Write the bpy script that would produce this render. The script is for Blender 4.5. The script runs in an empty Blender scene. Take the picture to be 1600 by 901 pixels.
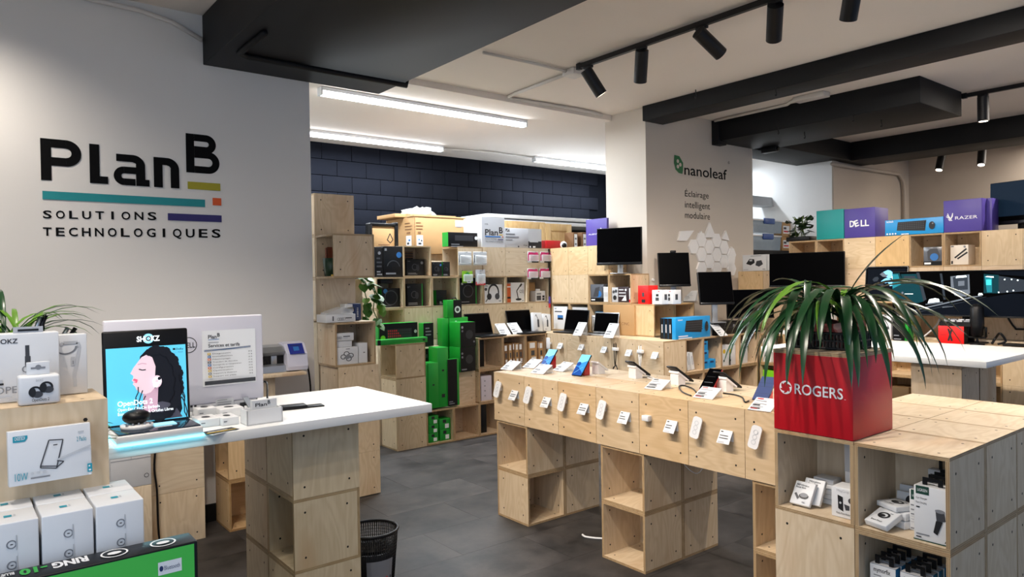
import bpy, bmesh, math, random
from mathutils import Vector, Matrix
random.seed(7)
C = bpy.context.scene.collection
pi = math.pi
U = 0.33                                   # one plywood cube = one unit = 0.33 m

# ---------------------------------------------------------------- camera, world, exposure
CAM = Vector((-8.9675, -11.9626, 4.9075)); YAW, PITCH, ROLL = 0.8998, -0.0114, -0.0157; FPX = 1114.58
_f = Vector((math.cos(PITCH)*math.cos(YAW), math.cos(PITCH)*math.sin(YAW), math.sin(PITCH)))
_r0 = Vector((math.sin(YAW), -math.cos(YAW), 0)); _u0 = _r0.cross(_f)
_r = _r0*math.cos(ROLL) + _u0*math.sin(ROLL); _u = _u0*math.cos(ROLL) - _r0*math.sin(ROLL)
cam = bpy.data.cameras.new('camera'); co = bpy.data.objects.new('camera', cam); C.objects.link(co)
cam.sensor_width = 36; cam.lens = FPX/1600*36; cam.clip_start = 0.05; cam.clip_end = 100
mw = Matrix((_r, _u, -_f)).transposed().to_4x4(); mw.translation = CAM*U; co.matrix_world = mw
bpy.context.scene.camera = co
sc = bpy.context.scene
sc.view_settings.view_transform = 'Standard'; sc.view_settings.look = 'None'
sc.view_settings.gamma = 1; sc.view_settings.use_curve_mapping = False
sc.view_settings.exposure = 0.66
w = bpy.data.worlds.new('daylight'); sc.world = w; w.use_nodes = True
w.node_tree.nodes['Background'].inputs[0].default_value = (0.50, 0.68, 1.0, 1)
w.node_tree.nodes['Background'].inputs[1].default_value = 0.30

def light(name, kind, loc, energy, color, aim=None, **kw):
    l = bpy.data.lights.new(name, kind); l.energy = energy; l.color = color
    for k, v in kw.items(): setattr(l, k, v)
    o = bpy.data.objects.new(name, l); C.objects.link(o); o.location = Vector(loc)*U
    if aim is not None:
        o.rotation_euler = (Vector(aim)-Vector(loc)).to_track_quat('-Z', 'Y').to_euler()
    return o
WARM = (1.0, 0.89, 0.78); COOL = (0.86, 0.93, 1.0)
# daylight from the shop window in the far left wall, and two added warm fills, no real lamps there
light('shop_window', 'AREA', (-13.7, -10.5, 5.0), 34, (0.66, 0.80, 1.0), (-2, -6.5, 3), shape='RECTANGLE', size=2.2, size_y=2.0)
light('ceiling_fill', 'AREA', (-5, -9.5, 10.3), 10, WARM, (-5, -9.5, 0), shape='RECTANGLE', size=2.4, size_y=1.2)
light('ceiling_fill', 'AREA', (7, -10.5, 10.3), 10, WARM, (7, -10.5, 0), shape='RECTANGLE', size=2.4, size_y=1.2)

light('ceiling_fill', 'AREA', (20, -7, 10.3), 75, WARM, (20, -7, 0), shape='RECTANGLE', size=2.4, size_y=1.2)  # added fill brightening the tan walls, no real lamp here
light('ceiling_fill', 'AREA', (26, -6, 10.3), 60, WARM, (26, -6, 0), shape='RECTANGLE', size=1.2, size_y=2.4)  # second added fill for the tan walls, likewise no real lamp

# ---------------------------------------------------------------- pixel of the photograph -> point on a plane of the room
def P(px, py, ax, val):
    d = _f + _r*((px-800)/FPX) - _u*((py-450.5)/FPX)
    i = 'xyz'.index(ax)
    return CAM + d*((val-CAM[i])/d[i])

# ---------------------------------------------------------------- materials
def lin(c):
    c = c.lstrip('#'); v = [int(c[i:i+2], 16)/255 for i in (0, 2, 4)]
    return tuple(x/12.92 if x <= .04045 else ((x+.055)/1.055)**2.4 for x in v)+(1,)
MATS = {}
def mat(name, col=None, rough=0.55, metal=0.0, var=0.06, emit=0, scale=14, alpha=1, trans=0, spec=.5):
    if name in MATS: return MATS[name]
    m = bpy.data.materials.new(name); m.use_nodes = True; nt = m.node_tree; b = nt.nodes['Principled BSDF']
    c = lin(col)
    b.inputs['Base Color'].default_value = c; b.inputs['Roughness'].default_value = rough; b.inputs['Metallic'].default_value = metal
    if var:
        tc = nt.nodes.new('ShaderNodeTexCoord'); n = nt.nodes.new('ShaderNodeTexNoise'); n.inputs['Scale'].default_value = scale; n.inputs['Detail'].default_value = 3
        mx = nt.nodes.new('ShaderNodeMix'); mx.data_type = 'RGBA'
        mx.inputs[6].default_value = tuple(x*(1-var) for x in c[:3])+(1,); mx.inputs[7].default_value = tuple(min(1, x*(1+var)) for x in c[:3])+(1,)
        nt.links.new(tc.outputs['Object'], n.inputs['Vector']); nt.links.new(n.outputs[0], mx.inputs[0]); nt.links.new(mx.outputs[2], b.inputs['Base Color'])
    b.inputs['Specular IOR Level'].default_value = spec
    if emit:
        b.inputs['Emission Color'].default_value = c; b.inputs['Emission Strength'].default_value = emit
    if trans: b.inputs['Transmission Weight'].default_value = trans; b.inputs['IOR'].default_value = 1.3
    if alpha < 1: b.inputs['Alpha'].default_value = alpha
    MATS[name] = m; return m

def ply_mat(name, pale, dark, painted=None):
    m = bpy.data.materials.new(name); m.use_nodes = True; nt = m.node_tree; N = nt.nodes.new; L = nt.links.new
    b = nt.nodes['Principled BSDF']; b.inputs['Roughness'].default_value = 0.5
    tc = N('ShaderNodeTexCoord'); oi = N('ShaderNodeObjectInfo')
    ad = N('ShaderNodeVectorMath'); ad.operation = 'MULTIPLY_ADD'
    cmb = N('ShaderNodeCombineXYZ'); L(oi.outputs['Random'], cmb.inputs[0]); L(oi.outputs['Random'], cmb.inputs[1]); L(oi.outputs['Random'], cmb.inputs[2])
    ad.inputs[1].default_value = (37, 23, 51); L(cmb.outputs[0], ad.inputs[0]); L(tc.outputs['Object'], ad.inputs[2])
    mp = N('ShaderNodeMapping'); mp.inputs['Scale'].default_value = (5.0, 5.0, 1.5); L(ad.outputs[0], mp.inputs['Vector'])
    n1 = N('ShaderNodeTexNoise'); n1.inputs['Scale'].default_value = 1.0; n1.inputs['Detail'].default_value = 2.5; n1.inputs['Distortion'].default_value = .6; L(mp.outputs[0], n1.inputs['Vector'])
    mu = N('ShaderNodeMath'); mu.operation = 'MULTIPLY'; mu.inputs[1].default_value = 75; L(n1.outputs[0], mu.inputs[0])
    si = N('ShaderNodeMath'); si.operation = 'SINE'; L(mu.outputs[0], si.inputs[0])
    mr = N('ShaderNodeMapRange'); mr.inputs[1].default_value = -1; mr.inputs[2].default_value = 1; L(si.outputs[0], mr.inputs[0])
    mp2 = N('ShaderNodeMapping'); mp2.inputs['Scale'].default_value = (60, 60, 5); L(ad.outputs[0], mp2.inputs['Vector'])
    n2 = N('ShaderNodeTexNoise'); n2.inputs['Scale'].default_value = 1.6; n2.inputs['Detail'].default_value = 3; L(mp2.outputs[0], n2.inputs['Vector'])
    mix = N('ShaderNodeMath'); mix.operation = 'MULTIPLY_ADD'; mix.inputs[1].default_value = .42; L(mr.outputs[0], mix.inputs[0])
    m3 = N('ShaderNodeMath'); m3.operation = 'MULTIPLY'; m3.inputs[1].default_value = .75; L(n2.outputs[0], m3.inputs[0]); L(m3.outputs[0], mix.inputs[2])
    cr = N('ShaderNodeMix'); cr.data_type = 'RGBA'; cr.inputs[6].default_value = lin(pale); cr.inputs[7].default_value = lin(dark); L(mix.outputs[0], cr.inputs[0])
    # broad blotches of darker heartwood
    n3 = N('ShaderNodeTexNoise'); n3.inputs['Scale'].default_value = .9; n3.inputs['Detail'].default_value = 1; L(mp.outputs[0], n3.inputs['Vector'])
    rr = N('ShaderNodeMapRange'); rr.inputs[1].default_value = .62; rr.inputs[2].default_value = .74; rr.inputs[4].default_value = .35; L(n3.outputs[0], rr.inputs[0])
    c2 = N('ShaderNodeMix'); c2.data_type = 'RGBA'; L(rr.outputs[0], c2.inputs[0]); L(cr.outputs[2], c2.inputs[6]); c2.inputs[7].default_value = lin('#b98a58')
    mt = N('ShaderNodeMix'); mt.data_type = 'RGBA'; mt.blend_type = 'MULTIPLY'; mt.inputs[0].default_value = 1; L(c2.outputs[2], mt.inputs[6]); L(oi.outputs['Color'], mt.inputs[7])
    L(mt.outputs[2], b.inputs['Base Color'])
    bp = N('ShaderNodeBump'); bp.inputs['Strength'].default_value = .06; bp.inputs['Distance'].default_value = .002; L(n2.outputs[0], bp.inputs['Height']); L(bp.outputs[0], b.inputs['Normal'])
    MATS[name] = m; return m
PLY = ply_mat('birch_veneer', '#dfcfb6', '#cab698')
EDGE_L = ply_mat('plywood_edge_pale', '#c6b08d', '#b09672')
EDGE_D = ply_mat('plywood_edge_dark', '#92795a', '#7b6245')
HOLE = mat('bolt_hole_black', '#17130f', .8)
RED = mat('red_paint', '#b4101f', .38, var=.04)

# ---------------------------------------------------------------- mesh builder (coordinates in units)
class MB:
    def __init__(s): s.v = []; s.f = []; s.m = []; s.mats = []; s.sm = []; s.M = None
    def mi(s, m):
        if m not in s.mats: s.mats.append(m)
        return s.mats.index(m)
    def add(s, vs, fs, m, smooth=False):
        k = len(s.v)
        for p in vs:
            p = Vector(p)
            if s.M is not None: p = s.M @ p
            s.v.append((p.x, p.y, p.z))
        i = s.mi(m)
        for f in fs: s.f.append([k+j for j in f]); s.m.append(i); s.sm.append(smooth)
        return s
    def box(s, x0, x1, y0, y1, z0, z1, m, bev=0.0):
        if x1 < x0: x0, x1 = x1, x0
        if y1 < y0: y0, y1 = y1, y0
        if z1 < z0: z0, z1 = z1, z0
        if bev <= 0:
            vs = [(x0,y0,z0),(x1,y0,z0),(x1,y1,z0),(x0,y1,z0),(x0,y0,z1),(x1,y0,z1),(x1,y1,z1),(x0,y1,z1)]
            return s.add(vs, [(3,2,1,0),(4,5,6,7),(0,1,5,4),(1,2,6,5),(2,3,7,6),(3,0,4,7)], m)
        b = min(bev, (x1-x0)/2.01, (y1-y0)/2.01, (z1-z0)/2.01)
        bm = bmesh.new(); bmesh.ops.create_cube(bm, size=1)
        for v in bm.verts:
            v.co = Vector(((x0+x1)/2+v.co.x*(x1-x0), (y0+y1)/2+v.co.y*(y1-y0), (z0+z1)/2+v.co.z*(z1-z0)))
        bmesh.ops.bevel(bm, geom=list(bm.edges), offset=b, segments=2, affect='EDGES', profile=.5)
        bm.verts.ensure_lookup_table(); bm.verts.index_update()
        s.add([v.co.copy() for v in bm.verts], [[v.index for v in f.verts] for f in bm.faces], m, True); bm.free(); return s
    def ring(s, c, a, b, r, n): return [Vector(c)+a*(r*math.cos(2*math.pi*i/n))+b*(r*math.sin(2*math.pi*i/n)) for i in range(n)]
    def cyl(s, p0, p1, r0, r1, m, n=16, caps=True, mcap=None):
        p0 = Vector(p0); p1 = Vector(p1); d = (p1-p0).normalized()
        a = d.orthogonal().normalized(); b = d.cross(a)
        s.add(s.ring(p0,a,b,r0,n)+s.ring(p1,a,b,r1,n), [(i,(i+1)%n,n+(i+1)%n,n+i) for i in range(n)], m, True)
        if caps:
            s.add(s.ring(p0,a,b,r0,n), [list(range(n))[::-1]], m); s.add(s.ring(p1,a,b,r1,n), [list(range(n))], mcap or m)
        return s
    def tube(s, pts, r, m, n=6, taper=None):
        pts = [Vector(p) for p in pts]; vs = []; fs = []; a = None
        for k, p in enumerate(pts):
            d = (pts[min(k+1,len(pts)-1)]-pts[max(k-1,0)]).normalized()
            a = d.orthogonal().normalized() if a is None else (a-d*a.dot(d)).normalized()
            rr = r if taper is None else r*(1-(1-taper)*k/(len(pts)-1))
            vs += s.ring(p, a, d.cross(a), rr, n)
        for k in range(len(pts)-1):
            for i in range(n): fs.append((k*n+i, k*n+(i+1)%n, (k+1)*n+(i+1)%n, (k+1)*n+i))
        fs.append(list(range(n))[::-1]); fs.append([(len(pts)-1)*n+i for i in range(n)])
        return s.add(vs, fs, m, True)
    def lathe(s, c, prof, m, n=24, closed=True):
        c = Vector(c); vs = []; fs = []
        for r, z in prof: vs += [c+Vector((r*math.cos(2*math.pi*i/n), r*math.sin(2*math.pi*i/n), z)) for i in range(n)]
        for k in range(len(prof)-1):
            for i in range(n): fs.append((k*n+i, k*n+(i+1)%n, (k+1)*n+(i+1)%n, (k+1)*n+i))
        if closed: fs.append(list(range(n))[::-1]); fs.append([(len(prof)-1)*n+i for i in range(n)])
        return s.add(vs, fs, m, True)
    def ball(s, c, rx, ry, rz, m, n=12, h=8):
        vs = []; fs = []
        for k in range(h+1):
            t = math.pi*k/h
            vs += [Vector(c)+Vector((rx*math.sin(t)*math.cos(2*math.pi*i/n), ry*math.sin(t)*math.sin(2*math.pi*i/n), -rz*math.cos(t))) for i in range(n)]
        for k in range(h):
            for i in range(n): fs.append((k*n+i, k*n+(i+1)%n, (k+1)*n+(i+1)%n, (k+1)*n+i))
        return s.add(vs, fs, m, True)
    def prism(s, poly, axis, a0, a1, m, mside=None):
        # polygon in the two other axes, extruded along axis
        def pt(p, a): q = list(p); q.insert('xyz'.index(axis), a); return q
        n = len(poly)
        s.add([pt(p,a0) for p in poly]+[pt(p,a1) for p in poly], [list(range(n))[::-1], [n+i for i in range(n)]], m)
        s.add([pt(p,a0) for p in poly]+[pt(p,a1) for p in poly], [(i,(i+1)%n,n+(i+1)%n,n+i) for i in range(n)], mside or m)
        return s
    def mesh(s, name):
        me = bpy.data.meshes.new(name); me.from_pydata([(x*U,y*U,z*U) for x,y,z in s.v], [], s.f)
        for m in s.mats: me.materials.append(m)
        me.polygons.foreach_set('material_index', s.m); me.polygons.foreach_set('use_smooth', s.sm)
        me.update(); return me

def link(name, me, parent=None, loc=(0,0,0), rot=(0,0,0), scale=(1,1,1)):
    o = bpy.data.objects.new(name, me); C.objects.link(o); o.parent = parent
    o.location = Vector(loc)*U; o.rotation_euler = rot; o.scale = scale; return o
def obj(name, mb, parent=None, loc=(0,0,0), rot=(0,0,0)): return link(name, mb.mesh(name), parent, loc, rot)
LABELS = {}
def tag(o, label=None, cat=None, group=None, kind=None):
    if label: o['label'] = label
    if cat: o['category'] = cat
    if group: o['group'] = group
    if kind: o['kind'] = kind
    return o
def thing(name, label, cat, loc=(0,0,0), rotz=0, group=None, rot=None):
    o = bpy.data.objects.new(name, None); C.objects.link(o); o.location = Vector(loc)*U; o.empty_display_size = .05
    o.rotation_euler = rot if rot else (0,0,rotz); return tag(o, label, cat, group)
def copy_tree(o, parent=None):
    c = o.copy(); C.objects.link(c)
    if parent: c.parent = parent
    for ch in list(o.children): copy_tree(ch, c)
    return c
def struct(name, mb, parent=None, loc=(0,0,0)):
    o = obj(name, mb, parent, loc)
    if parent is None: o['kind'] = 'structure'
    return o

# ---------------------------------------------------------------- flat print on faces
_TXT = {}
def text2d(s, bold=0.0):
    k = (s, bold)
    if k in _TXT: return _TXT[k]
    cu = bpy.data.curves.new('t', 'FONT'); cu.body = s; cu.size = 1; cu.resolution_u = 3; cu.offset = bold
    o = bpy.data.objects.new('t', cu); C.objects.link(o)
    me = bpy.data.meshes.new_from_object(o.evaluated_get(bpy.context.evaluated_depsgraph_get()))
    vs = [(v.co.x, v.co.y) for v in me.vertices]; fs = [list(p.vertices) for p in me.polygons]
    bpy.data.objects.remove(o); bpy.data.curves.remove(cu); bpy.data.meshes.remove(me)
    x0 = min(v[0] for v in vs) if vs else 0; x1 = max(v[0] for v in vs) if vs else 1
    vs = [(x-x0, y) for x, y in vs]
    _TXT[k] = (vs, fs, x1-x0); return _TXT[k]
CAPH = 0.70
class Face:
    """2-D drawing on a face: o = lower-left corner, r = right, u = up (unit vectors); size in units"""
    def __init__(s, mb, o, r, u, W=1, H=1):
        s.mb = mb; s.o = Vector(o); s.r = Vector(r).normalized(); s.u = Vector(u).normalized(); s.n = s.r.cross(s.u); s.W = W; s.H = H; s.k = 0
    def pt(s, x, y, e): return s.o+s.r*x+s.u*y+s.n*e
    def e(s): s.k += 1; return .002+.0008*s.k
    def poly(s, pts, m):
        e = s.e(); s.mb.add([s.pt(x,y,e) for x,y in pts], [list(range(len(pts)))], m); return s
    def rect(s, x0, y0, x1, y1, m): return s.poly([(x0,y0),(x1,y0),(x1,y1),(x0,y1)], m)
    def fr(s, x0, y0, x1, y1, m): return s.rect(x0*s.W, y0*s.H, x1*s.W, y1*s.H, m)       # as fractions of the face
    def disc(s, x, y, rx, m, ry=None, n=20, a0=0, a1=2*math.pi):
        ry = ry or rx; full = a1-a0 > 6.2
        pts = [(x+rx*math.cos(a0+(a1-a0)*i/(n if full else n-1)), y+ry*math.sin(a0+(a1-a0)*i/(n if full else n-1))) for i in range(n)]
        return s.poly(pts, m)
    def arc(s, x, y, r0, r1, m, a0=0, a1=2*math.pi, n=24, sx=1, sy=1):
        e = s.e(); vs = []
        for i in range(n+1):
            a = a0+(a1-a0)*i/n
            vs += [s.pt(x+sx*r0*math.cos(a), y+sy*r0*math.sin(a), e), s.pt(x+sx*r1*math.cos(a), y+sy*r1*math.sin(a), e)]
        s.mb.add(vs, [(2*i,2*i+1,2*i+3,2*i+2) for i in range(n)], m); return s
    def line(s, pts, w, m):
        e = s.e()
        for (x0,y0),(x1,y1) in zip(pts, pts[1:]):
            d = Vector((x1-x0, y1-y0)); 
            if d.length < 1e-6: continue
            d.normalize(); q = Vector((-d.y, d.x))*w/2
            s.mb.add([s.pt(x0+q.x,y0+q.y,e), s.pt(x0-q.x,y0-q.y,e), s.pt(x1-q.x,y1-q.y,e), s.pt(x1+q.x,y1+q.y,e)], [(0,1,2,3)], m)
        return s
    def text(s, t, x, y, h, m, width=None, bold=0.0, align='l', rot=0):
        vs, fs, w = text2d(t, bold); k = h/CAPH; kx = k if width is None else width/max(w,1e-6)
        off = {'l':0, 'c':-w*kx/2, 'r':-w*kx}[align]; e = s.e(); cs, sn = math.cos(rot), math.sin(rot)
        s.mb.add([s.pt(x+(vx*kx+off)*cs-vy*k*sn, y+(vx*kx+off)*sn+vy*k*cs, e) for vx, vy in vs], fs, m); return s
    def lines(s, x0, x1, ytop, n, dy, h, m, seed=1):
        rr = random.Random(seed)
        for i in range(n):
            s.rect(x0, ytop-i*dy-h, x0+(x1-x0)*(.6+.4*rr.random()), ytop-i*dy, m)
        return s

# ================================================================ SETTING
WALL = mat('wall_paint_pale_grey', '#dcdad6', .75, var=.015, scale=2)
CEIL = mat('ceiling_paint', '#e6ddd3', .8, var=.02, scale=2)
WHITEWALL = mat('wall_paint_white', '#e6e8e8', .75, var=.01)
TAN = mat('wall_paint_tan', '#b8ada0', .8, var=.02)
BLACK = mat('black_paint', '#131416', .6, var=.1, spec=.25)
CONDUIT = mat('conduit_paint', '#cfcac4', .5)
ZC, ZB = 10.48, 10.30
mb = MB(); mb.box(-14, 29, -16, 16, -.3, -.02, mat('floor_grout', '#1c1b1b', .8)); floor = struct('floor', mb)
# floor tiles: slate-look vinyl slabs in running bond, one object each
def tile_mat():
    m = bpy.data.materials.new('slate_vinyl'); m.use_nodes = True; nt = m.node_tree; N = nt.nodes.new; L = nt.links.new; b = nt.nodes['Principled BSDF']
    tc = N('ShaderNodeTexCoord'); oi = N('ShaderNodeObjectInfo'); ad = N('ShaderNodeVectorMath'); ad.operation = 'MULTIPLY_ADD'
    cb = N('ShaderNodeCombineXYZ'); L(oi.outputs['Random'], cb.inputs[0]); L(oi.outputs['Random'], cb.inputs[1]); ad.inputs[1].default_value = (40, 77, 0); L(cb.outputs[0], ad.inputs[0]); L(tc.outputs['Object'], ad.inputs[2])
    n = N('ShaderNodeTexNoise'); n.inputs['Scale'].default_value = 2.6; n.inputs['Detail'].default_value = 9; n.inputs['Roughness'].default_value = .68; L(ad.outputs[0], n.inputs['Vector'])
    mr = N('ShaderNodeMapRange'); mr.inputs[1].default_value = .35; mr.inputs[2].default_value = .68; L(n.outputs[0], mr.inputs[0])
    c = N('ShaderNodeMix'); c.data_type = 'RGBA'; c.inputs[6].default_value = lin('#1d1c1c'); c.inputs[7].default_value = lin('#514c4a'); L(mr.outputs[0], c.inputs[0])
    rb = N('ShaderNodeMapRange'); rb.inputs[3].default_value = .72; rb.inputs[4].default_value = 1.0; L(oi.outputs['Random'], rb.inputs[0])
    v = N('ShaderNodeMix'); v.data_type = 'RGBA'; v.blend_type = 'MULTIPLY'; v.inputs[0].default_value = 1; L(c.outputs[2], v.inputs[6]); L(rb.outputs[0], v.inputs[7]); L(v.outputs[2], b.inputs['Base Color'])
    rg = N('ShaderNodeMapRange'); rg.inputs[3].default_value = .48; rg.inputs[4].default_value = .7; L(n.outputs[0], rg.inputs[0]); L(rg.outputs[0], b.inputs['Roughness'])
    bp = N('ShaderNodeBump'); bp.inputs['Strength'].default_value = .15; bp.inputs['Distance'].default_value = .004; L(n.outputs[0], bp.inputs['Height']); L(bp.outputs[0], b.inputs['Normal'])
    return m
TILE = tile_mat()
mb = MB(); mb.box(0, 2.766, 0, 1.386, -.02, 0, TILE); tme = mb.mesh('floor_tile')
nt_ = 0
for j in range(-8, 7):
    for i in range(-5, 6):
        x = i*2.77+(j % 2)*1.38-.4; y = j*1.39
        if -7.5 < x < 15 and nt_ < 296: link('floor_tile', tme, floor, (x, y, 0)); nt_ += 1
mb = MB()
mb.box(-14, 29, -16, 5.0, ZC, ZC+.4, CEIL); mb.box(-14, 29, 5.0, 16, ZB, ZC+.4, CEIL); ceiling = struct('ceiling', mb)
mb = MB(); mb.box(-14, -2.42, 3.57, 3.9, 0, ZC, WALL); wall_left = struct('wall_left', mb)
mb = MB(); mb.box(-14, -2.42, 3.52, 3.57, 0, .36, BLACK); struct('baseboard_left', mb)
mb = MB(); mb.box(8.95, 15.0, 3.5, 5.3, 0, ZC, mat('wall_paint_greige', '#cdc3b6', .75, var=.015, scale=2)); wall_centre = struct('wall_centre', mb)
mb = MB(); mb.box(-3, 20.4, 13.95, 14.3, 0, ZB, mat('mortar_navy', '#0d0f15', .95, spec=.05)); wall_back = struct('wall_back', mb)
BRICK = mat('block_paint_navy', '#14161d', .95, var=.22, spec=.08, scale=26)
bm_ = MB(); bm_.box(0, 1.222, 0, .1, 0, .602, BRICK, bev=.012); bme = bm_.mesh('brick')
for r in range(9):
    z = ZB-.63-(r)*.62
    for i in range(14):
        x = -.4+i*1.24+(r % 2)*.62+.3
        if x < 16.2: link('brick', bme, wall_back, (x, 13.87+random.uniform(-.006, .006), z))
mb = MB(); mb.box(20.35, 20.75, 4.75, 14.3, 0, ZC, WHITEWALL); mb.box(15, 20.4, 9.0, 9.3, 0, ZC, WHITEWALL); struct('wall_storage', mb)
mb = MB(); mb.box(20.3, 20.75, 3.16, 4.75, 0, ZC, WHITEWALL); struct('wall_pillar', mb)
mb = MB(); mb.box(20.75, 28, 3.16, 3.5, 0, ZC, TAN); mb.box(20.32, 20.75, 3.1, 3.16, 0, ZC, TAN); struct('wall_rear', mb)
mb = MB(); mb.box(27.7, 28, -16, 3.16, 0, ZC, TAN); struct('wall_right', mb)
mb = MB(); mb.box(-14.3, -14, -16, 3.9, 0, ZC, WALL); struct('wall_far_left', mb)
mb = MB(); mb.box(-3.3, -3, 3.9, 14.3, 0, ZC, WALL); struct('wall_stockroom', mb)
# black boxed duct, beams
def beam(name, label, *b):
    mb = MB()
    for q in b: mb.box(*q, BLACK, bev=.015)
    return struct(name, mb)
beam('trim_1', '', (-4.71, -.66, -15.9, 3.56, 9.46, ZC-.004))
beam('trim_2', '', (8.8, 9.8, -15.9, 3.49, 9.99, ZC-.004))
beam('trim_3', '', (12.57, 15.57, -3.4, 3.49, 9.72, ZC-.004), (12.47, 12.95, 3.2, 3.49, 9.6, ZC-.02))
beam('trim_4', '', (20.9, 22.9, -15.9, 2.64, 9.7, ZC-.004), (15.01, 22.9, 2.65, 4.75, 9.72, ZC-.004))

# wall lettering: company name and coloured bars, each a raised mesh on the wall
INK = mat('lettering_black', '#09090a', .6, spec=.1)
TEAL = mat('teal_vinyl', '#12868c', .5); OLIVE = mat('olive_vinyl', '#a29a1c', .5); ORANGE = mat('orange_vinyl', '#d8561e', .5); INDIGO = mat('indigo_vinyl', '#2b2366', .5)
def wp(x, y): p = P(x, y, 'y', 3.57); return p.x, p.z
lg = thing('wall_lettering', 'large company name sign with coloured bars on the pale left wall', 'sign', (-5.5, 3.565, 6.5))
mb = MB(); F = Face(mb, (0, 0, 0), (1, 0, 0), (0, 0, 1))
def wrel(x, y): a, b = wp(x, y); return a+5.5, b-6.5
def bar(x0, y0, x1, y1, m, nm):
    a, _ = wrel(x0, y0); c, _ = wrel(x1, y1); zs = [wrel(x0, y0)[1], wrel(x0, y1)[1]]; q = MB(); q.box(a, c, -.012, -.001, zs[1], zs[0], m); return obj(nm, q, lg)
def lett(t, x0, y0, x1, ytop, nm, bold, spaced=False):
    a, b = wrel(x0, y0); c, d = wrel(x1, y0); _, e = wrel(x0, ytop); q = MB(); f = Face(q, (0, -.004, 0), (1, 0, 0), (0, 0, 1)); q_h = e-b
    vs, fs, wd = text2d(t, bold); kx = (c-a)/wd; top = max(v[1] for v in vs); ky = q_h/top
    q.add([f.pt(a+vx*kx, b+vy*ky, .004) for vx, vy in vs], fs, INK); return obj(nm, q, lg)
def big_letters():
    """P l a n drawn as stroked shapes in letter units (cap height 1)"""
    q = MB(); a, b = wrel(64, 281); c, d = wrel(280, 294); _, e = wrel(64, 215.5); H = e-b
    xr = c-a; t = .215*H
    f = Face(q, (a, -.004, b), (1, 0, 0), (0, 0, 1)); m = INK
    W = xr
    # P
    f.rect(0, 0, t, H, m); f.rect(t, H-t*.95, .17*W, H, m); f.rect(t, .36*H, .17*W, .36*H+t*.95, m); f.arc(.17*W, .68*H, .32*H-t*.97, .32*H, m, -math.pi/2, math.pi/2)
    # l with foot
    x = .33*W; f.rect(x, 0, x+t, .97*H, m); f.rect(x+t, 0, x+t*1.85, t*.85, m)
    # a
    x = .50*W; r = .235*H
    f.arc(x+r, .235*H, r-t*.8, r, m, math.pi/2, 3*math.pi/2); f.rect(x+r, 0, x+r*2.1, t*.8, m); f.rect(x+r, .235*H+r-t*.8, x+.20*W, .235*H+r, m)
    f.rect(x+.20*W-t*.5, 0, x+.20*W+t*.5, .55*H, m); f.rect(x+.20*W, 0, x+.20*W+t*.95, t*.8, m)
    f.arc(x+.20*W-.28*H+t*.5, .5*H, .28*H-t*.9, .28*H, m, 0, math.pi/2); f.rect(x+.02*W, .78*H-t*.85, x+.20*W-.28*H+t*.5, .78*H, m)
    # n
    x = .80*W; f.rect(x, 0, x+t*.98, .78*H, m); r = .29*H; f.arc(W-r, .78*H-r, r-t*.95, r, m, 0, math.pi/2); f.rect(x+t*.9, .78*H-t*.9, W-r, .78*H, m); f.rect(W-t*.98, 0, W, .78*H-r, m)
    return obj('lettering', q, lg)
big_letters()
q = MB(); a, b = wrel(291, 269); c, d = wrel(343, 271); _, e = wrel(291, 208); H = e-b; W = c-a; t = .2*H
f = Face(q, (a, -.004, b), (1, 0, 0), (0, 0, 1)); f.rect(0, 0, t, H, INK); r1 = .245*H; r2 = .285*H
for yy, rr, xx in ((H-r1, r1, W*.9-r1), (r2, r2, W-r2)):
    f.arc(xx, yy, rr-t*.9, rr, INK, -math.pi/2, math.pi/2); f.rect(t, yy+rr-t*.9, xx, yy+rr, INK); f.rect(t, yy-rr, xx, yy-rr+t*.9, INK)
obj('lettering', q, lg)
bar(66, 298, 320, 311, TEAL, 'teal_bar'); 
bar(332, 309, 345.5, 320.5, ORANGE, 'orange_square'); bar(293, 283.5, 344, 295, OLIVE, 'olive_bar'); bar(262, 333, 346, 344, INDIGO, 'indigo_bar')
def spaced(t, x0, x1, y0a, y0b, hpx):
    n = len(t)
    for i, ch in enumerate(t):
        x = x0+(x1-x0)*i/n; yy = y0a+(y0b-y0a)*i/n; wpx = (x1-x0)/n*(.68 if ch != 'I' else .2)
        xx = x+(0 if ch != 'I' else (x1-x0)/n*.22)
        a, b = wrel(xx, yy); c, _ = wrel(xx+wpx, yy); _, e = wrel(xx, yy-hpx)
        q = MB(); f = Face(q, (0, -.004, 0), (1, 0, 0), (0, 0, 1)); f.text(ch, a, b, e-b, INK, width=c-a, bold=.02); obj('letter', q, lg)
spaced('SOLUTIONS', 67, 251, 340.5, 343.5, 12); spaced('TECHNOLOGIQUES', 67, 351, 368, 371, 13)

# lettering on the centre wall
lg2 = thing('wall_lettering', 'black lettering with green leaf mark on the centre wall', 'sign', (11, 3.495, 8))
mb = MB(); F = Face(mb, (0, 0, 0), (1, 0, 0), (0, 0, 1))
def cw(x, y): p = P(x, y, 'y', 3.5); return p.x-11, p.z-8
def ctext(t, x0, y0, x1, ytop, bold=0):
    a, b = cw(x0, y0); c, d = cw(x1, y0); _, e = cw(x0, ytop); q = MB(); f = Face(q, (0, 0, 0), (1, 0, 0), (0, 0, 1))
    f.text(t, a, b, (e-b), INK, width=c-a, bold=bold); return obj('lettering', q, lg2)
q = MB(); a, b = cw(1053, 270); c, d = cw(1067, 244); f = Face(q, (0, 0, 0), (1, 0, 0), (0, 0, 1)); GREEN = mat('leaf_green', '#1d6b3a', .5)
w_, h_ = c-a, d-b
f.poly([(a, b+h_*.55), (a+w_*.05, b+h_), (a+w_*.6, b+h_*.97), (a+w_, b+h_*.62), (a+w_*.98, b+h_*.2), (a+w_*.9, b), (a+w_*.5, b+h_*.03), (a+w_*.15, b+h_*.2)], GREEN)
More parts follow.
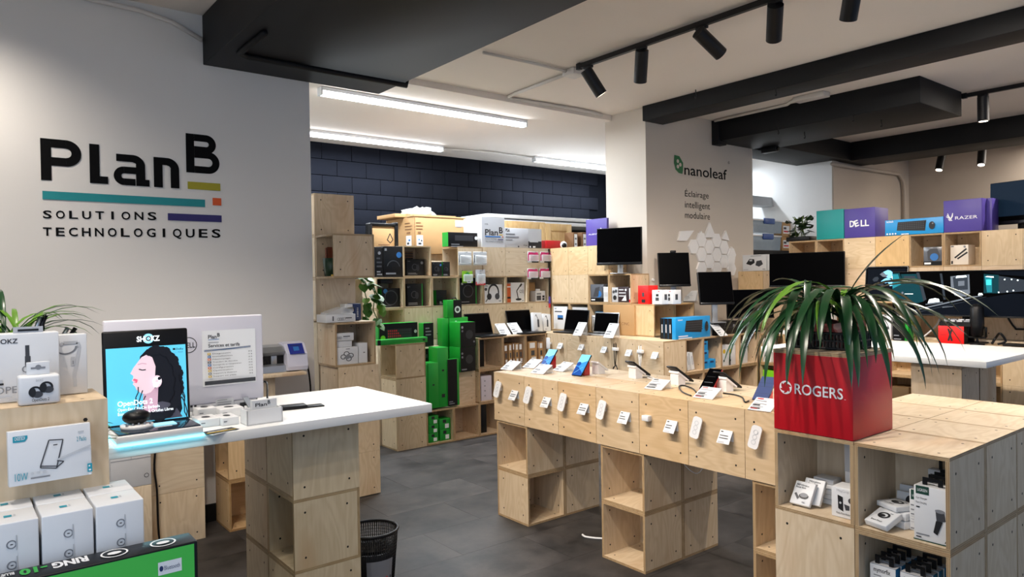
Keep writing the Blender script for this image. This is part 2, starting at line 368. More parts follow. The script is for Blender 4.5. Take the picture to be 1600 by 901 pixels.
for dx, dy in ((.42, .68), (.42, .38), (.68, .5)): f.disc(a+w_*dx, b+h_*dy, .065, MATS['wall_paint_greige'])
obj('leaf_mark', q, lg2)
ctext('nanoleaf', 1069, 272.5, 1135.5, 256, .01); ctext('©', 1137, 256, 1140, 252)
ctext('Éclairage', 1070, 306.5, 1107, 297); ctext('intelligent', 1070, 324, 1109, 313.5); ctext('modulaire', 1070, 340.5, 1109, 330)

# ---------------------------------------------------------------- plywood cubes
T = .042
def panel(mb, b, ax):
    """plywood board: veneer faces, layered edges; ax = thickness axis"""
    i = 'xyz'.index(ax); lo, hi = [b[0], b[2], b[4]], [b[1], b[3], b[5]]
    cuts = [0, .2, .36, .64, .8, 1]; th = hi[i]-lo[i]; o = [k for k in range(3) if k != i]
    def pt(u, v, t): p = [0, 0, 0]; p[o[0]] = u; p[o[1]] = v; p[i] = lo[i]+th*t; return p
    c = [(lo[o[0]], lo[o[1]]), (hi[o[0]], lo[o[1]]), (hi[o[0]], hi[o[1]]), (lo[o[0]], hi[o[1]])]
    fl = (i == 1)
    q = [pt(u, v, 0) for u, v in c]; mb.add(q, [(0, 1, 2, 3) if fl else (3, 2, 1, 0)], PLY)
    q = [pt(u, v, 1) for u, v in c]; mb.add(q, [(3, 2, 1, 0) if fl else (0, 1, 2, 3)], PLY)
    for k in range(5):
        q = [pt(u, v, cuts[k]) for u, v in c]+[pt(u, v, cuts[k+1]) for u, v in c]
        fs = [(j, (j+1) % 4, 4+(j+1) % 4, 4+j) for j in range(4)]
        mb.add(q, [f[::-1] for f in fs] if fl else fs, EDGE_L if k % 2 == 0 else EDGE_D)
    # bolt holes near the corners, on both faces
    u0, v0, u1, v1 = lo[o[0]], lo[o[1]], hi[o[0]], hi[o[1]]
    for t, s in ((-.02, 0), (1.02, 1)):
        for u, v in ((u0+.16, v0+.15), (u1-.16, v0+.15), (u1-.16, v1-.15), (u0+.16, v1-.15)):
            r = .017; pts = [pt(u+r*math.cos(a*math.pi/3), v+r*math.sin(a*math.pi/3), t) for a in range(6)]
            mb.add(pts, [(list(range(6)) if (s ^ fl) else list(range(6))[::-1])], HOLE)
_cm = {}
def cube_meshes():
    if _cm: return _cm
    h = .5
    m = MB(); panel(m, (-h, h, T-h+.0, h-T+.0, -h+0, h), 'x') if 0 else None
    a = MB(); panel(a, (-h, -h+T, -h, h-T, T, 1-T), 'x'); _cm['side0'] = a.mesh('panel')
    a = MB(); panel(a, (h-T, h, -h, h-T, T, 1-T), 'x'); _cm['side1'] = a.mesh('panel')
    a = MB(); panel(a, (-h, h, h-T, h, 0, 1), 'y'); _cm['back'] = a.mesh('panel')
    a = MB(); panel(a, (-1, 0, h-T, h, -h, h), 'y'); _cm['backh'] = a.mesh('panel')          # lies on its side: grain level
    a = MB(); panel(a, (-h, h, -T, 0, -h, h-T), 'y'); _cm['bottom'] = a.mesh('panel')
    a = MB(); panel(a, (-h, h, -1, -1+T, -h, h-T), 'y'); _cm['top'] = a.mesh('panel')
    return _cm
CELLS = []
ROT = {'-y': 0, '-x': -math.pi/2, '+x': math.pi/2, '+y': math.pi}
def cube(x0, x1, y0, y1, z0, z1, op, label, group, tint=None, grain=None, paint=None, name='plywood_cube'):
    """op = the side that is open (seen from the front a cube open to the far side looks closed)"""
    M = cube_meshes(); g = .008; CELLS.append((x0, x1, y0, y1, z0, z1))
    r = thing(name, label, 'cube', ((x0+x1)/2, (y0+y1)/2, z0+.002), ROT[op], group)
    sx, sy = (x1-x0-g), (y1-y0-g)
    if op in ('-x', '+x'): sx, sy = sy, sx
    r.scale = (sx, sy, z1-z0-.004)
    base = tint or random.choice([(1, 1, 1), (.96, .95, .93), (1.0, .97, .92), (.93, .91, .88), (1, .98, .96)])
    hor = grain == 'h' or (grain is None and random.random() < .35)
    for k, rot in (('side0', None), ('side1', None), ('backh' if hor else 'back', 'h' if hor else None), ('bottom', 'x'), ('top', 'x')):
        o = link('panel', M[k], r, (0, 0, 0), (0, math.pi/2, 0) if rot == 'h' else (-math.pi/2, 0, 0) if rot == 'x' else (0, 0, 0))
        j = random.uniform(.95, 1.03); o.color = (base[0]*j, base[1]*j, base[2]*j, 1)
    if paint:
        for o in r.children:
            o.data = o.data.copy()
    return r
ORD = ['first', 'second', 'third', 'fourth', 'fifth', 'sixth', 'seventh', 'eighth', 'ninth', 'tenth']
LEV = ['floor level', 'second level', 'third level', 'fourth level', 'fifth level', 'top level']
Z = [0, 1.04, 2.08, 3.1, 4.1, 5.06, 6.03]
OR_ = (1.0, .86, .66); PALE = (1.03, 1.02, 1.0); PINK = (.98, .9, .84)

def plinth(label, x0, x1, y0, y1, z0, z1):
    q = MB(); q.box(x0, x1, y0, y1, z0, z1, PLY, .01); return tag(obj('plinth', q, None, (0, 0, 0)), label, 'plinth')
# A: long phone display table
g = 'plywood cubes of the phone table'
for i in range(7):
    cube(0, 1, -i-1, -i, 2, 3, '+x', f'plain front plywood cube of phone table, {ORD[i]} from the far end', g, (.96, .82, .64) if i in (2, 4) else (.97, .88, .76), 'h')
    cube(1, 2.06, -i-1, -i, 2, 3, '-x', f'back row plywood cube of phone table top, {ORD[i]} from the far end', g, PALE)
def leg(y0, nm, ops):
    for d, x in ((0, .02), (1, 1.02)):
        for lv in (0, 1):
            op = ops[lv] if d == 0 else '+x'
            cube(x, x+1, y0-1, y0, lv, lv+1, op, f'{"lower" if lv == 0 else "upper"} {"front" if d == 0 else "rear"} plywood cube of {nm} under phone table', g, (1, .95, .88) if d == 0 else (.95, .9, .84))
leg(.0-.05, 'the far leg', ('-y', '-x')); leg(-3.08, 'the middle leg', ('-x', '-x')); leg(-6.1+.0, 'the near leg', ('-x', '-x'))

# B: counter with the red cube
g = 'plywood cubes of the near right counter'
cx = -.87
for c in range(2):
    y1 = -7.0-c; y0 = y1-1
    side = 'left' if c == 0 else 'right'
    for lv in range(3):
        op = '-x' if (lv == 2 or (lv == 1 and c == 1)) else '+x'
        if lv == 0 : op = '+x'
        cube(cx, cx+1, y0, y1, lv, lv+1, op, f'{"open" if op == "-x" else "closed"} {side} front cube of near right counter, {LEV[lv]}', g, (.98, .96, .94))
        for d in (1, 2, 3):
            if (lv == 2 or c == 1) and not (c == 0 and lv < 2):
                cube(cx+d, cx+d+1, y0, y1, lv, lv+1, '+x', f'{side} cube of near right counter, {ORD[d]} from the front, {LEV[lv]}', g, PALE)
# C: pedestal and wall legs of the white counter
g = 'plywood cubes under the white counter'
for d in (0, 1):
    for lv in range(3):
        op = '-x' if (lv == 1 and d == 0) else '+y'
        cube(-5.37, -4.40, -2.65+d, -1.65+d, lv, lv+1, op, f'{"front" if d == 0 else "rear"} plywood cube of white counter pedestal, {["lowest", "middle", "topmost"][lv]}', g, (.98, 1.0, .93) if d == 0 else None, 'v' if d == 0 else None)
for lv in range(3):
    cube(-6.05, -5.1, 2.6, 3.5, lv, lv+1, '+y', f'plywood cube of left leg by the pale wall, {["lowest", "middle", "topmost"][lv]}', g)
    cube(-4.65, -3.68, 2.6, 3.5, lv, lv+1, ('-y', '-x', '+y')[lv], f'plywood cube of right leg by the pale wall, {["lowest", "middle", "topmost"][lv]}', g, OR_ if lv < 2 else None)
# D: stack at the end of the pale wall
g = 'plywood cubes stacked at the wall end'
sx0, sx1 = -2.19, -1.18
for lv, op in ((0, '+y'), (1, '+y'), (2, '+y'), (3, '-y'), (5, '-x')):
    dx = .06 if lv < 3 else 0
    cube(sx0+dx, sx1+dx, 2.95, 3.93, lv+.02, lv+1.02, op, f'front plywood cube stacked at pale wall end, {["lowest", "second from floor", "third from floor", "open with white boxes", "", "topmost, open to left"][lv]}', g, (1, .97, .92), 'v' if lv == 5 else None)
for lv in (4, 5, 6):
    cube(sx0, sx1, 3.95, 4.93, lv+.02, lv+1.02, '+y', f'rear plywood cube stacked at pale wall end, {["", "", "", "hidden fourth", "fifth with diagonal shadow", "sixth", "topmost of all"][lv]}', g, (.95, .9, .84) if lv == 6 else None)
# E: back bank, lower, facing the room
g = 'plywood cubes of the back shelving'
EX = [1.2, 2.2, 3.18, 4.15, 5.12, 6.08, 6.99]; EY0, EY1 = 6.3, 7.24
E = {0: {0: '+y', 1: '+y', 2: '-x'}, 1: {0: '-y'}, 2: {0: '-y', 1: '+y'}, 3: {0: '-y', 1: '-y', 2: '-y'}, 4: {0: '-y', 1: '-y', 2: '-y'}, 5: {0: '-y', 1: '-y', 2: '-y'}}
for c, rows in E.items():
    for lv, op in rows.items():
        cube(EX[c], EX[c+1], EY0+(.2 if (c, lv) == (2, 1) else 0), EY1, Z[lv], Z[lv+1], op, f'{"open" if op == "-y" else "closed"} cube in low back shelving, {ORD[c]} column, {LEV[lv]}', g, (1, .97, .88) if c < 2 else PINK)
# F: back bank, upper
FX = [1.1, 2.05, 3.06, 4.07, 5.07, 6.03, 7.0, 8.02]; FY0, FY1 = 7.25, 8.2
for c in range(7):
    for lv in (3, 4, 5):
        if lv == 5 and c in (0, 2): continue
        op = '-y' if lv == 4 or (lv == 5 and c == 1) or (lv == 3 and c == 0) else '-x' if (lv == 5 and c == 3) else '+y'
        cube(FX[c], FX[c+1], FY0, FY1, Z[lv], Z[lv+1], op, f'{"open" if op == "-y" else "plain fronted"} cube in tall back shelving, {ORD[c]} column, {LEV[lv]}', g, (1.0, .98, .9) if lv == 3 else None)
# G: low bank with laptops, facing left
g = 'plywood cubes of the laptop counter'
GY = [6.28, 5.29, 4.28, 3.28, 2.26, 1.26]
for c in range(5):
    for lv in (1, 2):
        cube(7.0, 8.0, GY[c+1], GY[c], Z[lv], Z[lv+1], '+x', f'closed cube of laptop counter, {ORD[c]} from the back corner, {LEV[lv]}', g, (.96, .9, .83))
# H: tall side bank and stepped shelf
HY = [7.23, 6.29, 5.33, 4.37, 3.4]; HX0, HX1 = 8.05, 8.93
for c in range(4):
    for lv in (3, 4, 5):
        if lv == 5 and c > 2: continue
        if lv == 5 and c == 2: cube(HX0, HX1, HY[c+1], HY[c], Z[lv], Z[lv+1], '+x', 'closed top cube beside the white column, behind upright monitor', g, OR_); continue
        op = '-x' if (lv == 3 or (lv == 4 and c >= 2)) else '+x'
        cube(HX0, HX1, HY[c+1], HY[c], Z[lv], Z[lv+1], op, f'{"open" if op == "-x" else "closed"} cube behind laptop counter, {ORD[c]} from back corner, {LEV[lv]}', g, OR_ if lv > 4 else (1, .93, .83))
cube(7.95, 8.95, 2.4, 3.38, Z[3], Z[4], '-y', 'closed sided cube of stepped shelf with orange grain beside cartons', g, OR_)
cube(8.95, 9.95, 2.4, 3.38, Z[3], Z[4], '-y', 'open cube of stepped shelf behind the blue keyboard boxes', g, OR_)
cube(7.0, 7.97, 6.31, 7.24, Z[2], Z[3], '+x', 'closed corner cube where low back shelving meets laptop counter', g, (.96, .9, .83))
for lv in (3, 4, 5): cube(8.05, 8.9, 7.27, 8.2, Z[lv], Z[lv+1], '+x', f'closed corner cube where the tall shelving turns, {LEV[lv]}', g, OR_)
plinth('plywood plinth under the shelving corner', 7.0, 7.95, 6.33, 7.2, 0, Z[2]-.004)
plinth('plywood plinth under the tall shelving corner', 8.07, 8.88, 7.3, 8.15, 0, Z[3]-.004)
# J: open bank facing the room beside the laptop counter
JX = [8.01, 8.85, 9.75, 10.72, 11.71]
for c in range(4):
    for lv in (0, 1, 2):
        cube(JX[c], JX[c+1], 1.26, 2.3, Z[lv], Z[lv+1], '-y', f'open cube of low shelving under monitors, {ORD[c]} column, {LEV[lv]}', g, PINK)
# K: right bank, three steps
g = 'plywood cubes of the right shelving'
KY = [1.26, .38, -.62, -1.62, -2.6, -3.6, -4.6, -5.58, -6.56, -7.5, -8.5]
for c in range(10):
    for lv in (0, 1, 2):
        if lv == 0 and c < 6: continue
        op = '+x' if c >= 7 else '-x'
        cube(11.8, 12.78, KY[c+1], KY[c], Z[lv], Z[lv+1]-(.05 if lv == 2 else 0), op, f'{"open" if op == "-x" else "closed"} cube of low right shelving, {ORD[c]} from the corner, {LEV[lv]}', g, (1, .92, .8))
MY = [.68, -.35, -1.35, -2.3, -3.1]
for c in range(4):
    cube(12.3, 13.28, MY[c+1], MY[c], 3.1, 4.13, '-x', f'open cube of middle right shelving, {ORD[c]} from the corner', g, (1, .93, .82))
UY = [3.1, 2.1]+[P(x, 370, 'x', 13.4).y for x in (1232.4, 1275, 1318.7, 1367.3, 1420.6, 1473.9, 1533.2, 1598.2)]+[-7.0]
for c in range(10):
    cube(13.4, 14.35, UY[c+1], UY[c], 4.13, 5.1, '+x', f'closed cube of high right shelving below the top row, {ORD[c]} from the corner', g, OR_ if c == 0 else PINK)
    if c >= 2:
        op = '-x' if c in (2, 3, 6, 7) else '+x'
        cube(13.4, 14.35, UY[c+1], UY[c], 5.1, 6.07, op, f'{"open" if op == "-x" else "closed"} cube in top row of right shelving, {ORD[c-2]} from the corner', g, (1, .8, .5) if c == 5 else (1, .92, .8))
# pedestal of the white table on the right
g = 'plywood cubes under the right white table'
for lv in range(3):
    cube(7.2, 8.15, -6.28, -5.3, lv, lv+1, '+x', f'front plywood cube under right white table, {["lowest", "middle", "topmost"][lv]}', g, (.9, .86, .84))
    cube(8.2, 9.15, -6.28, -5.3, lv, lv+1, '-y' if lv < 2 else '+y', f'rear plywood cube under right white table, {["lowest", "middle", "topmost"][lv]}', g, (.9, .86, .84))
# near left: display cube and the plinths below the stock
fgx = -7.95
cube(fgx-1.0, fgx, -5.38, -4.6, 3.0, 4.0, '+y', 'plywood cube at lower left carrying earphone boxes', 'plywood cubes at the near left', (1, .95, .88), 'v')
cube(-9.1, -7.75, -6.05, -5.4, 1.5, 2.55, '+y', 'plywood plinth under small white stacked boxes', 'plywood cubes at the near left')
cube(-9.1, -7.5, -6.9, -6.06, 1.05, 2.05, '+y', 'plywood plinth under the green speaker box', 'plywood cubes at the near left')

plinth('plywood plinth carrying the tall back shelving', 1.12, 8.0, 7.26, 8.15, 0, 3.09)
plinth('plywood plinth carrying shelving behind the laptop counter', 8.06, 8.9, 2.42, 7.2, 0, 3.09)
plinth('plywood plinth carrying stepped shelf behind monitors', 8.92, 9.9, 2.42, 3.3, 0, 3.09)
plinth('plywood plinth carrying the high right shelving', 12.82, 14.3, -8.3, 3.05, 0, 3.09)
plinth('plywood plinth carrying rear stack at the pale wall end', -2.15, -1.2, 3.96, 4.9, 0, 4.0)
plinth('plywood plinth carrying the earphone display cube', -8.95, -7.97, -5.36, -4.6, 0, 2.99)
plinth('plywood base of the white box plinth', -9.1, -7.77, -6.03, -5.4, 0, 1.49)
plinth('plywood base of the green box plinth', -9.1, -7.5, -6.9, -6.08, 0, 1.04)
plinth('plywood base under the open laptop counter cubes', 7.03, 7.97, 1.3, 6.2, 0, 1.03)
for c in range(10):
    if c != 99: cube(13.4, 14.35, UY[c+1], UY[c], 3.1, 4.12, '+x', f'closed cube behind the big monitors, {ORD[c]} from the corner', 'plywood cubes of the right shelving', PINK)

# ================================================================ CEILING FITTINGS
METAL_B = mat('black_metal', '#141416', .45, .3)
LAMPW = mat('lamp_glow', '#f4f8ff', emit=9, var=0)
LENS = mat('spot_glow', '#fff0dc', emit=6, var=0)
HOUS = mat('white_housing', '#d9dcdf', .5)
def batten(x0, x1, y, z, label, e):
    t = thing('batten_lamp', label, 'ceiling lamp', ((x0+x1)/2, y, z)); L = (x1-x0)/2
    m = MB(); m.box(-L, L, -.13, .13, .02, .12, HOUS, .01); obj('housing', m, t)
    m = MB(); m.prism([(-.11, .02), (-.12, -.04), (-.08, -.1), (.08, -.1), (.12, -.04), (.11, .02)], 'x', -L+.03, L-.03, LAMPW); obj('diffuser', m, t)
    for s in (-1, 1):
        m = MB(); m.box(s*L-.03, s*L+.03, -.13, .13, -.11, .12, HOUS, .01); obj('end_cap', m, t)
    light('batten_light', 'AREA', ((x0+x1)/2, y, z-.16), e, COOL, ((x0+x1)/2, y, 0), shape='RECTANGLE', size=(x1-x0)*U, size_y=.12)
batten(-.81, 6.46, 6.65, 10.17, 'long white batten lamp nearest the black soffit', 80)
batten(-1.2, 6.6, 12.0, 10.17, 'long white batten lamp above the navy block wall, left', 70)
batten(11.25, 17.0, 11.8, 10.17, 'long white batten lamp above navy wall, beside the column', 70)
batten(15.8, 19.6, 7.2, 10.1, 'white batten lamp of the storage room behind the black beam', 11)
# hanging channel lamp in the storage room
a = P(1174, 316, 'y', 6.2); b = P(1232, 309, 'y', 6.2)
t = thing('channel_lamp', 'grey channel lamp hanging from a bent pipe before white wall', 'lamp', ((a.x+b.x)/2, 6.2, a.z-.15))
L = (b.x-a.x)/2+.6
m = MB(); m.prism([(-.3, 0), (-.22, .42), (.22, .42), (.3, 0)], 'x', -L, L, mat('grey_metal', '#a9abad', .5)); obj('reflector', m, t)
m = MB(); q = P(1226, 300, 'y', 6.2); dx = q.x-(a.x+b.x)/2; m.tube([(dx, 0, .4), (dx, 0, 1.3), (dx+.08, 0, 1.6), (dx+.3, 0, 1.85), (dx+.6, 0, 1.95), (dx+.7, 0, 3.4)], .05, MATS['grey_metal'], 8); obj('pipe', m, t)

def spot_head(t, y, tilt, az, drop=.2, part='spot_head', energy=55, cone=85, x=0, glow=True, col=WARM):
    """adapter, stem and tilted cylinder on a track thing; tilt from straight down, az = compass of the aim"""
    d = Vector((math.sin(tilt)*math.cos(az), math.sin(tilt)*math.sin(az), -math.cos(tilt)))
    top = Vector((x, y, -.05)); piv = top+Vector((0, 0, -drop))
    m = MB(); m.box(x-.05, x+.05, y-.14, y+.14, -.12, -.03, METAL_B, .01); ad_ = obj('adapter', m, t)
    m = MB(); m.cyl(top, piv+Vector((0, 0, -.1)), .035, .035, METAL_B, 8); obj('stem', m, t)
    c0 = piv-d*.12; c1 = piv+d*.62
    m = MB(); m.cyl(c0, c1, .155, .155, METAL_B, 20); h = obj(part, m, t)
    m = MB(); m.cyl(c1-d*.005, c1+d*.004, .12, .12, LENS, 16); obj('lens', m, h)
    o = light('track_spot', 'SPOT', (0, 0, 0), energy, col, None, spot_size=math.radians(cone), spot_blend=.9, shadow_soft_size=.035)
    w0 = Vector(t.location)/U+c1+d*.05; o.location = w0*U; o.rotation_euler = d.to_track_quat('-Z', 'Y').to_euler()
def track(x, y0, y1, z, label, heads):
    t = thing('track_light', label, 'track light', (x, y0, z))
    m = MB(); m.box(-.05, .05, y1-y0, 0, -.06, .06, METAL_B); obj('rail', m, t)
    m = MB(); m.box(-.06, .06, -.02, .12, -.08, .08, METAL_B, .01); obj('end_cap', m, t)
    for h in heads: spot_head(t, h[0]-y0, *h[1:3], **(h[3] if len(h) > 3 else {}))
    return t

track(3.93, 1.3, -11.5, 10.38, 'black track with five cylinder spots above the phone table',
      [(1.03, .62, -.35, {'energy': 50}), (-.75, .55, .85, {'energy': 90}), (-2.45, .98, -.25, {'energy': 90}), (-4.19, .8, .62, {'energy': 130}), (-5.75, .62, .75, {'energy': 90}), (-7.3, 1.05, .2, {'energy': 110}), (-7.9, .38, pi*1.05, {'energy': 80}), (-9.6, .42, pi*.9, {'energy': 70})])  # last three heads out of view, added to brighten counter and right shelving
track(15.8, -3.45, -12, 10.38, 'black track with one cylinder spot beside the boxed duct', [(-3.9, .02, 0), (-6.5, .55, pi*.9, {'energy': 90}), (-8.5, .45, pi*1.0, {'energy': 80})])
track(24.1, 3.0, -9, 10.2, 'black track with two lit spots near the tan wall', [(.35, .35, pi*.95, {'drop': .3, 'energy': 45}), (-1.15, .35, pi*1.05, {'drop': .3, 'energy': 45}), (-4, .6, pi, {'energy': 45})])
track(-6.4, .6, -10, 10.38, 'black track over the white counter aimed at the phone table', [(-.3, .62, -.25, {'energy': 95, 'cone': 70}), (-2.3, .70, -.15, {'energy': 95, 'cone': 70}), (-4.3, .72, -.1, {'energy': 95, 'cone': 70}), (-6.3, .72, -.1, {'energy': 85, 'cone': 70}), (-8, .3, 2.2, {'energy': 25}), (-1.3, .25, .9, {'energy': 60})])
track(-9.6, 2.2, -11, 10.38, 'black track with wall washing spots left of the frame', [(1.0, .55, pi*.42, {'energy': 42, 'cone': 120}), (-2.5, .45, pi*.4, {'energy': 50}), (-4.5, .5, pi*.2, {'energy': 50}), (-7, .5, pi*.35, {'energy': 50, 'cone': 110})])

# conduits
def pipe(name, label, pts, r, m):
    c = sum((Vector(p) for p in pts), Vector())/len(pts); q = MB(); q.tube([Vector(p)-c for p in pts], r, m, 8); return tag(obj(name, q, None, c), label, 'conduit')
def cz(x, y, z=ZC-.06): p = P(x, y, 'z', z); return (p.x, p.y, p.z)
pipe('conduit', 'pale conduit along the top of the left wall', [(-7.6, 3.5, 10.36), (-5.9, 3.5, 10.3), (-5.3, 3.5, 10.2), (-4.74, 3.5, 9.95)], .05, CONDUIT)
pipe('conduit', 'black conduit bent under the big black soffit', [(-4.4, .8, 9.41), (-4.4, 2.2, 9.41), (-4.2, 2.35, 9.41), (-3, 2.35, 9.41), (-.6, 2.35, 9.41), (-.55, 2.35, 9.7)], .06, BLACK)
pipe('conduit', 'pale conduit from black soffit to the track junction box', [cz(755, 82), cz(830, 98), cz(892, 113)], .04, CONDUIT)
pipe('conduit', 'pale bent conduit from junction box towards the column', [cz(890, 114), cz(843, 132), cz(805, 146), cz(795, 151), cz(800, 154), cz(880, 167), cz(930, 176), cz(940, 180), cz(942, 190)], .05, CONDUIT)
p = cz(897, 112); m = MB(); m.box(-.22, .22, -.22, .22, -.12, .05, CONDUIT, .02); tag(obj('junction_box', m, None, p), 'pale junction box at the far end of the track', 'junction box')
pipe('conduit', 'thin pale conduit between the two rear batten lamps', [cz(690, 232, 10.24), cz(770, 238, 10.24), cz(838, 247, 10.24)], .035, CONDUIT)
pipe('conduit', 'pale conduit clipped beside the boxed black duct', [(12.4, 3.3, 10.42), (12.35, .5, 10.42), (12.1, .2, 10.42), (12.0, 0, 10.42)], .05, CONDUIT)
m = MB(); m.box(-.2, .2, -.5, .5, -.1, .05, CONDUIT, .02); tag(obj('junction_box', m, None, (12.0, -.5, 10.42)), 'pale junction box beside the boxed black duct', 'junction box')
a = P(1300, 256, 'y', 3.02); b = P(1405, 272, 'y', 3.02); c = P(1420, 285, 'y', 3.02)
pipe('conduit', 'tan painted conduit bending down the rear tan wall', [a, b, (c.x-.6, 3.02, c.z+.02), (c.x-.5, 3.02, c.z-.4), (c.x-.5, 3.02, 6)], .08, TAN)
# little white security camera on the column head and black camera box beside it
m = MB(); m.box(-.12, .12, -.3, .3, -.1, .12, METAL_B, .02); m.cyl((0, -.3, 0), (0, -.36, 0), .07, .07, mat('lens_black', '#050505', .15), 12)
p = P(1203, 234, 'z', 9.6); tag(obj('security_camera', m, None, p), 'small black camera box under the black cross beam', 'camera')
for i, (x, y) in enumerate(((1087, 146), (1212, 143), (1216, 205), (1257, 212), (1333, 185), (1377, 193))):
    z = 9.99 if i < 2 else 9.72; p = P(x, y-6, 'z', z-.002); m = MB(); m.tube([(0, 0, 0), (0, 0, -.1), (.04, 0, -.14), (.04, 0, -.2), (0, 0, -.22), (-.03, 0, -.19)], .014, METAL_B, 5)
    tag(obj('ceiling_hook', m, None, p), f'small black hook under {"the slim black beam" if i < 2 else "the boxed black duct"}, {ORD[i if i < 2 else i-2]} from the left', 'hook', 'ceiling hooks')

# ================================================================ PRODUCTS
CW = mat('white_card', '#dadcde', .45, var=.015); CG = mat('grey_card', '#b9bbbf', .5, var=.02); K = mat('black_card', '#0d0e11', .4, var=.15, spec=.3)
GR = mat('bright_green_card', '#12932b', .42, var=.04); LIME = mat('lime_card', '#77c41c', .45); BR = mat('kraft_card', '#b08a5c', .7, var=.05); BRD = mat('dark_kraft_card', '#7d5a3a', .7)
BL = mat('blue_card', '#1590d2', .4, var=.03); NAVY = mat('navy_card', '#1b2f5c', .45); PU = mat('purple_paint', '#4b3d92', .45, var=.03); TE = mat('teal_paint', '#14908f', .45, var=.03)
REDC = mat('red_card', '#c3161c', .4, var=.03); BRED = mat('bright_red_card', '#e31414', .4, var=.03); OR = mat('orange_card', '#d0622a', .5); PINKC = mat('pink_card', '#c41d68', .4)
PW = mat('print_white', '#e9ebed', .5, var=0); PK = mat('print_black', '#17181b', .5, var=0); PG = mat('print_grey', '#7e8187', .5, var=0); PLG = mat('print_light_grey', '#bcbfc3', .5, var=0); PT = mat('print_teal', '#1493a8', .5, var=0)
PDG = mat('print_dark_grey', '#3b3d42', .5, var=0); PBL = mat('print_blue', '#2b6fb4', .5, var=0); PY = mat('print_yellow', '#d8b52a', .5, var=0); PO = mat('print_orange', '#d66b2c', .5, var=0); PR = mat('print_red', '#c8252c', .5, var=0); PGN = mat('print_green', '#2aa33c', .5, var=0)
PLAS = mat('clear_plastic', '#eef2f4', .12, var=0, alpha=.35); WP = mat('white_plastic', '#e4e5e6', .35, var=.01); BP = mat('black_plastic', '#0b0b0d', .4, var=.1, spec=.3); SIL = mat('silver_metal', '#b4b7bb', .3, .8); SCR = mat('dark_screen', '#030304', .3, var=0, spec=.03)
LEAF = mat('dark_green_leaf', '#1c4123', .28, var=.25, scale=9); LEAF2 = mat('light_green_leaf', '#5d8a2b', .35, var=.25, scale=9); STEM = mat('green_stem', '#57702f', .6); SOIL = mat('dark_soil', '#231a12', .9)

def by(x0, y0, x1, y1, Y, d, z0=None):
    a = P(x0, y1, 'y', Y); b = P(x1, y0, 'y', Y); return (a.x, b.x, Y, Y+d, a.z if z0 is None else z0, b.z)
def bx(x0, y0, x1, y1, X, d, z0=None):
    a = P(x0, y1, 'x', X); b = P(x1, y0, 'x', X); return (X, X+d, b.y, a.y, a.z if z0 is None else z0, b.z)
def pbox(name, label, cat, b, m, draw=None, group=None, rotz=0, rot=None, bev=.008, grow=None):
    b = list(b)
    if not rot and not rotz:
        c = ((b[0]+b[1])/2, (b[2]+b[3])/2, (b[4]+b[5])/2)
        for e in CELLS:                                   # stock inside an open cube keeps clear of its boards
            if all(e[2*i]+.02 < c[i] < e[2*i+1]-.02 for i in range(3)):
                for i in (0, 1):
                    l, h_ = e[2*i]+.056, e[2*i+1]-.056
                    if b[2*i] < l: sh = min(l-b[2*i], max(0, h_-b[2*i+1])); b[2*i] += sh; b[2*i+1] += sh; b[2*i] = max(b[2*i], l)
                    if b[2*i+1] > h_: sh = min(b[2*i+1]-h_, max(0, b[2*i]-l)); b[2*i] -= sh; b[2*i+1] -= sh; b[2*i+1] = min(b[2*i+1], h_)
                b[5] = min(b[5], e[5]-.05); break
    w, d, h = b[1]-b[0], b[3]-b[2], b[5]-b[4]
    q = MB(); q.box(-w/2, w/2, -d/2, d/2, 0, h, m, bev)
    o = obj(name, q, None, ((b[0]+b[1])/2, (b[2]+b[3])/2, b[4]+.002), rot or (0, 0, rotz)); tag(o, label, cat, group)
    if draw:
        q = MB(); fy = Face(q, (-w/2, -d/2, 0), (1, 0, 0), (0, 0, 1), w, h); fx = Face(q, (-w/2, d/2, 0), (0, -1, 0), (0, 0, 1), d, h); ft = Face(q, (-w/2, -d/2, h), (1, 0, 0), (0, 1, 0), w, d)
        draw(fy, fx, ft, w, d, h); obj('print', q, o)
    return o

# ---------------- red cube with the white company name and the plant
o = [c for c in bpy.data.objects if False]
r = thing('planter_cube', 'red painted plywood cube with white company name under the plant', 'cube', (-.37, -7.5, 3.0))
q = MB(); q.box(-.5, .5, -.498, .498, .005, .955, RED, .006); obj('body', q, r)
q = MB(); panel(q, (-.5, .5, -.5, .5, .956, 1.0), 'z'); obj('top', q, r)
q = MB(); f = Face(q, (-.5, .498, 0), (0, -1, 0), (0, 0, 1), 1, 1)
cxr, cyr, rr = .165, .535, .082
for k in range(6):
    a0 = k*math.pi/3; pts = []
    for i in range(9):
        a = a0+i/8*1.25; ro = rr; pts.append((cxr+ro*math.cos(a), cyr+ro*math.sin(a)))
    for i in range(8, -1, -1):
        a = a0+i/8*1.25; ri = rr*(.60+.40*(1-i/8)**1.2); pts.append((cxr+ri*math.cos(a), cyr+ri*math.sin(a)))
    f.poly(pts, PW)
f.text('ROGERS', .285, .472, .125, PW, width=.60, bold=.012); f.rect(.90, .47, .918, .474, PW)
obj('lettering', q, r)

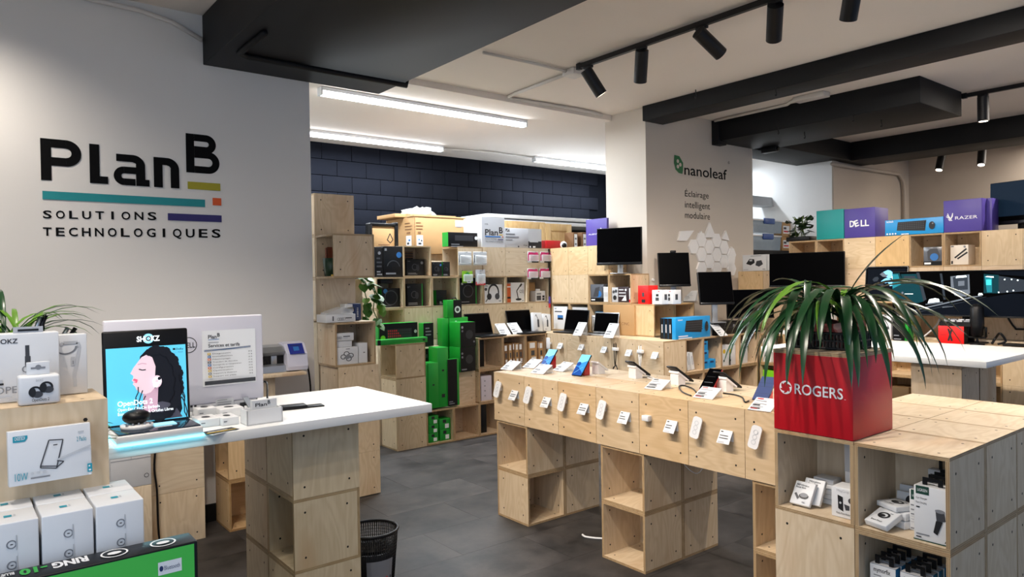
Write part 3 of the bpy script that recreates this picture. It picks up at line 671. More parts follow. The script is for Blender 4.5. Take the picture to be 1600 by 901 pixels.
def blade(mb, base, az, up, length, width, droop, m, seg=9, curl=0.0, lo=None, pw=1.15):
    """arching strap leaf: starts at angle `up` above level and bends down by `droop` radians along its length; lo(x, y) = level it never goes under"""
    p = Vector(base); vs = []; fs = []; d2 = Vector((math.cos(az), math.sin(az), 0)); side0 = Vector((-math.sin(az), math.cos(az), 0))
    for k in range(seg+1):
        t = k/seg; a = up-droop*t**pw
        s = width*(.35+1.1*t if t < .45 else .86*(1-((t-.45)/.55)**2.2)+.02)
        side = (side0*math.cos(curl*t)+Vector((0, 0, 1))*math.sin(curl*t))
        n = Vector((0, 0, 1))*math.cos(a)-d2*math.sin(a)
        vs += [p-side*s+n*s*.35, p.copy(), p+side*s+n*s*.35]
        p = p+(d2*math.cos(a)+Vector((0, 0, 1))*math.sin(a))*(length/seg)
        if lo is not None and p.z < lo(p.x, p.y): p.z = lo(p.x, p.y)
    for k in range(seg):
        for j in (0, 1): fs.append((3*k+j, 3*k+j+1, 3*k+j+4, 3*k+j+3))
    mb.add(vs, fs, m, True); return mb
pl = thing('potted_plant', 'large arching strap leaved plant in black basket on the red cube', 'plant', (-.32, -7.42, 4.002))
BSK = mat('basket_black', '#0e0e10', .5)
q = MB()
for z in (.02, .11, .2): 
    for (a, b) in (((-.26, -.40), (.26, -.40)), ((.26, -.40), (.26, .40)), ((.26, .40), (-.26, .40)), ((-.26, .40), (-.26, -.40))): q.tube([(*a, z), (*b, z)], .016, BSK, 5)
for k in range(13):
    for y in (-.40, .40): q.box(-.26+k*.52/12-.012, -.26+k*.52/12+.012, y-.012, y+.012, .0, .21, BSK)
for k in range(19):
    for x in (-.26, .26): q.box(x-.012, x+.012, -.4+k*.8/18-.012, -.4+k*.8/18+.012, 0, .21, BSK)
q.box(-.26, .26, -.4, .4, 0, .015, BSK); obj('basket', q, pl)
def cloth_mat():
    m = bpy.data.materials.new('patterned_cloth'); m.use_nodes = True; nt = m.node_tree; b = nt.nodes['Principled BSDF']; b.inputs['Roughness'].default_value = .8
    tc = nt.nodes.new('ShaderNodeTexCoord'); v = nt.nodes.new('ShaderNodeTexVoronoi'); v.inputs['Scale'].default_value = 38; nt.links.new(tc.outputs['Object'], v.inputs['Vector'])
    c = nt.nodes.new('ShaderNodeValToRGB'); c.color_ramp.elements[0].color = lin('#8d2a2c'); c.color_ramp.elements[1].color = lin('#e8d5cc'); e = c.color_ramp.elements.new(.5); e.color = lin('#c9756b')
    sp = nt.nodes.new('ShaderNodeSeparateColor'); nt.links.new(v.outputs['Color'], sp.inputs[0]); nt.links.new(sp.outputs[0], c.inputs[0]); nt.links.new(c.outputs[0], b.inputs['Base Color']); return m
q = MB(); n = 36; prof = [(.225, .36, .02), (.235, .37, .2), (.27, .43, .27), (.26, .40, .33), (.2, .33, .33)]; vs = []; fs = []; rc = random.Random(5)
for a, b, z in prof:
    for i in range(n):
        t = 2*math.pi*i/n; ct, st = math.cos(t), math.sin(t); e = 1/(abs(ct)**4+abs(st)**4)**.25; w_ = 1+.05*math.sin(7*t)+rc.uniform(-.03, .03)*(z > .2)
        vs.append((a*ct*e*w_, b*st*e*w_, z+.02*math.sin(5*t)*(z > .22)))
for k in range(len(prof)-1):
    for i in range(n): fs.append((k*n+i, k*n+(i+1) % n, (k+1)*n+(i+1) % n, (k+1)*n+i))
q.add(vs, fs, cloth_mat(), True); obj('cloth', q, pl)
q = MB(); q.box(-.2, .2, -.33, .33, .02, .3, SOIL); obj('soil', q, pl)
rl = random.Random(11)
def lo(x, y): return .035 if (abs(x+.05) < .58 and abs(y+.08) < .58) else -5
for (sx, sy, cnt, L0) in ((-.05, .2, 28, 1.3), (-.05, -.2, 34, 1.4), (-.1, .0, 14, 1.2)):
    q = MB(); q.cyl((sx, sy, .25), (sx, sy, .48), .035, .03, STEM, 8); obj('stem', q, pl)
    for k in range(cnt):
        az = k*2.399+rl.uniform(-.3, .3); up = rl.uniform(.5, 1.3); L = L0*rl.uniform(.8, 1.3)
        q = MB(); blade(q, (sx, sy, rl.uniform(.36, .5)), az, up, L, rl.uniform(.04, .06), up+rl.uniform(1.25, 1.52), LEAF if rl.random() < .85 else LEAF2, 12, rl.uniform(-.4, .4), lo, rl.uniform(.62, .8)); obj('leaf', q, pl)
for az, up, L, dr, pw_ in ((pi*1.0, .95, 1.75, 2.45, .5), (pi*1.12, 1.0, 1.7, 2.5, .5), (pi*.88, 1.0, 1.7, 2.5, .5), (-1.75, 1.0, 1.75, 2.5, .5), (-2.2, 1.05, 1.8, 2.5, .5), (-1.3, 1.0, 1.6, 2.5, .5), (-2.5, .9, 1.6, 2.4, .5), (pi*1.05, .8, 1.5, 2.3, .45)):
    q = MB(); blade(q, (-.08, -.12 if az < 0 else .12, .45), az, up, L, .058, dr, LEAF, 14, .1, lo, pw_); obj('leaf', q, pl)
for az, up, L, dr in ((-1.75, .75, 1.5, 1.45), (-1.35, .7, 1.55, 1.5), (-2.1, .8, 1.35, 2.0), (2.2, .8, 1.25, 2.1), (-1.57, .35, 1.3, 1.1), (2.9, .8, 1.2, 2.3), (-2.6, .7, 1.2, 2.4), (-2.9, .85, 1.25, 2.5), (-1.0, .9, 1.3, 1.9), (1.57, .8, 1.2, 1.9), (1.9, .5, 1.15, 1.7), (-2.35, .6, 1.3, 2.2), (2.6, .6, 1.2, 2.3), (-1.15, 1.15, 1.0, .5), (1.3, 1.1, .8, 1.4)):
    q = MB(); blade(q, (0, -.18 if az < 0 else .14, .5), az, up, L*1.15, .062, dr*1.05, LEAF, 12, .15, lo, .95); obj('leaf', q, pl)

# ---------------- boxes in the near right counter
def adbox(F, x0, y0, x1, y1): pass
S2 = 2.0+.045; X0 = -.87
g = 'white accessory boxes in the red cube counter'
def fr_front(fy, fx, ft, w, d, h): pass
def small(label, cx_, cy_, cz_, w, d, h, rot, draw=None, m=None, gr=g): return pbox('accessory_box', label, 'box', (cx_-w/2, cx_+w/2, cy_-d/2, cy_+d/2, cz_, cz_+h), m or CW, draw, gr, rot=rot)
def dr_dock(fy, fx, ft, w, d, h):
    ft.text('Magnetic Wireless', w*.0+.0, 0, 0.001, PK) if 0 else None
    # top face seen leaning towards the room: u runs along +x, so draw along local axes
    F = Face(ft.mb, (-w/2, d/2, h), (0, -1, 0), (1, 0, 0), d, w)
    F.text('Fast Wireless', d*.1, w*.80, .022, PK, width=d*.62, bold=.01); F.text('Power Bank', d*.1, w*.70, .022, PK, width=d*.5, bold=.01); F.lines(d*.1, d*.4, w*.88, 1, .02, .012, PG)
    F.disc(d*.60, w*.38, d*.24, PK, d*.14); F.disc(d*.60, w*.42, d*.2, PG, d*.11); F.poly([(d*.12, w*.42), (d*.2, w*.48), (d*.42, w*.28), (d*.34, w*.2)], PDG); F.lines(d*.6, d*.8, w*.14, 1, .02, .015, PG)
small('white box leaning at the front with black charging puck picture', -.63, -7.26, S2+.13, .30, .26, .05, (0, -.95, 0), dr_dock)
small('white box leaning just behind the charging puck box', -.52, -7.33, S2+.15, .32, .26, .05, (0, -1.05, 0), lambda fy, fx, ft, w, d, h: Face(ft.mb, (-w/2, d/2, h), (0, -1, 0), (1, 0, 0), d, w).text('Wireless', d*.2, w*.85, .025, PK, width=d*.6).text('Power Bank', d*.2, w*.75, .025, PK, width=d*.5))
for k in range(5): small(f'thin white box in a pile of five behind leaning boxes, {["lowest", "second up", "third up", "fourth up", "topmost"][k]}', -.27+.01*(k % 2), -7.36-.012*(k % 3), S2+k*.063, .22, .26, .06, (0, 0, .06*(k % 3-1)), lambda fy, fx, ft, w, d, h: fx.fr(.7, .15, .95, .8, PLG) if 0 else fx.lines(d*.1, d*.4, h*.6, 1, .02, .012, PLG))
def dr_hold(fy, fx, ft, w, d, h):
    fx.text('MagGrip', d*.5, h*.86, .03, PLG, align='c'); fx.poly([(d*.28, h*.75), (d*.5, h*.70), (d*.52, h*.22), (d*.3, h*.30)], PK); fx.poly([(d*.55, h*.48), (d*.78, h*.45), (d*.78, h*.30), (d*.62, h*.28)], PDG); fx.disc(d*.85, h*.62, d*.12, PDG)
    fx.text('Mobile Phone Holder', d*.22, h*.12, .025, PK, width=d*.6); fx.disc(d*.4, h*.5, d*.05, PLG)
b_ = bx(1299.5, 766, 1333, 815, -.74, .26); pbox('accessory_box', 'white phone holder box standing at the right of left compartment', 'box', (b_[0], b_[1], -7.945, b_[3], S2, b_[5]), CW, dr_hold, g)
def dr_cam(fy, fx, ft, w, d, h): fx.fr(0, .52, 1, 1, CG); fx.disc(d*.75, h*.72, d*.28, PK, h*.13); fx.disc(d*.8, h*.93, d*.1, PG)
pbox('accessory_box', 'tall grey and white box standing behind the phone holder box', 'box', (-.40, -.15, -7.945, -7.66, S2, 2.94), CW, dr_cam, g)
# right compartment
def dr_watch(fy, fx, ft, w, d, h):
    F = Face(ft.mb, (-w/2, d/2, h), (0, -1, 0), (1, 0, 0), d, w)
    F.arc(d*.5, w*.58, d*.16, d*.26, PK, sy=.75); F.disc(d*.45, w*.55, d*.13, PK, d*.08); F.text('Smart Watch', d*.2, w*.14, .024, PK, width=d*.5, bold=.01); F.lines(d*.65, d*.85, w*.8, 1, .02, .012, PG)
small('white watch box tilted at the front of right compartment', -.70, -8.26, S2+.065, .28, .28, .07, (0, -.38, -.25), dr_watch)
small('white watch box second from the front, lying flat below another', -.44, -8.36, S2+.0, .28, .28, .085, (0, 0, -.35))
small('white watch box lying in the middle of its pile', -.44, -8.34, S2+.092, .28, .28, .085, (0, 0, -.2))
small('white watch box on top of the watch box pile', -.47, -8.29, S2+.184, .28, .29, .06, (0, 0, -.4), dr_watch)
small('white box with round black gadget picture, standing behind watch boxes', -.22, -8.33, S2+.01, .07, .3, .30, (0, .2, 0), lambda fy, fx, ft, w, d, h: fx.disc(d*.55, h*.7, d*.2, PK))
small('white box at the very back left of right compartment', -.06, -8.33, S2+.01, .05, .36, .34, (0, .1, 0), lambda fy, fx, ft, w, d, h: fx.disc(d*.45, h*.85, d*.07, PG))
def dr_ugr(fy, fx, ft, w, d, h):
    fx.fr(.12, .76, .8, 1, mat('print_dark_green', '#123f33', .5, var=0)); fx.text('UGREEN', d*.2, h*.83, .026, PW, width=d*.5); fx.lines(d*.12, d*.5, h*.64, 3, .05, .014, PG); fx.lines(d*.12, d*.4, h*.36, 3, .03, .008, PLG); fx.lines(d*.12, d*.8, h*.08, 1, .02, .014, PG)
DG = MATS.get('print_dark_green') or mat('print_dark_green', '#123f33', .5, var=0)
b_ = bx(1421, 768, 1443, 815, -.56, .24); pbox('accessory_box', 'white box with dark green corner, left of the car charger box', 'box', (b_[0], b_[1], b_[2], b_[3], S2, b_[5]), CW, dr_ugr, g)
def dr_car(fy, fx, ft, w, d, h):
    fx.fr(.07, .85, .47, 1.0, DG); fx.text('UGREEN', d*.12, h*.90, .03, PW, width=d*.3); fx.text('Car Charger', d*.08, h*.76, .02, PK, width=d*.34); fx.text('Fast Charging', d*.08, h*.68, .02, PK, width=d*.32); fx.lines(d*.08, d*.25, h*.62, 1, .03, .012, PK)
    fx.poly([(d*.66, h*.62), (d*.92, h*.60), (d*.97, h*.44), (d*.70, h*.40)], PDG); fx.disc(d*.80, h*.60, d*.15, PG, d*.06); fx.poly([(d*.60, h*.20), (d*.72, h*.16), (d*.88, h*.42), (d*.68, h*.42)], PK); fx.lines(d*.08, d*.7, h*.13, 1, .02, .012, PG); fx.rect(d*.08, h*.055, d*.24, h*.075, PK); fx.poly([(d*.93, h*.05), (d*1.0, h*.05), (d*.965, h*.09)], PK); fx.fr(0, 0, 1, .02, DG)
for k in range(4):
    pbox('accessory_box', f'white car charger box, {["front of its row by the right wall", "second in its row", "third in its row", "last in its row"][k]}', 'box', (-.80+k*.155, -.655+k*.155, -8.945, -8.615, S2, 2.63), CW, dr_car if k == 0 else lambda fy, fx, ft, w, d, h: fx.fr(.07, .85, .47, 1, DG), g)
    o = C.objects[-2]; q = MB(); q.box(-.008, .008, -.1, .1, .045, .08, K); q.box(-.008, .008, -.1, -.055, 0, .045, K); q.box(-.008, .008, .055, .1, 0, .045, K); obj('hang_tab', q, o, (0, 0, .587))
pbox('accessory_box', 'white box with black hanger standing behind car charger row', 'box', (-.14, -.02, -8.86, -8.5, S2, 2.66), CW, lambda fy, fx, ft, w, d, h: (fx.lines(d*.08, d*.3, h*.92, 1, .02, .016, PK), fx.lines(d*.08, d*.6, h*.82, 4, .03, .008, PG)), g)
q = MB(); q.box(-.012, .012, -.10, .10, .1, .13, K); q.box(-.012, .012, -.10, -.07, 0, .1, K); q.box(-.012, .012, .07, .10, 0, .1, K); obj('hang_tab', q, C.objects[-2], (0, -.02, .615))
# lower compartment: two rows of slim hanging boxes
S1 = 1.045
def dr_fix(fy, fx, ft, w, d, h):
    fx.text('mymorfix', d*.14, h*.86, .05, PK, width=d*.66, bold=.02); fx.lines(d*.14, d*.6, h*.80, 1, .03, .012, PG); fx.fr(.1, .1, .9, .6, PDG); fx.lines(d*.14, d*.6, h*.74, 1, .03, .012, PLG)
BLS = mat('steel_blue_card', '#2f7fae', .45)
for c, y in enumerate((-8.245, -8.575)):
    for k in range(4):
        b = (-.72+k*.15, -.60+k*.15, y-.14, y+.14, S1, S1+.56)
        o = pbox('accessory_box', f'slim white and blue hanging box, {["front", "second", "third", "rearmost"][k]} of the {"left" if c == 0 else "right"} row in lower compartment', 'box', b, BLS, lambda fy, fx, ft, w, d, h: (fx.fr(.0, 0, 1, 1, CW), ft.fr(0, 0, 1, 1, CG), dr_fix(fy, fx, ft, w, d, h)), 'slim hanging boxes in lower compartment')
        q = MB(); q.box(-.008, .008, -.1, .1, .075, .10, K); q.box(-.008, .008, -.1, -.055, 0, .075, K); q.box(-.008, .008, .055, .1, 0, .075, K); obj('hang_tab', q, o, (-.02, 0, .56))

# ---------------- phone table: phones, stands, price cards, wall bars
def card3(name, label, px, py, w, d, tilt, rz, z=3.0, group='price cards on the phone table', red=False, cat='price card'):
    p = P(px, py, 'z', z); t = thing(name, label, cat, (p.x, p.y, z), rz, group)
    # sloping acrylic card: low edge towards the room (-x)
    h = d*math.sin(tilt); l = d*math.cos(tilt)
    q = MB(); q.prism([(-l/2, .012), (l/2, h+.012), (l/2+.012, h), (-l/2+.01, 0)], 'y', -w/2, w/2, CW); obj('card', q, t)
    q = MB(); q.prism([(l/2-.012, h), (l/2, h), (l/2+.03, 0), (l/2+.018, 0)], 'y', -w/2, w/2, PLAS); obj('support', q, t)
    q = MB(); F = Face(q, (-l/2, w/2, .014), (0, -1, 0), (l, 0, h), w, d)
    F.lines(w*.08, w*.5, d*.93, 1, .02, .022, PR if red else PK); F.lines(w*.08, w*.75, d*.74, 3, .075, .012, PG, seed=int(px)); F.lines(w*.08, w*.6, d*.42, 2, .08, .022, PK, seed=int(py)); F.lines(w*.08, w*.55, d*.12, 1, .02, .012, PR if red else PG); obj('print', q, t); return t
for i, (x, y) in enumerate(((798, 577), (832, 574), (846, 583), (880, 579), (1027, 607), (1105, 621), (1193, 640))):
    card3('price_card', f'sloping white price card on phone table, {ORD[i]} from the far end', x, y, .34, .33, .5 if i < 4 else .42, .12 if i != 3 else -.1, red=i > 4)
def phone_stand(label, x, y, rz, scr, standc, ang=.95, body=BP, cat='phone'):
    """phone sloping on a wedge; its low edge towards local -x"""
    st = thing('phone_stand', label[1], 'phone stand', (x, y, 3.0), rz, 'phone stands on the phone table'); s = standc
    big = s is WS; wd = .1 if big else .07; tn = math.tan(ang)
    zt = lambda xx: .10+(xx+.09)*tn
    q = MB(); q.prism([(-.04, 0), (.13, 0), (.13, zt(.10)-.05), (.10, zt(.10)-.03), (-.04, zt(-.04)-.03)], 'y', -wd, wd, s, None); obj('wedge', q, st)
    if big: q = MB(); q.prism([(-.115, zt(-.09)-.02), (-.10, zt(-.09)-.045), (.15, zt(.135)-.03), (.135, zt(.135))], 'y', -wd-.02, wd+.02, s); obj('plate', q, st)
    if label[0] is None: return
    t = thing('phone', label[0], cat, (x, y, 3.0), rz, 'phones on the phone table')
    d = Vector((math.cos(ang), 0, math.sin(ang))); n = Vector((-math.sin(ang), 0, math.cos(ang)))
    M = Matrix.Translation(Vector((-.09, 0, .10)) - d*.13 + n*.014) @ Matrix((d, Vector((0, -1, 0)), n)).transposed().to_4x4()
    q = MB(); q.M = M; q.box(-.02, .50, -.122, .122, 0, .03, body, .012); obj('body', q, t)
    q = MB(); q.M = M; f = Face(q, (-.012, -.114, .0305), (0, 1, 0), (1, 0, 0), 1, 1); f.n = Vector((0, 0, 1)); scr(f); obj('screen', q, t)
WALLP = mat('phone_wallpaper_blue', '#2f79c4', .2, emit=.55, var=0); WALL2 = mat('phone_wallpaper_sky', '#6cb6dc', .2, emit=.6, var=0); WALLD = mat('phone_wallpaper_deep', '#153f86', .2, emit=.5, var=0); DARKB = mat('phone_slate_blue', '#3d4a72', .3, emit=.12, var=0)
def s_blue(f): f.rect(0, 0, .228, .504, WALLP); f.poly([(0, .25), (.228, .36), (.228, .504), (0, .504)], WALL2); f.poly([(0, .0), (.228, 0), (.228, .06), (.07, .2), (0, .21)], WALLD); f.line([(.03, .04), (.18, .2)], .006, WALL2); f.disc(.05, .27, .05, WALLD)
def s_dark(f): f.rect(0, 0, .228, .504, SCR); f.rect(.03, .16, .18, .168, PG); f.rect(.03, .30, .18, .306, PDG); f.rect(.03, .06, .17, .066, PG)
def s_slate(f): f.rect(0, 0, .228, .504, DARKB); [f.rect(0, y, .228, y+.004, PDG) for y in (.13, .28, .36)]
RS = mat('red_acrylic', '#c81522', .25); WS = mat('white_acrylic', '#e9e6e4', .3)
def pxy(px, py): p = P(px, py, 'z', 3.0); return p.x, p.y
phone_stand(('upright phone with blue wallpaper, farthest along the table', 'red phone stand farthest along the table'), *pxy(859, 575), .15, s_blue, RS, .82)
phone_stand(('upright phone with blue wallpaper, second along the table', 'red phone stand under the second blue phone'), *pxy(911, 586), .15, s_blue, RS, .82)
phone_stand((None, 'empty white phone stand between blue and black phones'), *pxy(938, 583), math.pi-.1, s_dark, WS, .6)
phone_stand(('black phone turned away on white stand, left of its pair', 'white phone stand under the first black phone'), *pxy(996, 590), math.pi-.12, s_dark, WS, .58)
phone_stand(('black phone turned away on white stand, beside card in middle', 'white phone stand under the second black phone'), *pxy(1062, 600), math.pi-.12, s_dark, WS, .58)
phone_stand(('black phone with red edge facing the room', 'red phone stand under the black phone with red edge'), *pxy(1112, 610), .2, s_dark, RS, .62, mat('red_phone_case', '#a8201c', .35))
phone_stand(('black phone turned away, behind the black phone with red edge', 'white phone stand nearest the red cube'), *pxy(1136, 610), math.pi-.12, s_dark, WS, .58)
phone_stand(('slate blue phone beside the red cube', 'red phone stand beside the red cube'), *pxy(1196, 626), .2, s_slate, RS, .62, mat('slate_phone_body', '#2b3352', .35))
def cable(label, pts, m=BP, r=.012, name='cable'): 
    # smooth the polyline
    pp = [Vector(p) for p in pts]; out = []
    for i in range(len(pp)-1):
        p0, p1, p2, p3 = pp[max(i-1, 0)], pp[i], pp[i+1], pp[min(i+2, len(pp)-1)]
        for k in range(6):
            t = k/6; out.append(.5*((2*p1)+(p2-p0)*t+(2*p0-5*p1+4*p2-p3)*t*t+(3*p1-p0-3*p2+p3)*t*t*t))
    out.append(pp[-1]); c = out[0].copy(); q = MB(); q.tube([p-c for p in out], r, m, 6); return tag(obj(name, q, None, c), label, 'cable')
def cz3(*pts): return [tuple(P(x, y, 'z', 3.012+(d if len(e) else 0)))[:2]+(3.014+(e[0] if e else 0),) for (x, y, *e) in pts for d in (0,)]
cable('black charging cable looping before black phone with red edge', cz3((1080, 618), (1066, 612), (1061, 604), (1068, 602), (1082, 607), (1088, 613)))
cable('black charging cable curling down from slate blue phone', cz3((1170, 626), (1164, 628), (1160, 621), (1150, 617), (1130, 614)))
cable('black cable running behind white stands to the right', cz3((1034, 600), (1040, 596), (1052, 595), (1066, 597)))
cable('white charging cable beside the first black phone', cz3((1012, 590), (1018, 592), (1022, 591), (1008, 585)), WP)
# hanging bars and folded price tags along the front
def slab(i, px, py, x=-.0, w=.155, h=.33, sc=1, grp='white display bars on the table front', nm='white rounded display bar on table front'):
    p = P(px, py, 'x', x-.10*sc); t = thing('display_bar', f'{nm}, {ORD[i]} from the far end', 'display bar', (x, p.y, p.z), 0, grp)
    w *= sc; h *= sc; q = MB(); r_ = .045*sc; pts = []
    for cx_, cz_, a0 in ((w/2-r_, h/2-r_, 0), (-w/2+r_, h/2-r_, 90), (-w/2+r_, -h/2+r_, 180), (w/2-r_, -h/2+r_, 270)):
        for k in range(5): a = math.radians(a0+k*22.5); pts.append((cx_+r_*math.cos(a), cz_+r_*math.sin(a)))
    q.prism(pts, 'x', -.11*sc, -.085*sc, WP); b_ = obj('bar', q, t); b_.rotation_euler = (.2, .14, .12); t.location.x += .006*U
    q = MB(); f = Face(q, (-.111*sc, w/2, -h/2), (0, -1, 0), (0, 0, 1), w, h)
    for k in range(3): f.arc(w/2, h*(.28+.22*k), .028*sc, .034*sc, PLG)
    obj('print', q, b_)
    q = MB(); q.box(-.10*sc, 0, -.05*sc, .05*sc, -.02, .05*sc, WP, .008); obj('bracket', q, t)
for i, (x, y) in enumerate(((776, 609), (823, 618), (877, 629), (938, 641), (1086, 669), (1178, 684))): slab(i, x, y)
def ptag(i, px, py, x=.006, s=1, grp='folded price tags on the table front', nm='folded white price tag on table front'):
    p = P(px, py, 'x', x-.06); t = thing('price_tag', f'{nm}, {ORD[i]} from the far end', 'price tag', (x, p.y, p.z), 0, grp)
    w = .21*s; q = MB(); q.prism([(-.13*s, -.09*s), (-.02*s, .09*s), (-.012*s, .085*s), (-.122*s, -.095*s)], 'y', -w/2, w/2, CW); q.prism([(-.02*s, .09*s), (0, -.07*s), (-.008*s, -.07*s), (-.026*s, .083*s)], 'y', -w/2, w/2, CW); obj('card', q, t)
    q = MB(); F = Face(q, (-.131*s, w/2, -.09*s), (0, -1, 0), (.11, 0, .18), w, .21*s); F.lines(w*.1, w*.4, .19*s, 1, .02, .016*s, PK); F.lines(w*.1, w*.9, .13*s, 2, .04*s, .014*s, PDG, i); F.fr(.08, .06, .6, .16, PLG); obj('print', q, t)
for i, (x, y) in enumerate(((802.5, 617), (853, 628), (911, 638.5), (975, 652), (1048, 666), (1133, 682))): ptag(i, x, y)
p = P(1010, 653, 'x', -.05); q = MB(); q.box(-.10, 0, -.07, .07, -.045, .045, WP, .01); tag(obj('bracket', q, None, (.006, p.y, p.z)), 'small empty white bracket on the phone table front', 'bracket')
# same kind along the laptop counter
for i, (x, y) in enumerate(((875, 540), (908, 542), (943.5, 546), (982, 551), (1023, 555))): ptag(i, x, y, 7.006, 1.0, 'folded price tags on the laptop counter', 'folded white price tag on laptop counter')
p = P(858.5, 536, 'x', 6.95); t = thing('display_bar', 'white rounded display bar on the laptop counter corner', 'display bar', (7.0, p.y, p.z)); q = MB(); q.box(-.12, -.09, -.09, .09, -.19, .19, WP, .03); obj('bar', q, t); q = MB(); q.box(-.1, 0, -.05, .05, -.03, .04, WP); obj('bracket', q, t)
def hooked(px, py, label, m, mc):
    p = P(px, py, 'x', 6.95); t = thing('cable_display', label, 'cable', (7.0, p.y, p.z))
    q = MB(); q.box(-.12, 0, -.09, .09, -.05, .05, WP, .01); obj('bracket', q, t)
    for s in (-.04, .04):
        q = MB(); q.cyl((-.08, s, .04), (-.08, s, .17), .022, .016, m, 8); obj('plug', q, t)
    q = MB(); q.tube([(-.09, .03, -.05), (-.09, .02, -.3), (-.09, .0, -.5), (-.09, .08, -.62), (-.09, 0, -.7), (-.09, -.1, -.6), (-.09, -.05, -.48), (-.09, .06, -.55), (-.09, .1, -.68), (-.09, .02, -.73)], .016, mc, 6); q.tube([(-.07, -.03, -.05), (-.07, -.02, -.3), (-.07, 0, -.5)], .014, mc, 6); obj('cord', q, t)
hooked(962, 545, 'black charging cable hanging from a white bracket', BP, BP); hooked(1001, 549, 'white charging cable bundle hanging from a white bracket', WP, WP)
cable('white charger cable lying on the floor by the middle leg', [tuple(P(x, y, 'z', .02))[:2]+(.02,) for x, y in ((944, 841), (928, 840), (915, 838), (910, 835))], WP, .02)
cable('thin white cable hanging under the phone table', [(.9, -4.12, 2.0), (.9, -4.2, 1.72), (.9, -4.45, 1.6), (.9, -4.6, 1.75), (.9, -4.55, 2.0)], WP, .008)

# ================================================================ WHITE COUNTER AND LEFT FOREGROUND
LAM = mat('white_laminate', '#e9ebea', .32, var=.01)
def slab_top(name, label, x0, x1, y0, y1, z0, z1): q = MB(); q.box(x0, x1, y0, y1, z0, z1, LAM, .006); return tag(obj(name, q), label, 'counter top')
slab_top('counter_top', 'long white counter top on plywood pedestal at left', -8.6, -3.44, -3.08, -.70, 3.004, 3.13)
slab_top('counter_top', 'white table top behind the red cube at right', 7.02, 10.7, -6.78, -1.83, 3.03, 3.155)
ZT = 3.13
def onz(px, py, z=ZT): p = P(px, py, 'z', z); return p.x, p.y
# all-in-one computer seen from behind, price list taped to its back
AY = -1.68
a = P(162, 506, 'y', AY); b = P(410, 491, 'y', AY); c_ = P(402, 622, 'y', AY)
t = thing('computer', 'white all-in-one computer seen from behind on the white counter', 'computer', ((a.x+b.x)/2, AY, ZT)); W = b.x-a.x; H1 = b.z-ZT; H0 = c_.z-ZT
PCW = mat('computer_lilac_white', '#d5d4de', .35, var=.01); PCG = mat('computer_grey', '#b5b7bd', .35, .1)
q = MB(); q.box(-W/2, W/2, 0, .12, H0, H1, PCW, .02); obj('back_cover', q, t)
q = MB(); q.box(-W/2+.06, W/2-.1, -.05, .1, .07, H0, PCG, .02); obj('chin', q, t)
q = MB(); q.prism([(W/2-.33, H0+.05), (W/2-.26, H0+.05), (W/2-.16, .01), (W/2-.24, .01)], 'y', -.11, -.06, SIL); lg_ = obj('stand_leg', q, t)
q = MB(); q.tube([(W/2-.2, -.10, .015), (-W/2+.6, -.10, .015)], .02, SIL, 6); obj('stand_bar', q, t)
q = MB(); F = Face(q, (-W/2, 0, 0), (1, 0, 0), (0, 0, 1), W, H1)
def ax(px, py): p = P(px, py, 'y', AY); return p.x-a.x, p.z-ZT
x, y = ax(294.5, 539); F.arc(x, y, .098, .108, PK); F.text('DELL', x-.085, y-.035, .07, PK, width=.17, bold=.01)
F2 = Face(q, (-W/2, -.05, 0), (1, 0, 0), (0, 0, 1), W, H1)
for i in range(3): F2.rect(W*.47+i*.05, .13, W*.47+i*.05+.03, .16, PK)
F2.rect(W*.56, .12, W*.62, .135, PDG); F2.rect(W*.66, .1, W*.78, .2, PLG); F2.lines(W*.67, W*.77, .19, 3, .03, .01, PG); F2.rect(W*.82, .07, W*.93, .12, PK)
obj('marking', q, t)
sx0_, sz1 = ax(315, 517); sx1_, sz0 = ax(400, 596)
sh = thing('price_list', 'white services price sheet taped to the white computer', 'sheet', (a.x+sx0_, AY-.004, ZT+sz0)); w_, h_ = sx1_-sx0_, sz1-sz0
q = MB(); q.box(0, w_, -.006, 0, 0, h_, mat('paper_white', '#eceef0', .6, var=0)); obj('paper', q, sh)
q = MB(); F = Face(q, (0, -.006, 0), (1, 0, 0), (0, 0, 1), w_, h_)
F.text('Plan', w_*.11, h_*.855, .052, PK, width=w_*.155, bold=.015); F.text('B', w_*.275, h_*.885, .05, PK, bold=.015); F.line([(w_*.11, h_*.835), (w_*.31, h_*.84)], .007, PBL)
F.text('Services et tarifs', w_*.11, h_*.70, .045, PK, width=w_*.58, bold=.012); F.lines(w_*.11, w_*.4, h_*.79, 1, .03, .008, PG)
for k in range(3): F.line([(w_*.03, h_*(.655-.012*k)), (w_*.5, h_*(.66-.006*k)), (w_*.9, h_*(.68+.012*(2-k)-.02))], .005, PBL if k == 1 else PDG)
names = ['Diagnostic', 'Installation', 'Nettoyage', 'Transfert de données', 'Sauvegarde et récupération', 'Configuration', 'Optimisation', 'Support à distance', 'Support sur place']
for k in range(9):
    yy = h_*(.565-.0505*k); F.rect(w_*.09, yy, w_*.15, yy+h_*.036, (PY, PBL, PO, PDG, PBL, PO, PY, PG, PY)[k]); F.rect(w_*.105, yy+h_*.012, w_*.135, yy+h_*.024, PW)
    F.text(names[k], w_*.18, yy+h_*.008, .017, PDG, width=w_*(.22+.012*len(names[k]))); F.text('15 $' if k % 2 else '30 $', w_*.85, yy+h_*.01, .018, PDG, width=w_*.07)
F.rect(w_*.02, h_*.03, w_*.97, h_*.10, PDG); obj('print', q, sh)
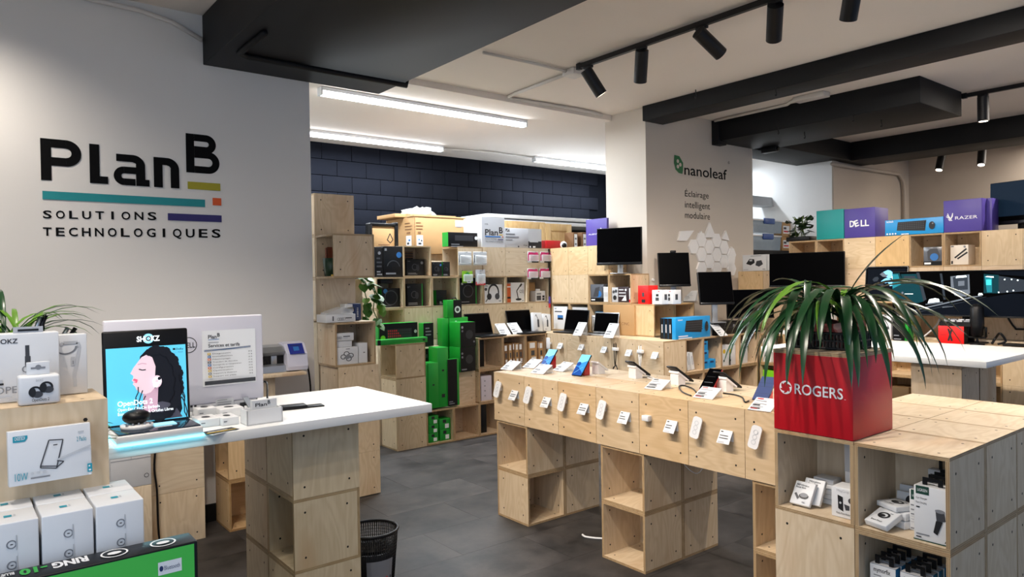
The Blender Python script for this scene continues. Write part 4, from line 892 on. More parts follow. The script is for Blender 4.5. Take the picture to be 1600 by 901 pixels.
# earphone display: lit portrait screen on a low base
p0 = P(183, 700, 'z', ZT); p1 = P(318, 681, 'z', ZT); ang = math.atan2(p1.y-p0.y, p1.x-p0.x)
Wd = (p1-p0).length; D = .95
t = thing('display_stand', 'black earphone display stand with lit blue portrait panel', 'display stand', p0.lerp(p1, .5), ang)
q = MB(); q.box(-Wd/2, Wd/2, 0, D*.8, .02, .12, WP, .015); base = obj('base', q, t)
q = MB(); q.box(-Wd/2+.02, Wd/2-.02, .03, D*.78, .121, .135, mat('gloss_navy', '#26303f', .12, var=0), .004); obj('deck', q, t)
GLOWC = mat('cyan_glow', '#6fe0f5', emit=2.5, var=0)
q = MB(); q.box(-Wd/2-.01, Wd/2+.01, -.012, .0, .004, .03, GLOWC); q.box(Wd/2, Wd/2+.012, 0, D*.78, .004, .03, GLOWC); q.box(-Wd/2-.012, -Wd/2, 0, D*.78, .004, .03, GLOWC); obj('light_strip', q, t)
light('strip_glow', 'AREA', p0.lerp(p1, .5)+Vector((.0, -.05, .06)), .25, (.4, .9, 1.0), p0.lerp(p1, .5)+Vector((0, -.3, -.2)), shape='RECTANGLE', size=.3, size_y=.02)
SY = D*.66; HS = 1.13; Wp = Wd+.04
tilt = .06
M0 = Matrix.Translation((0, SY, .12)) @ Matrix.Rotation(-tilt, 4, 'X')
q = MB(); q.M = M0; q.box(-Wp/2, Wp/2, 0, .05, 0, HS, BP, .02); obj('panel_frame', q, t)
ECY = mat('poster_cyan', '#5cc3e4', .3, emit=.45, var=0); ECY2 = mat('poster_pale_cyan', '#9ad9ee', .3, emit=.45, var=0); SKIN = mat('poster_skin', '#e3c9d4', .3, emit=.4, var=0); SKIN2 = mat('poster_skin_shade', '#b895a6', .3, emit=.55, var=0); HAIR = mat('poster_hair', '#17151a', .3, emit=.15, var=0); COAT = mat('poster_coat', '#4b4a56', .3, emit=.35, var=0); LIP = mat('poster_lip', '#c2566e', .3, emit=.7, var=0); EW = mat('poster_white', '#f4fbff', .3, emit=.6, var=0); EB = mat('poster_logo_blue', '#8fd6f0', .3, emit=.45, var=0)
q = MB(); q.M = M0; F = Face(q, (-Wp/2, 0, 0), (1, 0, 0), (0, 0, 1), Wp, HS)
F.fr(.035, .02, .965, .82, ECY); F.poly([(Wp*.035, HS*.55), (Wp*.965, HS*.3), (Wp*.965, HS*.82), (Wp*.035, HS*.82)], ECY2) if 0 else None
F.fr(.035, .45, .965, .82, ECY2) if 0 else None
def hp(pts, m): F.poly([(Wp*x, HS*y) for x, y in pts], m)
# portrait in profile, head thrown back
hp([(.36, .40), (.40, .62), (.42, .72), (.50, .79), (.58, .80), (.68, .76), (.76, .68), (.82, .58), (.86, .44), (.88, .28), (.90, .12), (.86, .04), (.55, .03), (.56, .3)], HAIR)
hp([(.33, .03), (.40, .14), (.50, .20), (.66, .22), (.80, .18), (.90, .03)], COAT)
hp([(.43, .14), (.44, .33), (.62, .38), (.60, .14), (.52, .09)], SKIN2)
hp([(.315, .565), (.335, .60), (.385, .655), (.435, .71), (.50, .735), (.56, .70), (.60, .60), (.60, .47), (.585, .38), (.53, .33), (.47, .315), (.42, .325), (.365, .37), (.35, .405), (.325, .43), (.335, .455), (.315, .47), (.33, .49), (.335, .52), (.30, .545)], SKIN)
hp([(.325, .475), (.345, .49), (.385, .475), (.365, .455)], LIP); hp([(.33, .455), (.36, .455), (.385, .47), (.37, .44)], LIP)
F.line([(Wp*.40, HS*.585), (Wp*.44, HS*.572), (Wp*.48, HS*.575)], .012, HAIR); F.line([(Wp*.39, HS*.635), (Wp*.44, HS*.645), (Wp*.49, HS*.635)], .01, SKIN2)
hp([(.56, .70), (.63, .71), (.64, .58), (.61, .47), (.585, .50), (.595, .6)], HAIR)
for k_ in range(26):
    a_ = 1.95-k_*.155; F.disc(Wp*(.62+.25*math.cos(a_)), HS*(.42+.36*math.sin(a_)), Wp*(.045+.02*((k_*7) % 3)/2), HAIR, n=10)
F.disc(Wp*.60, HS*.44, .055, SKIN, .075); F.arc(Wp*.60, HS*.445, .02, .05, EW, -1, 3.6); F.disc(Wp*.585, HS*.405, .03, EW); F.disc(Wp*.63, HS*.47, .02, HAIR)
for k, (x, y, dx) in enumerate(((.38, .40, -.06), (.42, .36, -.08), (.45, .3, -.06), (.88, .5, .04), (.9, .36, .05), (.9, .25, .05))):
    F.line([(Wp*(x+dx*j/6+.012*math.sin(2.2*j+k)), HS*(y-.055*j)) for j in range(7)], .012, HAIR)
F.disc(Wp*.515, HS*.905, .06, EB); F.text('SHOKZ', Wp*.38, HS*.877, .062, EW, width=Wp*.27, bold=.03); F.arc(Wp*.515, HS*.905, .018, .03, BP)
F.text('Dolby', Wp*.84, HS*.765, .022, PK, width=Wp*.09, bold=.015); F.rect(Wp*.80, HS*.765, Wp*.83, HS*.785, PK); F.text('Atmos', Wp*.86, HS*.735, .014, PK, width=Wp*.06)
F.text('OpenDots 2', Wp*.14, HS*.215, .06, EW, width=Wp*.40, bold=.015); F.text('Open-Ear Clip-On Earbuds', Wp*.14, HS*.165, .034, EW, width=Wp*.48, bold=.012); F.text('Écouteurs Clip-On À Oreilles Libres', Wp*.14, HS*.12, .034, EW, width=Wp*.64, bold=.012)
obj('portrait', q, t)
q = MB(); q.box(-Wd*.02, Wd*.25, .26, .44, .136, .148, ECY2); q.box(-.02, .16, .2, .22, .136, .14, PW); obj('deck_print', q, t)
e = thing('earphone_case', 'black round earphone case on its clear charging dish', 'earphones', t.location/U+Vector((-Wd*.21, .33, .135)))
q = MB(); q.lathe((0, 0, 0), [(.17, 0), (.175, .045), (.15, .05)], WP, 20); obj('dish', q, e)
q = MB(); q.ball((0, .02, .13), .15, .13, .085, BP, 16, 10); obj('case', q, e)
for k in range(5): q = MB(); q.cyl((-.12+.06*k, -.1, .045), (-.12+.06*k, -.1, .075), .016, .01, SIL, 6); obj('contact', q, e)
# small white boxes, card holder, leaflets, cables on the counter
def cbox(label, px0, px1, pyb, h, d, draw=None, rz=.0):
    p0 = P(px0, pyb, 'z', ZT); p1 = P(px1, pyb-(px1-px0)*.06, 'z', ZT); w = (p1-p0).length
    return pbox('small_box', label, 'box', (p0.x, p0.x+w, p0.y, p0.y+d, ZT, ZT+h), CW, draw, 'small white boxes on the white counter', rotz=rz)
dr_top = lambda fy, fx, ft, w, d, h: (ft.disc(w*.5, d*.5, w*.2, PDG, d*.2), fy.lines(w*.1, w*.4, h*.6, 1, .02, .015, PG))
cbox('white earphone box at the front left of the small boxes', 311, 345, 669, .10, .34, dr_top); cbox('white earphone box at the front right of the small boxes', 347, 375, 666, .10, .34, dr_top)
cbox('white earphone box behind the front left box', 309, 340, 655, .13, .3, dr_top); cbox('white earphone box behind the front right box', 344, 383, 654, .12, .3, dr_top)
x, y = onz(410, 660); t = thing('card_holder', 'clear white card holder with company cards on the counter', 'card holder', (x, y+.02, ZT), .02)
q = MB(); q.box(-.23, .23, -.12, .12, 0, .015, PLAS); q.box(-.23, .23, -.12, -.105, 0, .19, WP); q.box(-.23, .23, .105, .12, 0, .19, WP); q.box(-.23, -.215, -.12, .12, 0, .19, WP); q.box(.215, .23, -.12, .12, 0, .19, WP); obj('tray', q, t)
q = MB(); q.box(-.12, .2, .0, .07, .02, .29, CW); k_ = obj('card_stack', q, t); q = MB(); F = Face(q, (-.12, 0, .02), (1, 0, 0), (0, 0, 1), .32, .27); F.text('Plan', .04, .19, .045, PK, width=.15, bold=.015); F.text('B', .20, .21, .045, PK, bold=.015); obj('print', q, k_)
for k, (rz, m, lab) in enumerate(((.2, PK, 'black and yellow leaflet on top at the counter edge'), (.45, CW, 'white leaflet under the black one at the counter edge'))):
    x, y = onz(343+k*3, 674); q = MB(); q.box(-.2, .2, -.09, .09, 0, .004, m); F = Face(q, (-.2, -.09, .004), (1, 0, 0), (0, 1, 0), .4, .18); F.rect(.02, .02, .38, .05, PY if k == 0 else PG); F.rect(.05, .08, .3, .1, PW); tag(obj('leaflet', q, None, (x, y, ZT+.002+(1-k)*.006), (0, 0, rz)), lab, 'leaflet')
x, y = onz(455, 638); q = MB(); q.box(-.3, .26, -.12, .12, 0, .05, BP, .02); q.box(.2, .5, -.1, .1, 0, .02, BP, .008); tag(obj('power_adapter', q, None, (x-.05, y, ZT), (0, 0, -.15)), 'flat black adapter lying right of the card holder', 'adapter')
x, y = onz(352, 641); q = MB(); q.box(-.3, .2, -.06, .06, 0, .07, K, .01); tag(obj('black_case', q, None, (x+.05, y, ZT), (0, 0, .03)), 'narrow black box at the foot of the white computer', 'box')
pts = []
for (px, py, dz) in ((398, 632, .0), (402, 620, .12), (408, 607, .35), (416, 622, .12), (424, 634, .03), (432, 637, .02)):
    x, y = onz(px, py+dz*60*0); pts.append((x, y, ZT+.015+dz))
x0_, y0_ = onz(398, 634); x1_, y1_ = onz(432, 636); pts = [(x0_, y0_, ZT+.02), (x0_+.05, y0_+.03, ZT+.14), (x0_+.13, y0_+.05, ZT+.32), (x0_+.2, y0_+.04, ZT+.30), (x1_-.12, y1_, ZT+.1), (x1_, y1_, ZT+.03)]
cable('black cable arching up between computer and adapter', pts, BP, .014)
x, y = onz(305, 640); cable('black cable with plug behind the small white boxes', [(x, y, ZT+.25), (x, y-.03, ZT+.05), (x+.2, y-.1, ZT+.03), (x+.35, y-.05, ZT+.03), (x+.6, y, ZT+.1), (x+.75, y-.05, ZT+.03)], BP, .018)
cable('black cord hanging in front of the left wall leg', [(-5.95, 2.5, 3.0), (-5.93, 2.52, 2.4), (-6.0, 2.52, 1.6), (-5.97, 2.5, 1.1), (-5.95, 2.53, .3), (-5.9, 2.5, .02)], BP, .018)
# wooden board with the cutting plotter behind the counter
q = MB(); q.box(-6.4, -3.08, 2.4, 3.5, 3.005, 3.07, PLY, .005); tag(obj('wooden_board', q), 'wooden board on plywood legs holding the plotter', 'board')
t = thing('plotter', 'silver vinyl cutting plotter with blue control panel by the pale wall', 'plotter', (-4.4, 2.95, 3.075)); L = 1.25
q = MB(); q.prism([(-.3, 0), (.3, 0), (.34, .2), (.25, .48), (.05, .56), (-.15, .52), (-.27, .42), (-.16, .33), (-.13, .18), (-.27, .13)], 'x', -1.9, .98, SIL); obj('body', q, t)
q = MB(); q.box(-1.9, .97, -.17, -.13, .17, .34, BP); rl_ = obj('cutting_slot', q, t)
for k in range(4): q = MB(); q.ball((-.5+k*.34, -.17, .22), .1, .05, .06, BP, 10, 6); obj('roller', q, t)
q = MB(); q.box(.7, .82, -.2, -.13, .16, .34, SIL, .01); obj('carriage', q, t)
q = MB(); q.prism([(-.36, .02), (.34, .02), (.36, .25), (.28, .52), (.05, .6), (-.18, .57), (-.34, .36), (-.38, .1)], 'x', .98, 1.42, mat('plotter_lilac', '#c9cbdc', .4)); e_ = obj('end_cover', q, t)
q = MB(); n_ = Vector((0, -.21, -.16)).normalized(); F = Face(q, (1.04, -.365, .36), (1, 0, 0), (0, .16, .21), .3, .27); F.rect(0.0, 0.0, .32, .26, mat('panel_blue', '#27338a', .3)); F.rect(.1, .08, .22, .18, PBL); F.rect(.04, .2, .28, .22, NAVY); obj('control_panel', q, e_)
q = MB(); F = Face(q, (-1.2, -.285, .44), (1, 0, 0), (0, .12, .1), 1, 1); F.poly([(.9, .0), (1.7, .02), (1.6, .09), (1.0, .08)], PR); obj('red_streak', q, t)
cable('black power cord running down behind the plotter', [(-2.98, 2.85, 3.3), (-2.86, 2.9, 3.15), (-2.8, 2.9, 2.6), (-2.86, 2.9, 2.2), (-3.1, 2.9, 1.9)], BP, .02)
# wire mesh waste basket
c0 = P(580, 826, 'z', 1.15); t = thing('waste_basket', 'black wire mesh waste basket beside the white counter pedestal', 'waste basket', (c0.x, c0.y, 0))
Rt, Rb, Hb = .40, .30, 1.15
q = MB(); q.tube([(Rt*math.cos(a*math.pi/18), Rt*math.sin(a*math.pi/18), Hb) for a in range(37)], .022, METAL_B, 6); obj('rim', q, t)
q = MB()
for k in range(72):
    a = k*math.pi/36; q.tube([(Rb*math.cos(a), Rb*math.sin(a), .02), (Rt*math.cos(a+.1), Rt*math.sin(a+.1), Hb)], .0065, METAL_B, 3); q.tube([(Rb*math.cos(a), Rb*math.sin(a), .02), (Rt*math.cos(a-.1), Rt*math.sin(a-.1), Hb)], .0065, METAL_B, 3)
for k in range(24):
    z = .04+k*.047; r_ = Rb+(Rt-Rb)*z/Hb; q.tube([(r_*math.cos(a*math.pi/12), r_*math.sin(a*math.pi/12), z) for a in range(25)], .006, METAL_B, 3)
tag(obj('mesh_side', q, t), kind='stuff')
q = MB(); q.lathe((0, 0, 0), [(.01, .01), (Rb, .01), (Rb, .05), (.01, .02)], METAL_B, 24, False); obj('bottom', q, t)
q = MB(); q.lathe((0, 0, 0), [(Rb-.02, .06), (Rb+.045, .85), (Rb+.03, .86), (Rb-.05, .7)], mat('dark_liner', '#1a1b1e', .6), 20, False); obj('liner', q, t)
q = MB(); n = 8; vs = []; 
for k in range(n+1):
    a = -2.25+k*1.15/n
    for z in (.12, .78): r_ = Rb+(Rt-Rb)*z/Hb+.012; vs.append((r_*math.cos(a), r_*math.sin(a), z))
q.add(vs, [(2*k, 2*k+2, 2*k+3, 2*k+1) for k in range(n)], PG); vs = []
for k in range(5):
    a = -2.0+k*.2; r_ = Rb+(Rt-Rb)*.5/Hb+.016; q.add([(r_*math.cos(a+.05*math.cos(j)), r_*math.sin(a+.05*math.cos(j)), .5+.03*math.sin(j)) for j in (0, 1.05, 2.1, 3.14, 4.2, 5.2)], [range(6)], PR if k % 2 else PDG)
obj('paper_label', q, t)

# ---- near left: boxes on the plywood cube
g = 'boxes on the near left plywood cube'
ZQ = 4.0
def dr_op(fy, fx, ft, w, d, h):
    fy.text('SHOKZ', w*.33, h*.86, .036, PDG, width=w*.26, bold=.02); fy.rect(w*.66, h*.56, w*.70, h*.82, PDG); fy.rect(w*.655, h*.50, w*.71, h*.66, PDG); fy.arc(w*.665, h*.47, .02, .028, PG); fy.line([(w*.69, h*.49), (w*.71, h*.44), (w*.74, h*.45)], .012, PDG)
    fy.rect(w*.37, h*.26, w*.445, h*.29, PK); fy.rect(w*.385, h*.29, w*.435, h*.34, PLG); fy.text('OPENMEET', w*.36, h*.135, .055, PG, width=w*.60); fy.lines(w*.38, w*.6, h*.09, 1, .02, .01, PLG); fy.rect(w*.49, h*.03, w*.6, h*.045, PLG)
b_ = by(-70, 518, 92, 631, -5.06, .2); pbox('earphone_box', 'largest white earphone box, on the plywood cube at far left', 'box', (b_[0], b_[1], b_[2], b_[3], ZQ, b_[5]), CW, dr_op, g)
o = C.objects[-2]; w_ = b_[1]-b_[0]; h_ = b_[5]-ZQ; xx = P(43, 510, 'y', -5.0).x-(b_[0]+b_[1])/2; q = MB(); q.box(xx-.1, xx+.1, -.09, -.08, 0, .05, CG); F = Face(q, (xx-.1, -.09, 0), (1, 0, 0), (0, 0, 1)); F.rect(.03, .015, .17, .032, PK); obj('hang_tab', q, o, (0, 0, h_))
def dr_od(fy, fx, ft, w, d, h):
    fy.text('SHOKZ', w*.5, h*.80, .018, PLG, width=w*.18, align='c')
    for x, y in ((.40, .44), (.66, .58)):
        fy.arc(w*x, h*y, .03, .045, PK, -.6, 4.4, 20); fy.disc(w*(x+.05), h*(y-.09), .034, PDG, .026); fy.disc(w*(x-.07), h*(y+.0), .022, PK, .035)
    fy.text('OpenDots 2', w*.31, h*.12, .024, PK, width=w*.41)
b_ = by(29, 584, 94, 634, -5.34, .16); o = pbox('earphone_box', 'small white earphone box with two black earbuds pictured, in front', 'box', (b_[0], b_[1], b_[2], b_[3], ZQ, b_[5]), CW, dr_od, g, bev=.02)
h_ = b_[5]-ZQ; w_ = b_[1]-b_[0]; q = MB(); q.box(-w_*.28, w_*.28, -.01, .01, 0, .1, CW, .004); F = Face(q, (-w_*.28, -.01, 0), (1, 0, 0), (0, 0, 1)); F.rect(w_*.1, .045, w_*.45, .06, PG); F.disc(w_*.28, .058, .02, PG); obj('hang_tab', q, o, (0, 0, h_))
def dr_mic(fy, fx, ft, w, d, h): fy.arc(w*.27, h*.80, .07, .085, PG, math.pi, 2*math.pi, sy=.8); fy.line([(w*.1, h*.82), (w*.2, h*.86), (w*.68, h*.86), (w*.74, h*.78), (w*.55, h*.3), (w*.57, h*.12)], .026, PLG); fy.rect(w*.44, h*.48, w*.58, h*.62, PLG); fy.rect(w*.5, h*.5, w*.53, h*.56, PG)
b_ = by(91, 521, 135.5, 617, -4.9, .2); pbox('earphone_box', 'white box with a grey desk lamp pictured, right of the largest', 'box', (b_[0], b_[1], b_[2], b_[3], ZQ, b_[5]), CW, dr_mic, g)
t = thing('potted_plant', 'grassy green plant behind white boxes at far left', 'plant', (-8.55, -4.68, ZQ+.002)); rl = random.Random(3)
q = MB(); q.lathe((0, 0, 0), [(.10, 0), (.15, .3), (.14, .3), (.12, .25)], mat('pot_grey', '#8a8884', .6), 16); obj('pot', q, t)
for k in range(30):
    q = MB(); blade(q, (rl.uniform(-.07, .07), rl.uniform(-.05, .05), .34), rl.choice((rl.uniform(-.25, .5), rl.uniform(2.6, 3.4), rl.uniform(.5, 2.6))), rl.uniform(.9, 1.5), rl.uniform(.6, .95), .026, rl.uniform(1.6, 2.6), LEAF2 if k % 3 else LEAF, 8); obj('leaf', q, t)
for k, (px, py, dx) in enumerate(((58, 500, 5), (66, 497, 6), (97, 517, 9), (108, 517, 10))):
    p = P(px, py+9, 'y', -4.74); q = MB(); e_ = P(px+dx, py-5, 'y', -4.74); d_ = e_-p; q.tube([Vector((0, 0, -.35)), Vector((0, 0, 0)), d_], .018, BP if k % 2 else SIL, 5); tag(obj('stylus', q, None, p), f'thin dark stylus standing behind the white boxes, {ORD[k]} from the left', 'stylus', 'styluses behind the white boxes')
# charger box leaning on the cube, stacked white boxes, green speaker box
ZW = 2.55
def dr_ch(fy, fx, ft, w, d, h):
    fy.poly([(w*.06, h*.79), (w*.06, h*.9), (w*.23, h*.9), (w*.23, h*.85), (w*.2, h*.79)], PT); fy.text('CHOETECH', w*.08, h*.825, .026, PW, width=w*.12, bold=.01); fy.text('2 Packs', w*.82, h*.67, .035, PT, width=w*.12); fy.lines(w*.84, w*.95, h*.86, 1, .02, .01, PLG)
    fy.line([(w*.37, h*.30), (w*.48, h*.76), (w*.65, h*.74), (w*.56, h*.22), (w*.37, h*.27), (w*.37, h*.30), (w*.56, h*.26)], .008, PDG); fy.line([(w*.57, h*.36), (w*.65, h*.33), (w*.55, h*.22)], .008, PDG); fy.line([(w*.58, h*.38), (w*.99, h*.56)], .014, PLG); fy.rect(w*.53, h*.65, w*.58, h*.67, PDG)
    fy.text('10W', w*.07, h*.09, .055, PT, width=w*.15); fy.lines(w*.25, w*.6, h*.12, 1, .03, .012, PG); [fy.disc(w*x, h*.19, .011, PLG) for x in (.27, .34, .41)]; fy.rect(w*.94, h*.06, w*1.0, h*.22, PT); fy.lines(w*.955, w*.985, h*.19, 3, .03, .012, PW)
q0 = P(13, 762, 'y', -5.52); q1 = P(143, 744, 'y', -5.52); q2 = P(11, 680, 'y', -5.52); 
o = pbox('charger_box', 'white wireless charger box leaning against the near left cube', 'box', (q0.x, q1.x, -5.56, -5.47, q0.z+.005, q2.z+.02), CW, dr_ch, None, rot=(-.10, 0, .02), bev=.006)
g = 'small white boxes stacked at the near left'
def dr_sm(fy, fx, ft, w, d, h):
    ft.rect(w*.4, d*.45, w*.55, d*.6, PT); ft.rect(w*.58, d*.45, w*.62, d*.6, PLG)
    for k in range(4): fy.arc(w*.5, h*(.80-.19*k), .022, .03, PG); fy.rect(w*.475, h*(.795-.19*k), w*.525, h*(.805-.19*k), PDG); fy.rect(w*.58, h*(.74-.19*k), w*.6, h*(.88-.19*k), PLG)
fx_ = [P(x, 800, 'y', -6.0).x for x in (226.5, 165, 99, 29)]; wbx = .315
for r_ in range(2):
    for k in range(4):
        x1 = fx_[0]-.008-k*(wbx+.018); y0 = -6.0+.36*r_
        pbox('stock_box', f'small white stock box, {"front" if r_ == 0 else "back"} row, {ORD[k]} from the right', 'box', (x1-wbx, x1, y0, y0+.34, ZW, 3.30), CW, dr_sm, g, rotz=random.uniform(-.012, .012))
def dr_gr(fy, fx, ft, w, d, h):
    fy.fr(.0, .30, .985, .985, mat('speaker_box_green', '#4cc651', .4, var=.02)); fy.fr(0, 0, 1, .30, mat('speaker_box_ink', '#182430', .4)); NV = mat('badge_navy', '#2a3a66', .4)
    fy.rect(w*.845, h*.80, w*.935, h*.90, PW); fy.text('Bluetooth', w*.868, h*.833, .032, NV, width=w*.06); fy.disc(w*.857, h*.85, .013, NV, .02)
    cx_, cy_ = w*.72, h*.33; fy.disc(cx_, cy_, .29, PLG, n=32); fy.disc(cx_, cy_, .26, MATS['speaker_box_green'], n=32); fy.arc(cx_, cy_, .205, .225, PW, n=32); fy.disc(cx_, cy_, .2, PDG, n=32); fy.text('10', cx_, cy_+.01, .14, PW, align='c', bold=.02)
    # printed upside down on the top
    G = Face(ft.mb, (w/2, d/2, h), (-1, 0, 0), (0, -1, 0), w, d)
    G.text('RING', w*.39, d*.16, .11, PW, width=w*.12, bold=.045); G.text('-10', w*.525, d*.16, .11, PGN, width=w*.09, bold=.045); G.text('BLUETOOTH PORTABLE SPEAKER', w*.63, d*.2, .05, PW, width=w*.28, bold=.02)
    for x in (.12, .30): G.arc(w*x, d*.5, .075, .088, PW, sx=1, sy=.95, n=24); G.disc(w*x, d*.5, .045, PW, .03)
pbox('speaker_box', 'large black and green speaker box in front of the stacked white boxes', 'box', (-9.3, -7.53, -6.33, -6.09, 2.052, 3.0), K, dr_gr, None, bev=.01)
# tissue flowers and small twig plant at the end of the counter
p = P(197, 672, 'z', ZT); t = thing('twig_plant', 'thin twig plant with few leaves by the earphone display', 'plant', (-7.83, -3.02, ZT+.002)); rl = random.Random(9)
q = MB(); q.tube([(0, 0, 0), (.03, -.02, .15), (.1, -.05, .3), (.12, -.06, .36)], .008, STEM, 5); obj('stem', q, t)
for k in range(7): q = MB(); blade(q, (.11, -.055, .24+.015*k), rl.uniform(0, 6.28), rl.uniform(.3, 1.2), rl.uniform(.15, .24), .022, .8, LEAF2 if k % 2 else LEAF, 6); obj('leaf', q, t)
for k in range(4): q = MB(); q.tube([(0, 0, .03), (.1+.05*k, -.04, .08+.04*k), (.25+.15*k, -.06, .12-.03*k)], .004, STEM, 4); obj('twig', q, t)
q = MB(); q.tube([(0, 0, 0), (-.1, 0, .5), (-.05, .05, .85), (-.4, .2, 1.0)], .006, STEM, 5); obj('tendril', q, t)
pbox('storage_box', 'white printer-like box stored under the counter beside the left wall leg', 'box', (-6.75, -6.1, 2.3, 3.3, 1.3, 2.3), mat('pale_grey_plastic', '#cfd0d2', .4), lambda fy, fx, ft, w, d, h: (fy.rect(0, h*.5, w, h*.51, PG), fy.rect(w*.5, h*.5, w*.51, h, PG), fy.arc(w*.88, h*.18, .03, .04, PDG)))
plinth('low plywood plinth under the white box by the wall', -6.75, -6.1, 2.3, 3.3, 0, 1.3)

# ================================================================ BACK SHELVING STOCK
FY = 7.30
def zf(lv): return Z[lv]+.045
def dr_black(seed, pic=True, name=None):
    rr = random.Random(seed)
    def f(fy, fx, ft, w, d, h):
        fy.rect(w*.06, h*.84, w*.2, h*.9, PDG)
        if pic: fy.arc(w*.45, h*.52, min(w, h)*.16, min(w, h)*.2, PDG); fy.disc(w*.62, h*.48, min(w, h)*.12, mat('print_near_black', '#24262b', .4, var=0), min(w, h)*.2)
        fy.lines(w*.08, w*.7, h*.16, 2, h*.06, h*.025, PG, seed)
        if rr.random() < .6: fy.disc(w*.85, h*.78, min(w, h)*.09, PBL if rr.random() < .5 else PG)
    return f
g = 'black and green gaming boxes on the back shelving'
# second column from the left etc.: upper rows
b = by(600, 385, 629, 433, FY, .65, Z[5]+.005); pbox('gaming_box', 'large black box with blue seal on top of the leftmost back column', 'box', b, K, lambda fy, fx, ft, w, d, h: (fy.disc(w*.8, h*.72, .09, PBL), fy.arc(w*.5, h*.3, .2, .23, PDG, .2, 2.9), fy.lines(w*.1, w*.9, h*.14, 1, .05, .05, PG), fy.rect(w*.05, h*.85, w*.16, h*.93, PG)), g)
b = by(586, 386, 599.5, 433, FY+.02, .6, Z[5]+.005); pbox('gaming_box', 'narrow black box with grey icons left of the blue seal box', 'box', b, K, lambda fy, fx, ft, w, d, h: (fy.lines(w*.2, w*.8, h*.65, 3, .12, .05, PDG), fy.disc(w*.5, h*.8, .05, PG), fy.lines(w*.2, w*.8, h*.2, 2, .08, .04, PG)), g)
b = by(635.5, 405, 663, 431.5, FY+.15, .4, zf(5)); pbox('gaming_box', 'wide black headset box in the upper open cube under the carton', 'box', b, K, dr_black(3), g)
b = by(636, 393, 649, 405, FY+.42, .35); pbox('gaming_box', 'dark striped box behind the wide black headset box', 'box', (b[0], b[1], b[2]+.16, b[3], zf(5), b[5]), BRD, lambda fy, fx, ft, w, d, h: [fy.rect(0, h*(.6+.1*k), w, h*(.64+.1*k), PK) for k in range(4)], g)
b = by(675.5, 409, 690.5, 432, FY+.05, .3, Z[5]+.005); pbox('gaming_box', 'black mouse box with green side, left of two on the open shelf', 'box', b, K, dr_black(4), g); 
b = by(692, 409, 703, 432, FY+.05, .3, Z[5]+.005); pbox('gaming_box', 'black mouse box with green side, right of two on the open shelf', 'box', b, K, lambda fy, fx, ft, w, d, h: (fx.fr(0, 0, 1, 1, GR), dr_black(5)(fy, fx, ft, w, d, h)), g)
b = by(599, 450, 627, 482, FY+.1, .5, zf(4)); pbox('gaming_box', 'black wheel box with blue seal in leftmost open cube', 'box', b, K, lambda fy, fx, ft, w, d, h: (fx.fr(0, 0, 1, 1, GR), fy.disc(w*.2, h*.85, .07, PBL), fy.arc(w*.5, h*.5, .2, .23, PDG), fy.lines(w*.1, w*.7, h*.12, 1, .05, .03, PDG)), g)
b = by(592, 441, 609, 450, FY+.12, .4); z0 = C.objects[-2]; pbox('gaming_box', 'small black box lying on top of the black wheel box', 'box', (b[0]+.06, b[1]+.1, b[2], b[3], zf(4)+.72, zf(4)+.86), K, None, g)
b = by(636.5, 443, 660, 481, FY+.1, .45, zf(4)); pbox('gaming_box', 'tall black headset box with green edge in the second open cube', 'box', b, K, lambda fy, fx, ft, w, d, h: (fy.fr(.94, 0, 1, 1, GR), fy.fr(.03, .82, .1, .9, PG), dr_black(6)(fy, fx, ft, w, d, h)), g)
b = by(682, 453, 698, 477, FY+.15, .4, zf(4)); pbox('gaming_box', 'small black speaker box with green side in third open cube', 'box', b, K, lambda fy, fx, ft, w, d, h: (fx.fr(0, 0, 1, 1, GR), fy.lines(w*.3, w*.6, h*.25, 2, .05, .05, PG)), g)
b = by(718.5, 434, 744, 476, FY+.06, .5, zf(4)); pbox('gaming_box', 'black microphone box with green edge in fourth open cube', 'box', b, K, lambda fy, fx, ft, w, d, h: (fy.fr(.95, 0, 1, 1, GR), fy.disc(w*.3, h*.85, .05, PG), fy.disc(w*.15, h*.78, .04, PLG), fy.arc(w*.5, h*.5, .18, .21, PDG), fy.lines(w*.1, w*.8, h*.1, 1, .05, .02, PG)), g)
g2 = 'white boxes on the back shelving'
def dr_head(fy, fx, ft, w, d, h): fy.arc(w*.52, h*.55, w*.24, w*.31, PK, -.3, 3.6, sy=1.3); fy.disc(w*.28, h*.36, w*.13, PK, h*.17); fy.disc(w*.72, h*.36, w*.13, PDG, h*.17); fy.disc(w*.1, h*.75, w*.07, PDG); fy.line([(w*.2, h*.25), (w*.08, h*.08)], .03, PK); fy.rect(w*.8, h*.08, w*.93, h*.13, PG); fy.rect(w*.05, h*.9, w*.2, h*.95, PG)
b = by(756.5, 444, 784.5, 474.5, FY+.02, .45, zf(4)); pbox('headphone_box', 'white box with large black headphones pictured', 'box', b, CW, dr_head, g2)
def dr_lamp(fy, fx, ft, w, d, h): fy.line([(w*.52, h*.18), (w*.42, h*.58), (w*.74, h*.9)], .04, PK); fy.line([(w*.66, h*.8), (w*.80, h*.93)], .07, PK); fy.disc(w*.55, h*.14, w*.22, PK, h*.06); fy.text('QSJ', w*.62, h*.48, .1, PDG, width=w*.3); fy.rect(w*.8, h*.05, w*.92, h*.09, PG); fx.fr(.1, .5, .5, .55, PG)
b = by(801, 441, 821.5, 471, FY+.08, .4, zf(4)); pbox('lamp_box', 'white box with a black desk lamp arm pictured', 'box', b, CW, dr_lamp, g2)
b = by(792, 443, 798.5, 472, FY+.1, .3, zf(4)); pbox('orange_box', 'narrow orange box left of the desk lamp box', 'box', b, OR, lambda fy, fx, ft, w, d, h: (fy.fr(.1, .2, .9, .3, PK), fy.fr(.1, .8, .9, .86, PW)), g2)
